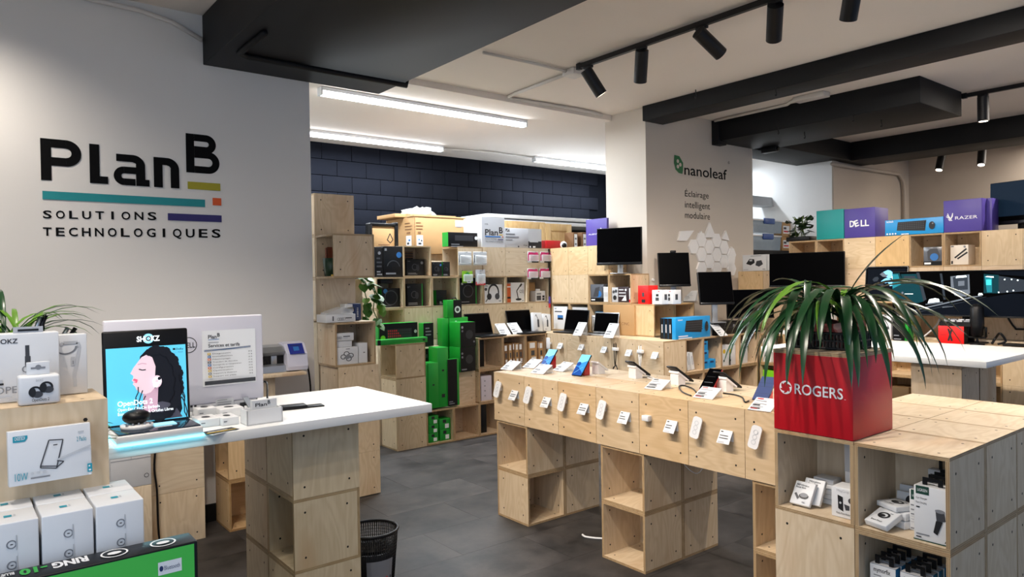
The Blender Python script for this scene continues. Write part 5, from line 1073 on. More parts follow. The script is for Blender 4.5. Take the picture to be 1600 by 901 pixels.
b = by(826, 441, 836, 471, FY+.45, .3, zf(4)); pbox('brown_box', 'brown box at the back of the open cube under pink packs', 'box', b, BR, None, g2)
b = by(837, 454, 852, 470, FY+.06, .3, zf(4)); pbox('gadget_box', 'small white box with black gadget and carry tab', 'box', b, CW, lambda fy, fx, ft, w, d, h: (fy.fr(.1, .1, .55, .55, PDG), fy.fr(.68, .1, .9, .3, PK), fy.fr(.68, .35, .9, .55, PK), fy.lines(w*.1, w*.8, h*.8, 1, .05, .06, PG)), g2)
q = MB(); q.box(-.1, .1, -.01, .01, 0, .07, CW); obj('carry_tab', q, C.objects[-2], (0, 0, b[5]-zf(4)))
b = by(833.5, 456, 837, 470, FY+.2, .2, zf(4)); pbox('gadget_box', 'thin white box behind the gadget box with carry tab', 'box', b, CW, None, g2)
# hanging packs: hook through the panel + blister pack
def pack(label, px0, py0, px1, py1, kind):
    b = by(px0, py0, px1, py1, 7.10, .12); w, h = b[1]-b[0], b[5]-b[4]
    t = thing('hanging_pack', label, 'blister pack', ((b[0]+b[1])/2, 7.245, b[4]), 0, 'blister packs hanging on the back shelving')
    q = MB(); q.cyl((0, 0, h*.93), (0, -.18, h*.93), .012, .012, SIL, 6); q.cyl((0, -.18, h*.93), (0, -.19, h*1.0), .012, .012, SIL, 6); obj('hook', q, t)
    body, acc = {'d': (CW, PK), 'g': (mat('apple_green_card', '#7fb51e', .4), PW), 's': (CG, PR), 'p': (PINKC, PK)}[kind]
    q = MB(); q.box(-w/2, w/2, -.05, -.04, 0, h, body if kind != 'p' else CW, .003); obj('backing_card', q, t)
    q = MB(); F = Face(q, (-w/2, -.05, 0), (1, 0, 0), (0, 0, 1), w, h)
    if kind == 'd': F.poly([(w*.05, h*.2), (w*.05, h*.75), (w*.8, h*.5), (w*.98, h*.1), (w*.5, h*.12)], PK); F.rect(w*.5, h*.2, w*.85, h*.4, PLG); F.rect(0, h*.8, w, h*.95, PLG)
    if kind == 'g': F.disc(w*.5, h*.55, w*.3, PGN); F.rect(w*.45, 0, w*.85, h*.3, PW); F.rect(w*.5, h*.08, w*.75, h*.25, PK)
    if kind == 's': F.rect(0, 0, w, h*.22, PR); F.text('SanDisk', w*.1, h*.05, h*.1, PW, width=w*.75); F.disc(w*.5, h*.6, w*.22, PG); F.rect(w*.45, h*.3, w*.65, h*.45, PDG)
    if kind == 'p': F.rect(w*.0, h*.18, w, h*.8, PINKC); F.rect(w*.35, h*.2, w*.75, h*.6, mat('pink_dark', '#8d1348', .4)); F.rect(w*.35, 0, w, h*.16, PK); F.rect(w*.05, h*.75, w*.95, h*.95, PINKC)
    obj('print', q, t)
    q = MB(); q.box(-w*.42, w*.42, -.13, -.055, h*.12, h*.72, PLAS, .02); obj('blister', q, t)
pack('clear pack with black cutter, left of the upper pair on back shelving', 719, 393, 739, 414, 'd'); pack('clear pack with black cutter, right of the upper pair on back shelving', 742.5, 393, 763, 414, 'd')
pack('apple green hanging pack below the cutter packs', 725, 423, 741, 442, 'g'); pack('grey hanging pack with red foot below the cutter packs', 746, 421, 760.5, 445.5, 's')
for i, (x0, y0, x1, y1, l) in enumerate(((827.5, 393, 844, 410, 'upper left'), (847, 393, 863.5, 410, 'upper right'), (827, 419, 843, 436, 'lower left'), (846, 418.5, 862, 435.5, 'lower right'))): pack(f'pink hanging pack, {l} of four on the back shelving', x0, y0, x1, y1, 'p')
p = P(857.5, 385, 'y', 7.2); q = MB(); q.box(-.02, .02, -.02, .02, -1.7, -.0, BP); q.box(-.03, .03, -.03, .02, -1.95, -1.7, PU); q.box(-.025, .025, -.03, .02, -2.1, -1.95, PR); tag(obj('hanging_strip', q, None, (p.x, 7.2, Z[5]+.95)), 'thin dark hanging strip with red tip beside the pink packs', 'strip')
# on top of the tall back shelving
ZT6 = Z[6]+.004
b = by(700.5, 364, 746, 386, FY, .35, ZT6); pbox('keyboard_box', 'black and green keyboard box lying at the top left of back shelving', 'box', b, K, lambda fy, fx, ft, w, d, h: (fx.fr(0, 0, 1, 1, GR), fy.fr(.22, .4, .85, .8, MATS['print_near_black']), [fy.rect(w*(.24+.05*i), h*(.45+.12*j), w*(.275+.05*i), h*(.53+.12*j), PDG) for i in range(12) for j in range(3)], fy.disc(w*.93, h*.62, .06, PW), fy.lines(w*.08, w*.5, h*.18, 2, .07, .03, PG)), None)
def dr_pb(fy, fx, ft, w, d, h):
    fy.fr(0, 0, 1, 1, CG); fy.text('FOR', w*.14, h*.74, .05, PDG, width=w*.14); fy.text('Plan', w*.14, h*.40, .2, PK, width=w*.56, bold=.02); fy.text('B', w*.75, h*.48, .2, PK, width=w*.17, bold=.02)
    fy.rect(w*.75, h*.41, w*.92, h*.435, PY); fy.rect(w*.14, h*.335, w*.82, h*.375, PBL); fy.rect(w*.88, h*.335, w*.93, h*.375, PO); fy.text('SOLUTIONS', w*.14, h*.25, .05, PK, width=w*.5); fy.rect(w*.68, h*.25, w*.93, h*.28, INDIGO); fy.text('TECHNOLOGIQUES', w*.14, h*.165, .05, PK, width=w*.79)
b = by(753, 340.5, 788, 386.5, FY, 1.15, ZT6); pbox('sign_box', 'white box with grey company front on top of back shelving', 'box', b, CW, dr_pb, None)
def dr_psa(fy, fx, ft, w, d, h):
    fy.text('PSA', w*.03, h*.80, .11, PK, width=w*.11, bold=.02); fy.lines(w*.03, w*.4, h*.72, 2, .1, .05, PG); fy.lines(w*.03, w*.3, h*.42, 1, .1, .03, PG); fy.lines(w*.05, w*.5, h*.1, 1, .1, .03, PLG); fy.fr(.63, 0, .99, 1, PLG); fy.fr(.63, .0, .99, .35, PK); fy.fr(.66, .3, .9, .45, PLG); fy.fr(.66, .02, .7, .1, PW); fy.fr(.75, .02, .82, .1, PW); fy.text('PSA', w*.5, h*.1, .04, PK, width=w*.1); fy.disc(w*.36, h*.06, .03, PDG)
b = by(788.5, 358, 846, 387, FY, .4, ZT6); pbox('monitor_arm_box', 'wide grey box with monitor photo on top of back shelving', 'box', b, CG, dr_psa, None)
b = by(853, 376, 875.5, 386.7, FY, .3, ZT6); pbox('red_box', 'flat red box on top of back shelving beside round camera', 'box', b, REDC, None, None)
p = P(888, 385, 'y', FY); t = thing('round_camera', 'round white camera with black lens on the shelving corner', 'camera', (p.x, FY+.25, ZT6)); q = MB(); q.lathe((0, 0, 0), [(.1, 0), (.12, .03), (.06, .06)], WP, 14); q.ball((0, 0, .16), .13, .13, .13, WP); obj('body', q, t); q = MB(); q.ball((-.045, -.075, .13), .095, .095, .095, BP); obj('lens', q, t)
# big cartons, plastic, cabinet and door leaf standing behind the shelving
KY_ = 8.35; a = P(647, 338, 'y', KY_); b = P(727, 395, 'y', KY_)
t = thing('carton', 'large brown carton with white labels behind the back shelving', 'carton', ((a.x+b.x)/2, KY_+.95, 5.83)); w = b.x-a.x; h = a.z-5.83
q = MB(); q.box(-w/2, w/2, -.95, .95, 0, h, BR, .01); obj('body', q, t)
for nm, bb in (('flap', (-w/2-.02, w/2+.04, -.97, -.5, h, h+.05)), ('flap', (-w/2+.1, w/2-.1, -.55, .95, h+.05, h+.12)), ('flap', (-w/2-.35, -w/2+.2, -.3, .95, h+.02, h+.14))): q = MB(); q.box(*bb, BR, .008); obj(nm, q, t)
q = MB(); F = Face(q, (-w/2, -.95, 0), (1, 0, 0), (0, 0, 1), w, h); F.fr(.04, .22, .16, .5, PW); F.fr(.07, .25, .13, .3, PK); F.fr(.07, .36, .1, .4, PBL); F.fr(.12, .33, .145, .38, PK); F.fr(.8, .78, .98, .95, PW); F.lines(w*.82, w*.96, h*.92, 4, .06, .02, PG); F.lines(w*.03, w*.17, h*.85, 3, .1, .03, BRD); F.fr(.06, .55, .12, .6, BRD); F.rect(0, 0, .02, h, BRD)
G = Face(q, (-w/2, .95, 0), (0, -1, 0), (0, 0, 1), 1.9, h); G.fr(.72, .22, .9, .5, PW); G.fr(.75, .26, .82, .32, PK); G.fr(.8, .35, .86, .4, PBL); G.fr(.74, .55, .86, .6, BRD); G.lines(1.3, 1.8, h*.85, 3, .1, .03, BRD); obj('print', q, t)
plinth('tall plywood support behind the back shelving under the carton', a.x+.1, b.x-.1, KY_+.1, KY_+1.8, 0, 5.82)
t = thing('plastic_wrap', 'crumpled clear plastic wrap lying on the large brown carton', 'plastic wrap', ((a.x+b.x)/2-.35, KY_+.9, 5.83+h+.13)); rl = random.Random(2)
q = MB(); bm = bmesh.new(); bmesh.ops.create_icosphere(bm, subdivisions=3, radius=1)
for v in bm.verts: k = 1+rl.uniform(-.22, .22); v.co = Vector((v.co.x*.62*k, v.co.y*.4*k, max(0, v.co.z*.30*k*(1 if v.co.x > 0 else .7)+.02)))
bm.verts.index_update(); q.add([v.co.copy() for v in bm.verts], [[v.index for v in f.verts] for f in bm.faces], PLAS); bm.free(); obj('sheet', q, t)
q = MB(); fr_ = P(583, 386, 'y', 8.0); q.box(-.02, .03, 0, .05, -.0, .72, BP); 
t = thing('framed_carton', 'black framed brown carton leaning left of the large carton', 'carton', (P(604, 386, 'y', 8.3).x-.1, 8.28, Z[5]+.9)); q = MB(); q.box(-.5, .45, 0, .2, 0, .72, BR, .01); obj('board', q, t)
for bb in ((-.52, -.42, -.05, .25, 0, .8), (.38, .5, -.05, .25, 0, .86), (-.5, .5, -.05, .25, .74, .82)): q = MB(); q.box(*bb, BP, .02); obj('frame_bar', q, t)
q = MB(); F = Face(q, (-.5, 0, 0), (1, 0, 0), (0, 0, 1)); F.line([(.62, .3), (.72, .5), (.82, .3), (.72, .2), (.62, .3)], .03, PK); F.rect(.3, .12, .7, .16, BRD); obj('print', q, t)
plinth('plywood support behind the leftmost back column', t.location.x/U-.5, t.location.x/U+.45, 8.26, 8.56, 0, Z[5]+.89)
CY = 9.6; a = P(762, 333, 'y', CY); b = P(1010, 346, 'y', CY)
t = thing('cabinet', 'white cabinet with thick top behind the back shelving', 'cabinet', ((a.x+b.x)/2, CY+.9, 0)); w = b.x-a.x
q = MB(); q.box(-w/2, w/2, -.9, .9, a.z-.14, a.z, HOUS, .01); obj('top', q, t); q = MB(); q.box(-w/2, w/2, -.9, .9, a.z-.34, a.z-.2, HOUS, .01); obj('rail', q, t)
q = MB(); q.box(-w/2, -w/2+.12, -.9, .9, 0, a.z-.14, HOUS); obj('side_panel', q, t); q = MB(); q.box(w/2-.12, w/2, -.9, .9, 0, a.z-.14, HOUS); obj('side_panel', q, t); q = MB(); q.box(-w/2, w/2, .82, .9, 0, a.z-.14, BLACK); obj('back_panel', q, t)
OAK = ply_mat('pale_door_wood', '#dcc08f', '#caa76e')
a = P(784, 343, 'y', 9.2); b = P(852, 387, 'y', 9.2); c = P(892, 346, 'y', 9.2)
for (x0, x1, zt, l) in ((a.x, b.x-.02, a.z-.03, 'left'), (b.x, c.x, a.z-.06, 'right')):
    t = thing('door_leaf', f'pale wood panelled door leaf standing behind back shelving, {l} one', 'door', ((x0+x1)/2, 9.2, 3.2)); w = x1-x0; h = zt-3.2; f_ = .28
    for bb in ((-w/2, -w/2+f_, h), (w/2-f_, w/2, h)): q = MB(); q.box(bb[0], bb[1], -.04, .06, 0, bb[2], OAK, .008); obj('stile', q, t)
    q = MB(); q.box(-w/2+f_, w/2-f_, -.04, .06, h-f_, h, OAK, .008); obj('rail', q, t); q = MB(); q.box(-w/2+f_, w/2-f_, 0, .05, 0, h-f_, OAK); obj('field', q, t)
    plinth(f'plywood support under the {l} door leaf', (x0+x1)/2-w/2, (x0+x1)/2+w/2, 9.16, 9.3, 0, 3.19)
for k, (x0, x1) in enumerate(((896, 903), (910, 917))): b = by(x0, 363, x1, 388, 8.3, .5, ZT6); pbox('brown_box', f'narrow brown box with white label before the dark gap, {"left" if k == 0 else "right"} one', 'box', b, BRD, lambda fy, fx, ft, w, d, h: (fy.fr(.2, .1, .8, .9, PW), fy.fr(.3, .3, .7, .4, PG), fy.fr(.3, .6, .7, .7, PG)), 'brown boxes at shelving corner')
plinth('plywood support behind the shelving corner', 8.95, 11.3, 8.3, 9.1, 0, Z[6])
def dr_alien(fy, fx, ft, w, d, h): fx.text('ALIENWARE', d*.12, h*.42, .05, PW, width=d*.8); fx.disc(d*.72, h*.58, .04, PW, .07)
b = bx(916, 340, 948, 386, HX0+.5, .1, ZT6); pbox('display_cube', 'purple painted cube with small white lettering above shelving corner', 'cube', b, PU, dr_alien, None)
# ---- lower back row: tall green boxes, keyboards, laptops
g = 'green gaming boxes on the low back shelving'; EYF = 6.32
def green(label, px0, py0, px1, py1, y, d, z0, front=None, side=True, base=GR, gr=g):
    b = by(px0, py0, px1, py1, y, d, z0); return pbox('gaming_box', label, 'box', b, base, front, gr)
blackfront = lambda fy, fx, ft, w, d, h: (fy.fr(0, 0, 1, 1, K), dr_black(8)(fy, fx, ft, w, d, h))
ZG = Z[3]+.004
green('black keyboard box with red lit keys pictured, on the left low cubes', 591, 503, 652, 531, 6.62, .4, ZG, lambda fy, fx, ft, w, d, h: (fy.fr(.03, 0, 1, 1, K), fy.fr(.22, .15, .85, .72, MATS['print_near_black']), [fy.rect(w*(.24+.048*i), h*(.2+.13*j), w*(.27+.048*i), h*(.28+.13*j), PR if i+j < 8 else PDG) for i in range(12) for j in range(4)], fy.disc(w*.93, h*.55, .05, PLG), fy.disc(w*.1, h*.3, .08, LIME), fy.disc(w*.12, h*.78, .03, PW)))
green('flat green keyboard box lying under the black keyboard box', 590, 526, 668, 539, 6.33, .26, ZG, lambda fy, fx, ft, w, d, h: (fy.fr(0, 0, .06, 1, K), fy.rect(w*.9, h*.3, w*.95, h*.7, PK)))
green('upright black and green box right of the keyboard boxes', 662, 504, 677, 541, 6.94, .28, None, lambda fy, fx, ft, w, d, h: (fy.fr(0, 0, 1, 1, K), fy.lines(w*.2, w*.8, h*.8, 3, .1, .04, PG)))
ZL = Z[1]+.05
green('slim green box at left of the upright green boxes', 664, 568, 669.2, 626, 6.36, .5, ZL); green('tall green box second of the upright green boxes', 670, 566, 684.5, 633, 6.33, .5, ZL, lambda fy, fx, ft, w, d, h: fy.rect(w*.4, h*.5, w*.6, h*.53, PK))
green('tallest green box leaning in the upright green boxes', 684.5, 542, 700, 633, 6.34, .5, ZL, lambda fy, fx, ft, w, d, h: (fy.rect(w*.35, h*.16, w*.65, h*.22, PK), fy.rect(w*.4, h*.6, w*.6, h*.63, PK)))
green('black long box with green edge right of the upright green boxes', 700, 560, 717, 632, 6.32, .17, ZL, lambda fy, fx, ft, w, d, h: (fy.fr(0, 0, .82, 1, K), fy.lines(w*.1, w*.6, h*.1, 2, .06, .03, PG)))
green('black box behind the tallest green box', 664, 543, 684, 566, 6.86, .06, ZL, blackfront)
plinth('hidden plywood support behind the upright green boxes', 2.22, 3.1, 6.95, 7.22, Z[1]+.01, P(670, 541, 'y', 6.94).z-.004)
ZM = Z[2]+.006
green('lower black speaker box with green side on the closed low cube', 719, 541, 742.5, 577, 6.33, .6, ZM, lambda fy, fx, ft, w, d, h: (fy.fr(.02, 0, 1, 1, K), fy.disc(w*.6, h*.5, .14, MATS['print_near_black']), fy.lines(w*.1, w*.6, h*.12, 1, .06, .04, PG), fy.disc(w*.15, h*.75, .035, PG), fy.disc(w*.15, h*.6, .035, PG)))
o = C.objects[-2]; b0 = o.location.z/U
b = by(719, 502, 742.5, 541, 6.33, .6); green('upper black speaker box with green side stacked on its twin', 719, 502.5, 742.5, 541, 6.33, .6, by(719, 541, 742, 577, 6.33, .6)[5]+.005, lambda fy, fx, ft, w, d, h: (fy.fr(.02, 0, 1, 1, K), fy.disc(w*.6, h*.5, .14, MATS['print_near_black']), fy.disc(w*.15, h*.8, .04, PLG), fy.disc(w*.15, h*.65, .035, PG), fy.disc(w*.9, h*.2, .03, PG)))
green('tall green box behind the speaker boxes, left', 691.5, 497, 701, 558, 6.95, .28, ZM); green('tall green box behind the speaker boxes, right', 703, 495, 731, 560, 6.95, .28, ZM, lambda fy, fx, ft, w, d, h: fy.rect(w*.3, h*.92, w*.4, h*.94, PW))
zb_ = by(691, 495, 731, 560, 6.95, .28)[5]
t = thing('gaming_box', 'small black and green box with white ring, topmost of the green pile', 'box', (P(709, 494, 'y', 7.0).x, 7.05, zb_+.005), 0, g); b = by(697.5, 468, 719.5, 494, 6.95, .28, zb_+.005); w = b[1]-b[0]; h = b[5]-b[4]
q = MB(); q.box(-w/2, w/2, -.1, .15, 0, h, GR, .008); obj('body', q, t); q = MB(); F = Face(q, (-w/2, -.1, 0), (1, 0, 0), (0, 0, 1), w, h); F.fr(.42, 0, 1, 1, K); F.arc(w*.71, h*.45, .06, .11, PW); F.disc(w*.71, h*.45, .06, PDG); obj('print', q, t); q = MB(); q.tube([(-.02, 0, h), (0, 0, h+.06), (.12, 0, h+.06), (.15, 0, h)], .02, BP, 5); obj('handle', q, t)
for k, (x0, y0, x1, y1) in enumerate(((669, 647, 684, 659), (669, 658, 684, 672), (669, 672, 684, 686), (687, 652, 704, 667), (687, 667, 703, 681))):
    zz = [2, 1, 0, 1, 0][k]; b = by(x0, y0, x1, y1, 6.45, .4); hh = .265 if k < 3 else .33; b = (b[0], b[1], 6.42, 6.8, .05+zz*(hh+.004), .05+zz*(hh+.004)+hh)
    pbox('small_gaming_box', f'small green box with white label, {["top of the stack of three", "middle of the stack of three", "bottom of the stack of three", "upper of the stack of two", "lower of the stack of two"][k]}', 'box', b, GR, lambda fy, fx, ft, w, d, h: (fy.fr(.5, .1, .85, .5, PW), fy.fr(.3, .6, .6, .9, PK)), 'small green boxes in the floor level cube')
b = by(851, 586, 874, 620, 6.5, .5, zf(1)); b = by(752, 586, 768, 619, 6.4, .6, zf(1)); pbox('lilac_box', 'pale lilac box with small icons in an open low cube', 'box', b, mat('lilac_card', '#cdc5cf', .5), lambda fy, fx, ft, w, d, h: [fx.disc(d*.5, h*(.2+.2*k), .03, PG) for k in range(4)] and [fy.disc(w*.35, h*(.2+.2*k), .025, PG) for k in range(4)], None)
b = by(752, 630, 760, 660, 6.5, .5, zf(0)); pbox('black_box', 'tall black box in the floor level cube near the phone table', 'box', b, K, None, None)
b = by(750, 531, 756, 573, 6.75, .3, zf(2)); pbox('black_box', 'narrow black box in the open cube under the left laptop', 'box', b, K, None, None)
def dr_brown(fy, fx, ft, w, d, h): fy.fr(.15, .70, .75, .95, PW); fy.fr(.3, .35, .7, .58, PDG); fy.fr(.35, .05, .85, .28, PW); fy.fr(.4, .1, .8, .14, PG)
for k, (x0, x1, y0) in enumerate(((787.5, 794, 538), (795, 800.5, 537), (801, 804.5, 535.5), (805, 811, 536), (811.5, 818.5, 535.5))):
    b = by(x0+.5, y0, x1-.8, 568, 6.40, .6, zf(2)); pbox('brown_box', f'slim brown box with white labels in left laptop cube, {ORD[k]} from the left', 'box', b, BR if k % 2 else BRD, dr_brown, 'slim brown boxes under the laptops')
for k, (x0, x1) in enumerate(((826, 839), (840, 846.5), (847, 853.5))):
    b = by(x0, 533+.3*k, x1, 565, 6.40+.02*(k % 2), .6, zf(2)); pbox('brown_box', f'slim brown box with white labels in right laptop cube, {ORD[k]} from the left', 'box', b, BRD if k % 2 else BR, dr_brown, 'slim brown boxes under the laptops')
# laptops: base + screen
LID = mat('laptop_black', '#101114', .3, .2)
def laptop(label, x, y, z, rz, w, d, h, body=LID, lean=.30, screen=None):
    """screen stands at the far side (local +y), keyboard towards local -y"""
    t = thing('laptop', label, 'laptop', (x, y, z), rz, 'laptops on the shelving')
    q = MB(); q.box(-w/2, w/2, -d/2, d/2, .005, .05, body, .012); b = obj('base', q, t)
    q = MB(); q.box(-w*.44, w*.44, -d*.02, d*.38, .05, .054, BP); obj('keyboard', q, b); q = MB(); q.box(-w*.14, w*.14, -d*.42, -d*.1, .05, .053, PDG if body is LID else SIL); obj('touchpad', q, b)
    M = Matrix.Translation((0, d/2-.02, .045)) @ Matrix.Rotation(-lean, 4, 'X')
    q = MB(); q.M = M; q.box(-w/2, w/2, -.012, .02, 0, h, body, .008); l = obj('lid', q, t)
    q = MB(); q.M = M; F = Face(q, (-w*.48, -.012, .05), (1, 0, 0), (0, 0, 1), w*.96, h-.08); F.n = Vector((0, -1, 0)); F.fr(0, 0, 1, 1, SCR)
    if screen: screen(F)
    obj('screen', q, l); return t
p = P(757, 524, 'y', 6.8); laptop('black laptop at the left end of the low back shelving', p.x+.02, 6.66, ZG, .06, 1.05, .72, .72)
p = P(825, 519, 'y', 6.8); laptop('black laptop in the middle of the low back shelving', p.x-.12, 6.66, ZG, -.02, 1.05, .72, .76)
def hub(label, px0, py0, px1, py1, y, ln, rz=0):
    b = by(px0, py0, px1, py1, y, .12, ZG); w, h = b[1]-b[0], b[5]-b[4]
    o = pbox('hub_box', label, 'box', b, CW, lambda fy, fx, ft, w, d, h: (fy.line([(w*.25, h*.8), (w*.35, h*.9), (w*.6, h*.6)], .02, PK), fy.poly([(w*.45, h*.25), (w*.65, h*.25), (w*.65, h*.65), (w*.45, h*.65)], PDG), fy.lines(w*.2, w*.6, h*.12, 1, .02, .02, PG)), 'hub boxes leaning beside the laptop', rot=(-.15, ln, 0)); return o
hub('white box with grey hub pictured, left of the leaning pair', 834, 488, 848, 516, 6.75, .06); hub('white box with grey hub pictured, right of the leaning pair', 849.5, 490, 860.5, 514, 6.85, .12)
def pcard(label, px, py, zz, w, d, rz, tilt=.85, red=False, grp='price cards beside the laptops and monitors'):
    card3('price_card', label, px, py, w, d, tilt, rz, zz, grp, red)
for i, (x, y, rz) in enumerate(((787, 522, -pi/2-.0), (808, 521, -pi/2))):
    pass
pcard('sloping white price card, left of two before the back laptops', 786, 523, ZG, .42, .5, pi/2, .8); pcard('sloping white price card, right of two before the back laptops', 805, 521.5, ZG, .42, .5, pi/2, .8)
for k, (x, y) in enumerate(((752, 523), (818, 519))):
    p = P(x, y, 'z', ZG); q = MB(); q.box(-.07, .07, -.05, .05, 0, .05, WP, .015); tag(obj('alarm_puck', q, None, (p.x, min(p.y, 6.45), ZG)), f'small white alarm puck on the {"left" if k == 0 else "middle"} back laptop', 'alarm puck')
p = P(893, 519, 'x', 7.6); laptop('black laptop in the corner of the laptop counter', 7.50, P(890, 519, 'x', 7.5).y, ZG, -pi/2+.05, 1.05, .56, .74, LID, .24)
laptop('silver laptop with black screen on the laptop counter', 7.46, P(937, 522, 'x', 7.45).y, ZG, -pi/2+.08, 1.0, .56, .68, SIL, .2)
pcard('sloping white price card before the corner laptop', 906, 524, ZG, .36, .5, .05, .95); pcard('sloping white price card before the silver laptop', 955, 527.5, ZG, .38, .52, .05, .95)
p = P(914, 518, 'x', 7.35); q = MB(); q.box(-.06, .06, -.07, .07, 0, .07, WP, .015); tag(obj('alarm_puck', q, None, (7.3, p.y, ZG)), 'small white alarm puck beside the corner laptop card', 'alarm puck')
# open cubes behind the laptop counter
g = 'boxes in the cubes behind the laptop counter'; HF = 8.1
b = bx(865, 479, 886, 513, HF, .3, zf(3)); pbox('window_box', 'white box with a small landscape picture behind the corner laptop', 'box', b, CW, lambda fy, fx, ft, w, d, h: (fx.lines(d*.1, d*.9, h*.8, 1, .05, .04, PDG), fx.fr(.3, .42, .7, .62, PBL), fx.fr(.3, .42, .7, .5, PK), fx.lines(d*.1, d*.3, h*.92, 1, .03, .03, PG)), g)
b = bx(893, 480, 917, 492, HF+.05, .5, zf(3)); pbox('white_box', 'plain white box at the back of the cube above the corner laptop', 'box', b, CW, None, g)
b = bx(923, 493, 929.5, 516, HF-.05, .2, ZG); pbox('thin_box', 'thin white box with pen drawing left of the silver laptop', 'box', b, CW, lambda fy, fx, ft, w, d, h: (fx.rect(d*.4, h*.3, d*.5, h*.8, PDG), fx.rect(d*.2, h*.85, d*.7, h*.9, PG)), g)
b = bx(925, 487, 942, 500, HF+.2, .3, zf(3)); pbox('blue_box', 'bright blue box behind the silver laptop screen', 'box', b, BL, None, g)
def dr_tc(fy, fx, ft, w, d, h): fx.text('T CINC', d*.50, h*.34, .09, BRD, width=d*.34)
b = bx(943, 477, 991, 520, 7.9, .1, ZG); pbox('carton', 'flat brown carton with printed name leaning behind the silver laptop', 'carton', b, BR, dr_tc, None)
def dr_mouse(fy, fx, ft, w, d, h): fx.fr(0, .0, 1, .22, K); fx.lines(d*.06, d*.5, h*.15, 1, .03, .04, PW); fx.disc(d*.62, h*.45, d*.22, PBL, h*.2); fx.poly([(d*.2, h*.3), (d*.4, h*.8), (d*.7, h*.85), (d*.6, h*.3)], PDG)
ZS = zf(4)
b = bx(921, 444, 941, 469, HF, .3, ZS); pbox('trackball_box', 'clear and black box with blue trackball on the stepped shelf', 'box', b, mat('smoke_plastic', '#5c6068', .2), dr_mouse, g)
b = bx(940.5, 448, 951, 470, HF-.02, .25, ZS); pbox('white_box', 'white box with grey bars beside the blue trackball box', 'box', b, CW, lambda fy, fx, ft, w, d, h: [fx.rect(d*(.3+.2*k), h*.35, d*(.35+.2*k), h*.65, PG) for k in range(3)], g)
for k, (x0, y0, x1, y1, m, l) in enumerate(((956, 449, 965, 469.5, CG, 'grey patterned box at left'), (965.5, 448, 982, 471, mat('plum_card', '#2c1c22', .4), 'dark box with white icons in the middle'), (981.5, 450, 987.5, 470.5, CW, 'narrow white box with red foot at right'))):
    b = bx(x0, y0, x1, y1, HF-.0+.02*k, .3, ZS); pbox('accessory_box', f'{l} of the second cube on the stepped shelf', 'box', b, m, (lambda fy, fx, ft, w, d, h: (fx.disc(d*.5, h*.3, d*.3, PK), fx.disc(d*.3, h*.7, d*.2, PDG), fx.disc(d*.7, h*.75, d*.2, PDG))) if k == 0 else (lambda fy, fx, ft, w, d, h: (fx.poly([(d*.35, h*.1), (d*.8, h*.1), (d*.75, h*.5)], PW), fx.lines(d*.1, d*.8, h*.85, 3, .1, .04, PLG), fx.disc(d*.75, h*.8, .04, PW))) if k == 1 else (lambda fy, fx, ft, w, d, h: fx.fr(0, 0, 1, .2, PR)), g)
# objects on the lower step beside the upright monitor
ZD = Z[4]+.005
b = by(997, 446, 1019, 474.5, 2.75, .5, ZD); p = P(997, 474, 'x', 8.02)
b = bx(997, 446, 1013, 474, 8.02, .45, ZD); pbox('red_box', 'bright red box with small black window on the stepped shelf', 'box', b, BRED, lambda fy, fx, ft, w, d, h: (fx.rect(d*.4, h*.4, d*.6, h*.62, PDG), fx.rect(d*.35, h*.08, d*.7, h*.25, PK), fy.fr(.3, .3, .7, .6, REDC)), None)
for k, (x0, x1, xx, l) in enumerate(((1019, 1034, 8.0, 'left'), (1038, 1051, 8.3, 'right'))):
    b = bx(x0, 453, x1, 475, xx, .4, ZD); pbox('camera_box', f'white box with black camera pictured, {l} of the pair by the red box', 'box', b, CW, lambda fy, fx, ft, w, d, h: (fx.rect(d*.4, h*.55, d*.68, h*.72, PK), fx.rect(d*.36, h*.25, d*.7, h*.48, PDG), fy.rect(w*.3, h*.3, w*.6, h*.7, PDG), fx.rect(d*.6, h*.88, d*.8, h*.93, PR)), 'camera boxes by the red box')
pcard('sloping white price card at the foot of the upright monitor', 1079, 470, ZD, .4, .6, .5, .6)
# left stack by the pale wall: items
YS = 2.97; ZA = 3.02+.045
g = 'white boxes in the wall end stack'
b = by(527, 541, 560, 570.5, YS+.02, .35, ZA); pbox('drone_box', 'white box with small drone pictured in the wall end stack', 'box', b, CW, lambda fy, fx, ft, w, d, h: ([fy.arc(w*x, h*y, .05, .07, PDG, sy=.8) for x, y in ((.3, .45), (.45, .62), (.65, .5), (.55, .32))], fy.poly([(w*.3, h*.38), (w*.5, h*.6), (w*.7, h*.45), (w*.5, h*.3)], PG), fy.rect(w*.42, h*.88, w*.6, h*.91, PDG)), g)
b1 = by(561, 535, 574, 568, YS+.06, .35, ZA); pbox('white_box', 'narrow white box right of the drone box', 'box', b1, CW, lambda fy, fx, ft, w, d, h: fy.rect(w*.5, h*.5, w*.7, h*.54, PDG), g)
h0 = b[5]; b = by(524.5, 532, 551, 541, YS+.05, .35); pbox('white_box', 'lower flat white box on top of the drone box', 'box', (b[0], b[1]-.02, b[2]+.02, b[3], h0+.004, h0+.14), CW, None, g); pbox('white_box', 'upper flat white box with grey writing on the drone box stack', 'box', (b[0], b[1]+.02, b[2], b[3], h0+.148, h0+.32), CW, lambda fy, fx, ft, w, d, h: (fy.rect(w*.4, h*.5, w*.78, h*.62, PDG), fy.rect(w*.4, h*.28, w*.65, h*.36, PLG), [fy.arc(w*(.1+.08*k), h*.4, .02, .03, PG) for k in range(3)]), g)
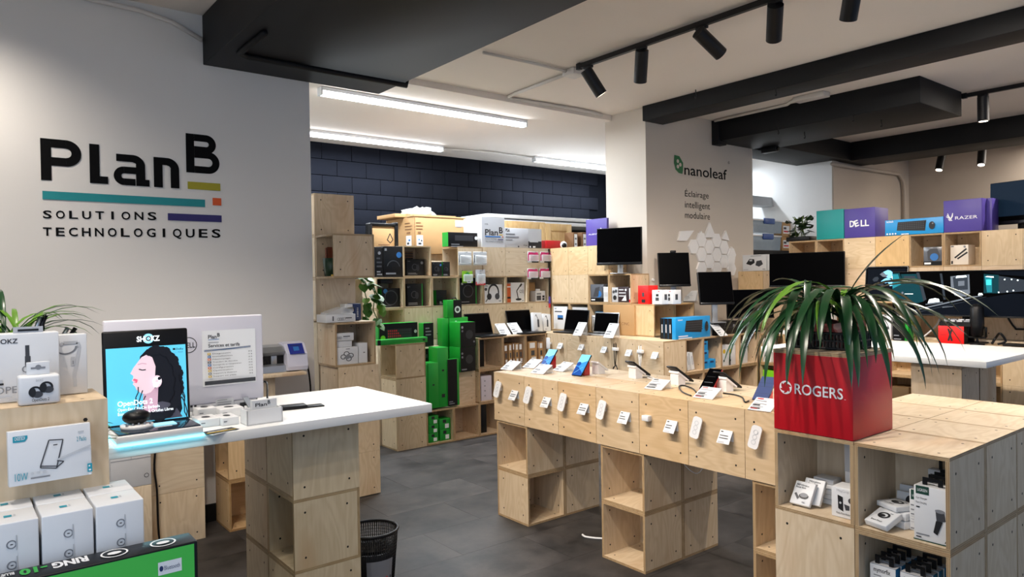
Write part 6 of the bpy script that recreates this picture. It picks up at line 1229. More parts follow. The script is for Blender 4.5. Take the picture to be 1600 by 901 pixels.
ZB_ = 4.025; b = by(509, 490, 555.5, 502, YS+.02, .5, ZB_); pbox('white_box', 'long white box lying on top of the open cube at wall end', 'box', b, CW, lambda fy, fx, ft, w, d, h: (fy.rect(w*.65, h*.45, w*.87, h*.58, PDG), fy.rect(w*.65, h*.2, w*.8, h*.27, PLG), fy.rect(w*.22, h*.2, w*.26, h*.8, PDG), [fy.arc(w*(.42+.06*k), h*.4, .025, .033, PG) for k in range(4)]), g)
h0 = b[5]; cx_ = (b[0]+b[1])/2; q = MB(); q.prism([(-.3, 0), (.3, 0), (.32, .08), (.1, .16), (-.1, .1), (-.3, .04)], 'y', -.18, .18, PLAS); q.cyl((.1, -.1, .07), (.34, -.12, .1), .05, .06, SIL, 10); q.cyl((.33, -.12, .1), (.36, -.12, .1), .05, .05, BP, 10); tag(obj('razor_pack', q, None, (cx_-.02, YS+.2, h0+.004)), 'clear pack with silver tool lying on the long white box', 'pack')
b = by(552, 474, 564, 499, 3.45, .3, ZB_); pbox('blue_box', 'dark blue box with white lettering standing on the wall end stack', 'box', b, NAVY, lambda fy, fx, ft, w, d, h: [fy.rect(w*.45, h*(.2+.1*k), w*.65, h*(.25+.1*k), PLG) for k in range(6)], g); b = by(540, 475, 551, 499, 3.45, .3, ZB_); pbox('white_box', 'white box left of the dark blue box on the wall end stack', 'box', b, CW, None, g)
t = thing('pot', 'dark green pot with brown lattice in the side opening cube', 'pot', (-1.93, 3.64, 5.02+.047)); q = MB(); q.lathe((0, 0, 0), [(.16, 0), (.2, .42), (.17, .42), (.15, .3)], mat('pot_dark_green', '#1f3d2c', .4), 20); obj('pot', q, t); q = MB(); q.box(-.1, .02, -.02, .02, .38, .68, mat('lattice_brown', '#7a3a22', .6)); [q.box(-.14+.07*k, -.12+.07*k, -.03, .03, .36, .66-.03*k, MATS['lattice_brown']) for k in range(4)]; obj('lattice', q, t)
q = MB(); q.box(-.06, .06, -.05, .05, 0, .04, PY, .01); tag(obj('yellow_block', q, None, (-2.02, 3.3, 5.02+.047)), 'tiny yellow block beside the dark green pot', 'block')
p = P(570, 571, 'y', 3.0)
q = MB(); q.prism([(0, 0), (.2, .35), (.03, .36)], 'y', -.01, .01, CW); tag(obj('hanging_tag', q, None, (-1.105, 3.4, 2.25), (0, 0, 0)), 'white triangular tag hanging on the side of wall end stack', 'tag')
# trailing plant between stack and shelving
def heart(mb, base, az, tilt, s, m):
    pts = [(0, 0), (.42, -.12), (.62, .25), (.5, .62), (0, 1.15), (-.5, .62), (-.62, .25), (-.42, -.12)]
    d = Vector((math.cos(az)*math.cos(tilt), math.sin(az)*math.cos(tilt), math.sin(tilt))); sd = Vector((-math.sin(az), math.cos(az), 0)); n = sd.cross(d)
    vs = [Vector(base)+sd*(x*s)+d*(y*s)+n*(.12*s*abs(x)) for x, y in pts]+[Vector(base)+d*(.5*s)-n*.04*s]
    mb.add(vs, [(i, (i+1) % 8, 8) for i in range(8)], m, True)
MON = mat('monstera_leaf', '#3a6a22', .5, var=.35, scale=20)
t = thing('trailing_plant', 'trailing green plant hanging between the wall end stack and shelving', 'plant', (-.95, 4.6, 5.02)); rl = random.Random(4)
q = MB(); q.lathe((0, 0, 0), [(.18, -.02), (.24, .3), (.2, .3)], mat('pot_brown', '#5a4330', .6), 14); 
vines = [[(0, 0, .1), (.1, -.3, .1), (.12, -.42, -.3), (.2, -.45, -.7), (.05, -.5, -1.1)], [(0, 0, .1), (.3, -.25, .05), (.42, -.4, -.4), (.35, -.42, -.8), (.5, -.45, -1.15)], [(0, 0, .1), (.2, -.3, .12), (.3, -.5, -.1), (.45, -.5, -.5), (.6, -.5, -.9)]]
for v in vines:
    q = MB(); q.tube(v, .014, STEM, 5); obj('vine', q, t)
    for k in range(12):
        i = rl.randrange(1, len(v)-1); f = rl.random(); b0 = Vector(v[i]).lerp(Vector(v[i+1]), f); q = MB(); heart(q, b0, rl.uniform(-2.8, -.3), rl.uniform(-1.3, -.4), rl.uniform(.16, .27), MON if rl.random() < .7 else LEAF2); obj('leaf', q, t)
plinth('plywood support of the trailing plant behind the wall end stack', -1.15, -.75, 4.45, 4.85, 0, 5.0)
b = by(556, 437, 566, 463, 5.2, .3); pbox('dark_box', 'dark box with green leaf print in the gap beside the stack', 'box', (b[0], b[1], 5.2, 5.5, b[4], b[5]), K, None, None); o = C.objects[-1]; plinth('brown plywood upright in the gap beside the stack', b[0]-.02, b[1]+.02, 5.2, 5.5, 0, b[4]-.0)

# ================================================================ MONITORS AND RIGHT SHELVING
def Pn(px, py, p0, n):
    d = _f + _r*((px-800)/FPX) - _u*((py-450.5)/FPX)
    return CAM + d*((Vector(p0)-CAM).dot(n)/d.dot(n))
def monitor(label, p0, nz, lean, pxl, pxr, pyt, pyb, zs, draw=None, stand=SIL, webcam=False, chin=.04, basew=.5, neck=.09, curve=0.0, cat='monitor'):
    """p0 = point of the screen plane, nz = compass of the screen's front, lean = backward tilt; the size comes from the pixels it covers"""
    n0 = Vector((math.cos(nz), math.sin(nz), 0)); n = (n0*math.cos(lean)+Vector((0, 0, 1))*math.sin(lean)).normalized()
    pxm, pym = (pxl+pxr)/2, (pyt+pyb)/2
    L, R, Tp, B = (Pn(x, y, p0, n) for x, y in ((pxl, pym), (pxr, pym), (pxm, pyt), (pxm, pyb)))
    c = (L+R)/2; rz = nz+math.pi/2; w = (R-L).length; h = (Tp-B).length; c.z = (Tp.z+B.z)/2
    t = thing('monitor', label, cat, (c.x, c.y, zs), rz)      # local -y faces the viewer
    hc = c.z-zs; M = Matrix.Translation((0, 0, hc)) @ Matrix.Rotation(-lean, 4, 'X')
    q = MB(); q.M = M; q.box(-w/2, w/2, -.0, .09, -h/2, h/2, BP, .015); pnl = obj('panel', q, t)
    q = MB(); q.M = M; q.box(-w/2, w/2, -.02, .0, -h/2, -h/2+max(chin, .015), LID, .005); obj('chin', q, pnl)
    q = MB(); q.M = M; F = Face(q, (-w/2+.015, 0, -h/2+chin), (1, 0, 0), (0, 0, 1), w-.03, h-chin-.015); F.n = Vector((0, -1, 0)); F.fr(0, 0, 1, 1, SCR)
    if draw: draw(F)
    obj('screen', q, t)
    q = MB(); q.box(-neck, neck, .09, .17, .02, hc, stand, .01); obj('neck', q, t)
    q = MB(); q.box(-basew/2, basew/2, -.2, .35, .0, .03, stand, .012); obj('base', q, t)
    if webcam: q = MB(); q.M = M; q.box(-.09, .09, -.02, .06, h/2, h/2+.07, BP, .01); obj('webcam', q, t)
    return t
monitor('black monitor on the stepped shelf before the white column', (8.15, 3.8, 5.5), pi+.42, .03, 932.5, 1002.5, 355.5, 413.5, Z[5]+.006, None, SIL, chin=.08)
monitor('slim tilted black monitor with a webcam on the stepped shelf', (9.2, 2.85, 4.6), -pi/2-.62, .17, 1029, 1078, 394.5, 447, Z[4]+.006, None, SIL, webcam=True, chin=.06)
monitor('tilted black monitor above the black desktop computer', (8.9, 1.75, 4.0), -pi/2-.55, .22, 1092, 1145, 424.5, 475, Z[3]+.4, None, SIL, chin=.06)
monitor('wide black monitor low in the corner of the right shelving', (11.35, 1.95, 3.9), pi+.95, .05, 1136, 1209, 452, 497, Z[3]+.006, None, BP, chin=.04)
monitor('curved wide black monitor on the middle right shelving', (12.75, -.3, 4.9), pi+.28, .02, 1202, 1320, 394, 448, 4.135, None, BP, chin=.05, basew=.9)
ZR = 3.055
# screen pictures
E1 = mat('screen_teal', '#1d6a78', .4, emit=.5, var=0, spec=.03); E2 = mat('screen_deep_teal', '#0e3038', .4, emit=.5, var=0, spec=.03); E3 = mat('screen_navy', '#080c13', .4, emit=.6, var=0, spec=.03); E4 = mat('screen_glow', '#e6f4f7', .4, emit=1.1, var=0, spec=.03); E5 = mat('screen_slate', '#2a3038', .4, emit=.5, var=0, spec=.03); E6 = mat('screen_grey', '#59616b', .4, emit=.5, var=0, spec=.03); E7 = mat('screen_aqua', '#35c7c0', .4, emit=.8, var=0, spec=.03); E8 = mat('screen_ice', '#6fb4e0', .4, emit=.8, var=0, spec=.03)
def game(F):
    W, H = F.W, F.H; R = lambda pts, m: F.poly([(W*x, H*y) for x, y in pts], m)
    R([(0, 0), (1, 0), (1, .45), (.78, .5), (.3, .2), (0, 0.02)], E3); R([(0, .98), (.05, .98), (.09, .6), (.1, .3), (.05, .2), (0, .3)], E2); R([(0, .95), (.04, .95), (.06, .7), (0, .6)], E1); R([(.06, .95), (.17, .95), (.22, .3), (.12, .2)], E2); R([(.08, .9), (.16, .9), (.175, .72), (.1, .72)], E5)
    R([(.17, .98), (.19, .98), (.24, .35), (.22, .3)], E5); R([(.33, .95), (.345, .95), (.37, .35), (.355, .35)], E5)
    R([(.40, .88), (.52, .92), (.525, .5), (.5, .42), (.43, .44), (.405, .55)], E6); R([(.415, .86), (.51, .9), (.512, .58), (.425, .56)], E5); R([(.435, .84), (.505, .86), (.5, .9), (.44, .89)], E4); R([(.45, .66), (.49, .67), (.49, .78), (.45, .77)], E6); R([(.42, .5), (.515, .53), (.515, .56), (.42, .54)], E6)
    R([(.25, .26), (.33, .3), (.325, .36), (.30, .38), (.26, .35)], E4); R([(.235, .22), (.35, .28), (.35, .30), (.235, .24)], E6); R([(.15, .07), (.56, .41), (.60, .43), (.60, .44), (.54, .43), (.2, .14)], E6); R([(.18, .05), (.62, .42), (.63, .42), (.2, .05)], E5)
    R([(.575, .45), (.605, .46), (.6, .5), (.58, .5)], E4); R([(.61, .93), (.70, .9), (.70, .5), (.61, .5)], E2); R([(.615, .88), (.66, .87), (.66, .52), (.63, .52)], E1); R([(.625, .8), (.655, .8), (.655, .68), (.625, .68)], E7); R([(.62, .86), (.67, .84), (.67, .87), (.63, .88)], E4)
    R([(.7, .88), (.86, .78), (.86, .55), (.7, .5)], E5); [F.disc(W*x, H*y, .018, E4) for x, y in ((.735, .8), (.775, .8), (.81, .78), (.70, .52), (.75, .54), (.785, .56))]; R([(.86, .78), (1, .8), (1, .55), (.86, .55)], E2); R([(.6, .98), (1, .98), (1, .82), (.72, .9)], E3)
    R([(.02, .1), (.12, .15), (.12, .16), (.02, .12)], E6); R([(.09, .47), (.15, .47), (.15, .48), (.09, .48)], E4); F.disc(W*.075, H*.5, .03, E6); R([(.35, .16), (.42, .19), (.42, .2), (.35, .18)], E6)
monitor('very wide gaming monitor showing a dark corridor at right', (12.24, -5.0, 3.9), pi-.04, .02, 1394, 1646, 422, 495, ZR, game, BP, chin=.04, basew=.8, neck=.14)
monitor('black monitor with dark blue screen standing on the top right', (13.8, -7.0, 6.8), pi-.25, .03, 1547, 1640, 281, 349, 6.075, lambda F: F.fr(0, .12, 1, 1, mat('screen_blue_black', '#0f1b28', .3, emit=.6, var=0, spec=.04)), BP, chin=.1, basew=.9)
def arena(F): W, H = F.W, F.H; F.fr(.04, .05, .96, .95, E3); [F.poly([(W*(x+.09*math.cos(a*1.05+x*9)*(1+.5*math.sin(a*2+y*7))), H*(y+.09*math.sin(a*1.05+x*9))) for a in range(6)], m) for x, y, m in ((.5, .55, E8), (.6, .7, E8), (.7, .62, E4), (.62, .45, E8), (.75, .42, E8), (.45, .75, E6), (.55, .82, E8), (.35, .4, E5), (.25, .6, E5), (.8, .75, E6))]
p = P(1372, 466, 'x', 12.75); laptop('open gaming laptop with icy blue picture on middle right shelving', 12.85, p.y, 4.135, -pi/2+.0, 1.25, .8, .98, LID, .12, arena)
pcard('sloping white price card beside the gaming laptop', 1336, 466, 4.135, .45, .55, 0, .7)
# blue keyboard boxes, desktop computer below the tilted monitors
def dr_kb(fy, fx, ft, w, d, h):
    for F, W in ((fy, w),):
        F.text('logitech', W*.06, h*.86, .045, PW, width=W*.13, bold=.02); F.poly([(W*.25, h*.33), (W*.29, h*.84), (W*.77, h*.84), (W*.73, h*.25)], PK)
        [F.rect(W*(.30+.037*i), h*(.38+.11*j), W*(.327+.037*i), h*(.45+.11*j), PDG) for i in range(12) for j in range(4)]
        F.disc(W*.86, h*.52, W*.05, PK, h*.24); F.lines(W*.04, W*.45, h*.16, 2, .06, .03, PW); F.disc(W*.88, h*.62, W*.015, PDG, h*.05)
x0 = P(1056, 527, 'y', 1.32).x; b = by(1056, 493, 1109.5, 526, 1.32, .14, ZG); g = 'blue wireless keyboard boxes on the laptop counter'
pbox('keyboard_box', 'blue keyboard and mouse box lying in front of its row', 'box', b, BL, dr_kb, g)
for k in range(3):
    b2 = (b[0]+.02, b[1]-.03, b[2]+.15*(k+1), b[2]+.15*(k+1)+.14, b[4], b[5]-.02); pbox('keyboard_box', f'blue keyboard box with black end, {ORD[k+1]} in its row', 'box', b2, BL, lambda fy, fx, ft, w, d, h: (fx.fr(0, 0, 1, 1, K), fx.rect(d*.35, h*.3, d*.65, h*.7, PLG)), g)
b = by(1108, 487, 1168, 527, 1.36, .8); p = P(1140, 520, 'y', 1.4)
t = thing('desktop_computer', 'black desktop computer lying flat under the tilted monitor', 'computer', ((b[0]+b[1])/2+.15, 1.80, ZG)); w = (b[1]-b[0])*.85
q = MB(); q.box(-w/2, w/2, -.4, .4, 0, .38, BP, .015); obj('case', q, t); q = MB(); F = Face(q, (-w/2, -.4, 0), (1, 0, 0), (0, 0, 1), w, .38); F.disc(w*.6, .26, .05, PG); F.fr(.02, .55, .98, .58, PDG); F.fr(.7, .2, .95, .24, PDG); obj('front_print', q, t)
q = MB(); q.box(-.12, .12, -.3, .3, 0, .3, SIL, .03); tag(obj('metal_stand', q, None, (P(1164, 520, 'y', 1.7).x+.15, 1.7, ZG)), 'small silver box beside the black desktop computer', 'box')
pcard('sloping white price card before the black desktop computer', 1123, 524.5, ZG, .4, .55, pi/2, .75); pcard('small white price card on the black desktop computer', 1129, 490, ZG+.39, .25, .2, pi/2, .7)
# open cubes under the monitors
JY = 1.30; g = 'boxes in the low shelving under the monitors'
for k, (x0, x1, l) in enumerate(((1074, 1081, 'leaning left'), (1082, 1090, 'leaning right'))):
    b = by(x0, 549, x1, 571, JY+.1, .45, zf(2)+.0); pbox('white_box', f'thin white box with grey front, {l} in first low cube', 'box', (8.27+.2*k, 8.40+.2*k, b[2], b[3], zf(2)+.02, b[5]), CW, lambda fy, fx, ft, w, d, h: fy.fr(.2, .3, .8, .8, PLG), g, rot=(0, -.2, 0))
for k, (x0, y0, x1, y1, l) in enumerate(((1098, 531, 1106, 544, 'topmost'), (1098, 545, 1107, 557, 'middle'), (1098, 557.5, 1108, 572, 'lower left'), (1108, 555, 1118, 570, 'lower right'))):
    zz = [2, 1, 0, 0][k]; b = by(x0, y0, x1, y1, JY+.05, .4); b = (b[0], b[1], b[2], b[3], zf(2)+zz*.285, zf(2)+zz*.285+.28); pbox('blue_box', f'small bright blue box, {l} of four in second low cube', 'box', b, BL, lambda fy, fx, ft, w, d, h: fy.fr(.15, .6, .7, .8, NAVY), g)
for k, (x0, y0, x1, y1) in enumerate(((1129, 538, 1141.5, 564), (1142, 538, 1152, 563), (1158, 536, 1168, 558))):
    b = by(x0, y0, x1, y1, JY+.08, .45, zf(2)); pbox('white_box', f'white box with yellow mark in low cubes, {ORD[k]} from the left' if k < 2 else 'plain white box in the last low cube', 'box', b, CW, (lambda fy, fx, ft, w, d, h: (fy.disc(w*.2, h*.7, .07, PY), fy.fr(.1, .2, .25, .3, PK))) if k < 2 else None, g)
# right shelving: top row goods
ZU = 6.075
b = bx(1276, 326, 1318, 373.5, 13.45, .92, ZU); pbox('display_cube', 'teal painted cube on the top right shelving', 'cube', b, TE, None, None)
def dr_dell(fy, fx, ft, w, d, h):
    fx.text('D', d*.18, h*.38, .19, PW, width=d*.15, bold=.03); fx.text('LL', d*.54, h*.38, .19, PW, width=d*.27, bold=.03); fx.text('E', d*.365, h*.37, .19, PW, width=d*.14, bold=.03, rot=.3)
b = bx(1319.5, 323, 1367, 371, 13.45, .9, ZU); pbox('display_cube', 'purple cube with white computer company name, left of two', 'cube', b, PU, dr_dell, None)
def dr_kbx(fy, fx, ft, w, d, h):
    fx.text('logitech', d*.03, h*.84, .06, PW, width=d*.12, bold=.02); fx.poly([(d*.21, h*.3), (d*.23, h*.83), (d*.72, h*.85), (d*.70, h*.2)], PK); [fx.rect(d*(.235+.039*i), h*(.36+.115*j), d*(.265+.039*i), h*(.43+.115*j), PDG) for i in range(12) for j in range(4)]; fx.disc(d*.82, h*.5, d*.05, PK, h*.24); fx.disc(d*.835, h*.62, d*.015, PG, h*.05); [fx.disc(d*(.05+.05*k), h*.1, .025, PW) for k in range(4)]; fx.lines(d*.3, d*.5, h*.08, 1, .05, .03, PW)
b = bx(1383, 338, 1474, 367, 13.42, .35, ZU); pbox('keyboard_box', 'blue keyboard and mouse box between the purple cubes', 'box', b, BL, dr_kbx, None)
def dr_rz(fy, fx, ft, w, d, h):
    fx.text('RAZER', d*.31, h*.39, .09, PW, width=d*.58, bold=.0)
    for k in range(3): fx.line([(d*.07+.02*k, h*(.50+.05*k)), (d*.14, h*(.45+.03*k)), (d*.20, h*.42), (d*.25, h*(.52+.04*k))], .02, PW); fx.line([(d*(.13+.03*k), h*.42), (d*(.17+.03*k), h*.36)], .018, PW)
    fy.fr(0, 0, 1, 1, PU)
b = bx(1474.5, 309, 1534, 363, 13.45, .9, ZU); pbox('display_cube', 'purple cube with white gaming company name, right of two', 'cube', b, PU, dr_rz, None)
b = bx(1540, 309, 1550, 357, 13.8, .5, ZU); pbox('display_cube', 'narrow purple box behind the gaming company cube', 'cube', b, PU, None, None)
t = thing('potted_plant', 'dark broad leaved plant in black tray left of the teal cube', 'plant', (13.9, P(1252, 374, 'x', 13.9).y, ZU)); rl = random.Random(8)
q = MB(); q.box(-.25, .25, -.42, .42, 0, .16, BP, .02); obj('tray', q, t)
DL = mat('deep_leaf', '#1d3318', .4, var=.3)
for k in range(46): q = MB(); heart(q, (rl.uniform(-.2, .2), rl.uniform(-.38, .38), rl.uniform(.15, .8)), rl.uniform(0, 6.28), rl.uniform(-.5, .9), rl.uniform(.15, .24), DL); obj('leaf', q, t)
for k in range(6): q = MB(); q.tube([(0, rl.uniform(-.2, .2), .1), (rl.uniform(-.1, .1), rl.uniform(-.3, .3), .5), (rl.uniform(-.15, .15), rl.uniform(-.35, .35), .85)], .015, STEM, 5); obj('stem', q, t)
g = 'goods in the top row of right shelving'
b = bx(1443, 385, 1472, 413, 13.55, .5, 5.15); pbox('mouse_box', 'clear black box with blue mouse in the top right row', 'box', b, mat('smoke_plastic', '#5c6068', .2), lambda fy, fx, ft, w, d, h: (fx.fr(0, 0, 1, .22, K), fx.fr(.05, .06, .4, .16, PW), fx.poly([(d*.25, h*.28), (d*.2, h*.75), (d*.4, h*.9), (d*.75, h*.9), (d*.9, h*.5), (d*.8, h*.28)], PDG), fx.disc(d*.58, h*.45, d*.22, PBL, h*.2)), g)
b = bx(1485, 382, 1513, 412, 13.6, .5, 5.15); pbox('cable_box', 'cream box with black cable pictured in the top right row', 'box', b, mat('cream_card', '#e0d6c8', .5), lambda fy, fx, ft, w, d, h: (fx.line([(d*.25, h*.35), (d*.9, h*.8)], .045, PK), fx.line([(d*.4, h*.3), (d*.95, h*.62)], .045, PK), fx.fr(.05, .9, .2, .97, PG), fx.fr(.05, .05, .15, .2, PK), fx.disc(d*.8, h*.9, .03, PG)), g)
def dr_rob(fy, fx, ft, w, d, h): fx.poly([(d*.15, h*.45), (d*.3, h*.75), (d*.5, h*.72), (d*.52, h*.5), (d*.35, h*.35)], PK); fx.poly([(d*.55, h*.35), (d*.6, h*.6), (d*.8, h*.65), (d*.87, h*.4), (d*.7, h*.25)], PDG); fx.fr(.3, .6, .42, .7, PLG); fx.fr(.35, .9, .8, .93, PG); fx.fr(.04, .08, .25, .1, PG); fx.fr(.85, .08, .96, .12, PG)
b = bx(1160.5, 397, 1197, 422, 13.45, .3, 5.105); pbox('adapter_box', 'white box with two black adapters left of the curved monitor', 'box', b, CW, dr_rob, g)
b = bx(1199, 397, 1212, 422, 13.45, .3, 5.105); pbox('white_box', 'plain white box mostly hidden by the curved monitor', 'box', b, CW, None, g)
# low right counter: red box, mixer, microphone, green box
def dr_x(fy, fx, ft, w, d, h): fx.line([(d*.40, h*.85), (d*.54, h*.15)], .045, PK); fx.line([(d*.54, h*.85), (d*.40, h*.15)], .045, PK); fx.rect(d*.08, h*.45, d*.3, h*.52, REDC); fy.fr(0, 0, 1, 1, K)
b = bx(1466, 510, 1506, 526.5, 11.83, .26, ZR); pbox('red_box', 'bright red box with a bold black X under the gaming monitor', 'box', b, BRED, dr_x, None); h0 = b[5]
yy = (b[2]+b[3])/2; t = thing('audio_mixer', 'small black audio mixer with white keys on the red X box', 'mixer', (11.96, yy-.1, h0+.004)); q = MB(); q.prism([(-.13, 0), (.13, 0), (.13, .16), (-.13, .1)], 'y', -.38, .38, BP); obj('body', q, t)
for k in range(4):
    for j in range(2): q = MB(); q.box(-.11+.12*j, -.01+.12*j, -.33+.17*k, -.2+.17*k, .115+.024*j, .155+.024*j, PLG if (k+j) % 3 else PG); obj('key', q, t)
p = P(1528, 529, 'x', 11.98); t = thing('microphone', 'black desk microphone under the gaming monitor', 'microphone', (11.93, p.y, ZR)); q = MB(); q.lathe((0, 0, 0), [(.17, 0), (.17, .03), (.06, .05), (.04, .1)], BP, 20); obj('base', q, t); q = MB(); q.cyl((0, 0, .05), (0, 0, .2), .03, .03, BP, 10); obj('stem', q, t); q = MB(); q.lathe((0, 0, .2), [(.08, 0), (.15, .05), (.16, .35), (.155, .75), (.10, .84), (.01, .86)], BP, 20); obj('body', q, t); q = MB(); q.tube([(0, -.2, .2), (0, -.2, .45), (0, -.16, .45)], .03, BP, 6); q.tube([(0, .2, .2), (0, .2, .45), (0, .16, .45)], .03, BP, 6); q.box(-.03, .03, -.2, .2, .17, .21, BP); obj('yoke', q, t)
b = bx(1395, 488, 1412, 524, 11.85, .4, ZR); pbox('gaming_box', 'black box at the left foot of the gaming monitor', 'box', b, K, lambda fy, fx, ft, w, d, h: (fx.lines(d*.1, d*.8, h*.2, 2, .1, .03, PG)), None); b = bx(1412.5, 492, 1419, 521, 11.9, .35, ZR); pbox('gaming_box', 'narrow green box at the left foot of the gaming monitor', 'box', b, GR, None, None)
cable('black cables lying by the microphone foot', [(12.1, P(1550, 530, 'x', 12.1).y, ZR+.03), (12.2, P(1556, 530, 'x', 12.2).y, ZR+.18), (12.1, P(1563, 530, 'x', 12.1).y, ZR+.3), (12.15, P(1570, 530, 'x', 12.1).y, ZR+.1), (12.05, P(1560, 530, 'x', 12.1).y, ZR+.03)], BP, .03)
cable('white cable arching under the gaming monitor', [(13.3, P(1472, 490, 'x', 13.3).y, 3.8), (13.0, P(1463, 505, 'x', 13).y, 3.45), (12.5, P(1445, 515, 'x', 12.5).y, ZR+.12), (12.2, P(1435, 519, 'x', 12.2).y, ZR+.03)], WP, .025)
cable('black cable hanging on the panels under the gaming monitor', [(13.36, P(1570, 492, 'x', 13.36).y, 3.85), (13.36, P(1585, 508, 'x', 13.36).y, 3.45), (13.36, P(1600, 512, 'x', 13.36).y, 3.4), (13.36, -7.0, 3.45)], BP, .025)
b = bx(1565, 525, 1600, 531, 11.9, .3, ZR); pbox('keyboard', 'dark keyboard edge at the far right of the low shelving', 'keyboard', (11.95, 12.35, -7.4, b[3], ZR, ZR+.05), BP, None, None)
# middle right cubes and low cubes: boxes seen behind the plant
g = 'white boxes behind the big plant'; MX = 12.35; ZMI = 3.145
for k, (x0, y0, x1, y1, m, l) in enumerate(((1229, 480, 1246, 487, CG, 'grey box at the back of the first middle cube'), (1228, 486, 1250, 507, CW, 'white box in the first middle cube behind the plant'), (1270, 490, 1292, 508, CW, 'white box in the second middle cube behind the plant'), (1333, 482, 1350, 508, CW, 'white box in the third middle cube behind the plant'), (1364, 492, 1372, 521, CW, 'white box left of grey one behind the plant'), (1373, 492, 1381, 521, CG, 'grey speaker box behind the plant'), (1382, 494, 1392, 522, CW, 'white box right of grey one behind the plant'))):
    if k == 0: b = bx(x0, y0, x1, y1, MX+.3, .3); b = (MX+.42, MX+.7, b[2], b[3], ZMI, b[5])
    elif k < 4: b = bx(x0, y0, x1, y1, MX, .38, ZMI)
    else: b = bx(x0, y0, x1, y1, 11.95, .3, ZR)
    pbox('white_box', l, 'box', b, m, (lambda fy, fx, ft, w, d, h: fx.disc(d*.5, h*.5, min(d, h)*.25, PDG)) if k in (1, 3, 6) else None, g)
q = MB(); q.box(-.3, .3, -.5, .5, 0, .035, CW); tag(obj('papers', q, None, (12.62, P(1265, 466, 'x', 12.5).y+.15, 4.135+.03)), 'white sheets lying under the curved monitor', 'papers')
q = MB(); q.box(-.2, .2, -.35, .35, 0, .12, WP, .03); q.cyl((-.05, -.12, .12), (-.05, -.12, .15), .03, .03, BP, 8); tag(obj('game_console', q, None, (12.05, P(1228, 517, 'x', 12.05).y, ZR)), 'low white device on the low right shelving behind plant', 'device')
b = bx(1190, 529, 1203, 558, 11.9, .4, zf(2)); pbox('white_box', 'white box with round lens print in the first low right cube', 'box', b, CW, lambda fy, fx, ft, w, d, h: (fx.disc(d*.5, h*.3, d*.25, PDG), fx.lines(d*.2, d*.8, h*.85, 1, .03, .05, PG)), g)
b = bx(1188, 579, 1206, 596, 11.9, .4, zf(1)+.0); pbox('green_box', 'lime green box low in the right shelving beside red cube', 'box', b, LIME, lambda fy, fx, ft, w, d, h: fx.disc(d*.35, h*.3, .05, PW), None)
b = bx(1391, 606, 1420, 627, 11.9, .6, zf(1)); pbox('carton', 'small brown carton in low cube right of the red cube', 'carton', b, BR, lambda fy, fx, ft, w, d, h: (fy.fr(.4, .3, .8, .7, BRD), fx.fr(.6, .3, .8, .6, BRD)), None)
# storage room goods
q = MB(); a = P(1174, 392, 'y', 4.9); b = P(1234, 386, 'y', 4.9); t = thing('storage_shelf', 'black shelf edge in the storage room behind the column', 'shelf', ((a.x+b.x)/2+.1, 5.4, 0)); w = b.x-a.x+1.6
q.box(-w/2, w/2, -.5, .6, a.z-.25, a.z+.05, BLACK, .01); obj('board', q, t); q = MB(); q.box(-w/2, w/2, -.5, .6, a.z-.9, a.z-.8, BLACK); obj('board', q, t)
for s in (-1, 1): q = MB(); q.box(s*w/2-.06, s*w/2+.06, -.5, .6, 0, a.z-.2, BLACK); obj('upright', q, t)
zs = a.z+.055
TUB = mat('tub_plastic', '#9fb0bd', .2, var=.1, alpha=.75); TUBB = mat('tub_blue', '#2a4f94', .4)
def tub(label, px0, px1, z0, h):
    a = P(px0, 380, 'y', 5.0); b = P(px1, 380, 'y', 5.0); w = b.x-a.x; t = thing('storage_tub', label, 'tub', ((a.x+b.x)/2, 5.35, z0), 0, 'storage tubs behind the column')
    q = MB(); q.prism([(-w*.46, 0), (w*.46, 0), (w*.5, h), (-w*.5, h)], 'y', -.3, .3, TUB); obj('tub', q, t); q = MB(); q.box(-w*.52, w*.52, -.33, .33, h, h+.07, MATS['white_plastic'], .02); obj('lid', q, t); q = MB(); q.box(-w*.15, w*.2, -.38, -.3, h-.12, h+.12, TUBB, .03); obj('latch', q, t)
    for k in range(5): q = MB(); q.box(-w*.35+k*w*.15, -w*.25+k*w*.15, -.2, .1, .03, h*.7, (CG, K, NAVY, PLG, PDG)[k]); obj('content', q, t)
h_ = .62
tub('clear storage tub with blue latch, lower one behind column', 1176, 1222, zs, .58); tub('clear storage tub with blue latch, upper one behind column', 1178, 1224, zs+.74, .5)
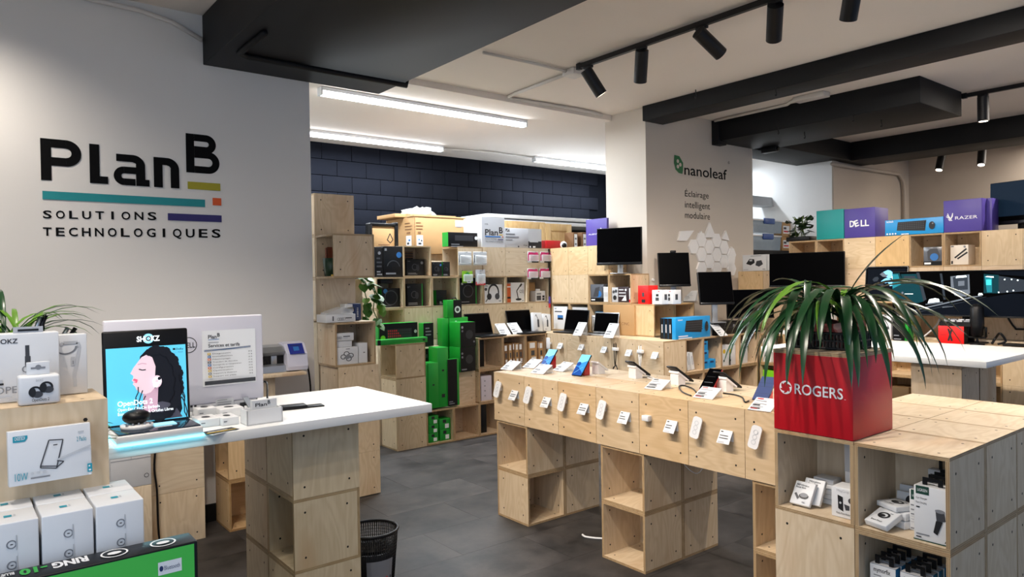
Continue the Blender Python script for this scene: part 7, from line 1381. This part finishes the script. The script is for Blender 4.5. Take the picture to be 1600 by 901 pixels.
for k, (y0, y1) in enumerate(((364, 379), (348, 363))):
    a = P(1222, y1, 'y', 5.1); b = P(1238, y0, 'y', 5.1); hh = .62; pbox('brown_box', f'brown box with shipping label in the storage room, {"lower" if k == 0 else "upper"}', 'box', (a.x, a.x+.85, 5.1, 5.5, zs+k*.63, zs+k*.63+hh), BR, lambda fy, fx, ft, w, d, h: (fy.fr(.1, .2, .7, .75, PW), fy.fr(.15, .3, .6, .4, PR), fy.fr(.15, .5, .4, .65, PDG)), 'brown boxes in the storage room')
# white wall panels of light: hexagon and triangle tiles on the centre wall
t = thing('light_panels', 'cluster of white hexagon and triangle light panels on centre wall', 'light panels', (12, 3.497, 5.6)); HXM = mat('panel_white', '#e9e9e9', .5, var=.02); HXE = mat('panel_edge', '#f4f2f0', .5, var=0); hk = [0]
def wp2(x, y): p = P(x, y, 'y', 3.47); return p.x-12, p.z-5.6
a0 = wp2(1118, 388); a1 = wp2(1126, 402); 
c0 = wp2(1107, 371); R_ = (P(1121, 371, 'y', 3.47).x-P(1100, 371, 'y', 3.47).x)/2
def tri(pts): hk[0] += .004; q = MB(); q.prism([wp2(*p) for p in pts], 'y', -.065-hk[0], -hk[0]*.1, HXM, HXE); obj('triangle_panel', q, t)
hr = .275
ox, oz = wp2(1083, 383)
for c, r0, r1 in ((0, 0, 1), (1, 0, 3), (2, 0, 2), (3, 0, 3), (4, 0, 2), (5, 1, 3)):
    for r_ in range(r0, r1):
        cx_ = ox+c*1.5*hr*1.07; cz_ = oz-r_*1.732*hr*1.07-(.866*hr*1.02 if c % 2 == 0 else 0)+.2
        q = MB(); q.prism([(cx_+hr*math.cos(k*math.pi/3), cz_+hr*math.sin(k*math.pi/3)) for k in range(6)], 'y', -.06, 0, HXM, HXE); obj('hexagon_panel', q, t)
tri([(1062, 361), (1083, 360), (1072, 376), (1058.5, 376)]); tri([(1087, 376), (1094.5, 360.5), (1100, 375)]); tri([(1100, 371), (1107.5, 347), (1117, 371)]); tri([(1126, 373), (1132.5, 360), (1138, 376)]); tri([(1136.5, 399), (1142, 385.5), (1147.5, 399)]); tri([(1136, 400), (1147, 400), (1144, 424), (1137, 424)])
m = MB(); m.cyl((0, 0, 0), (0, -.05, 0), .05, .04, HXM, 10); tag(obj('socket', m, None, (P(1021, 437, 'y', 3.45).x, 3.49, P(1021, 437, 'y', 3.49).z)), 'small grey socket on the centre wall beside stepped shelf', 'socket')
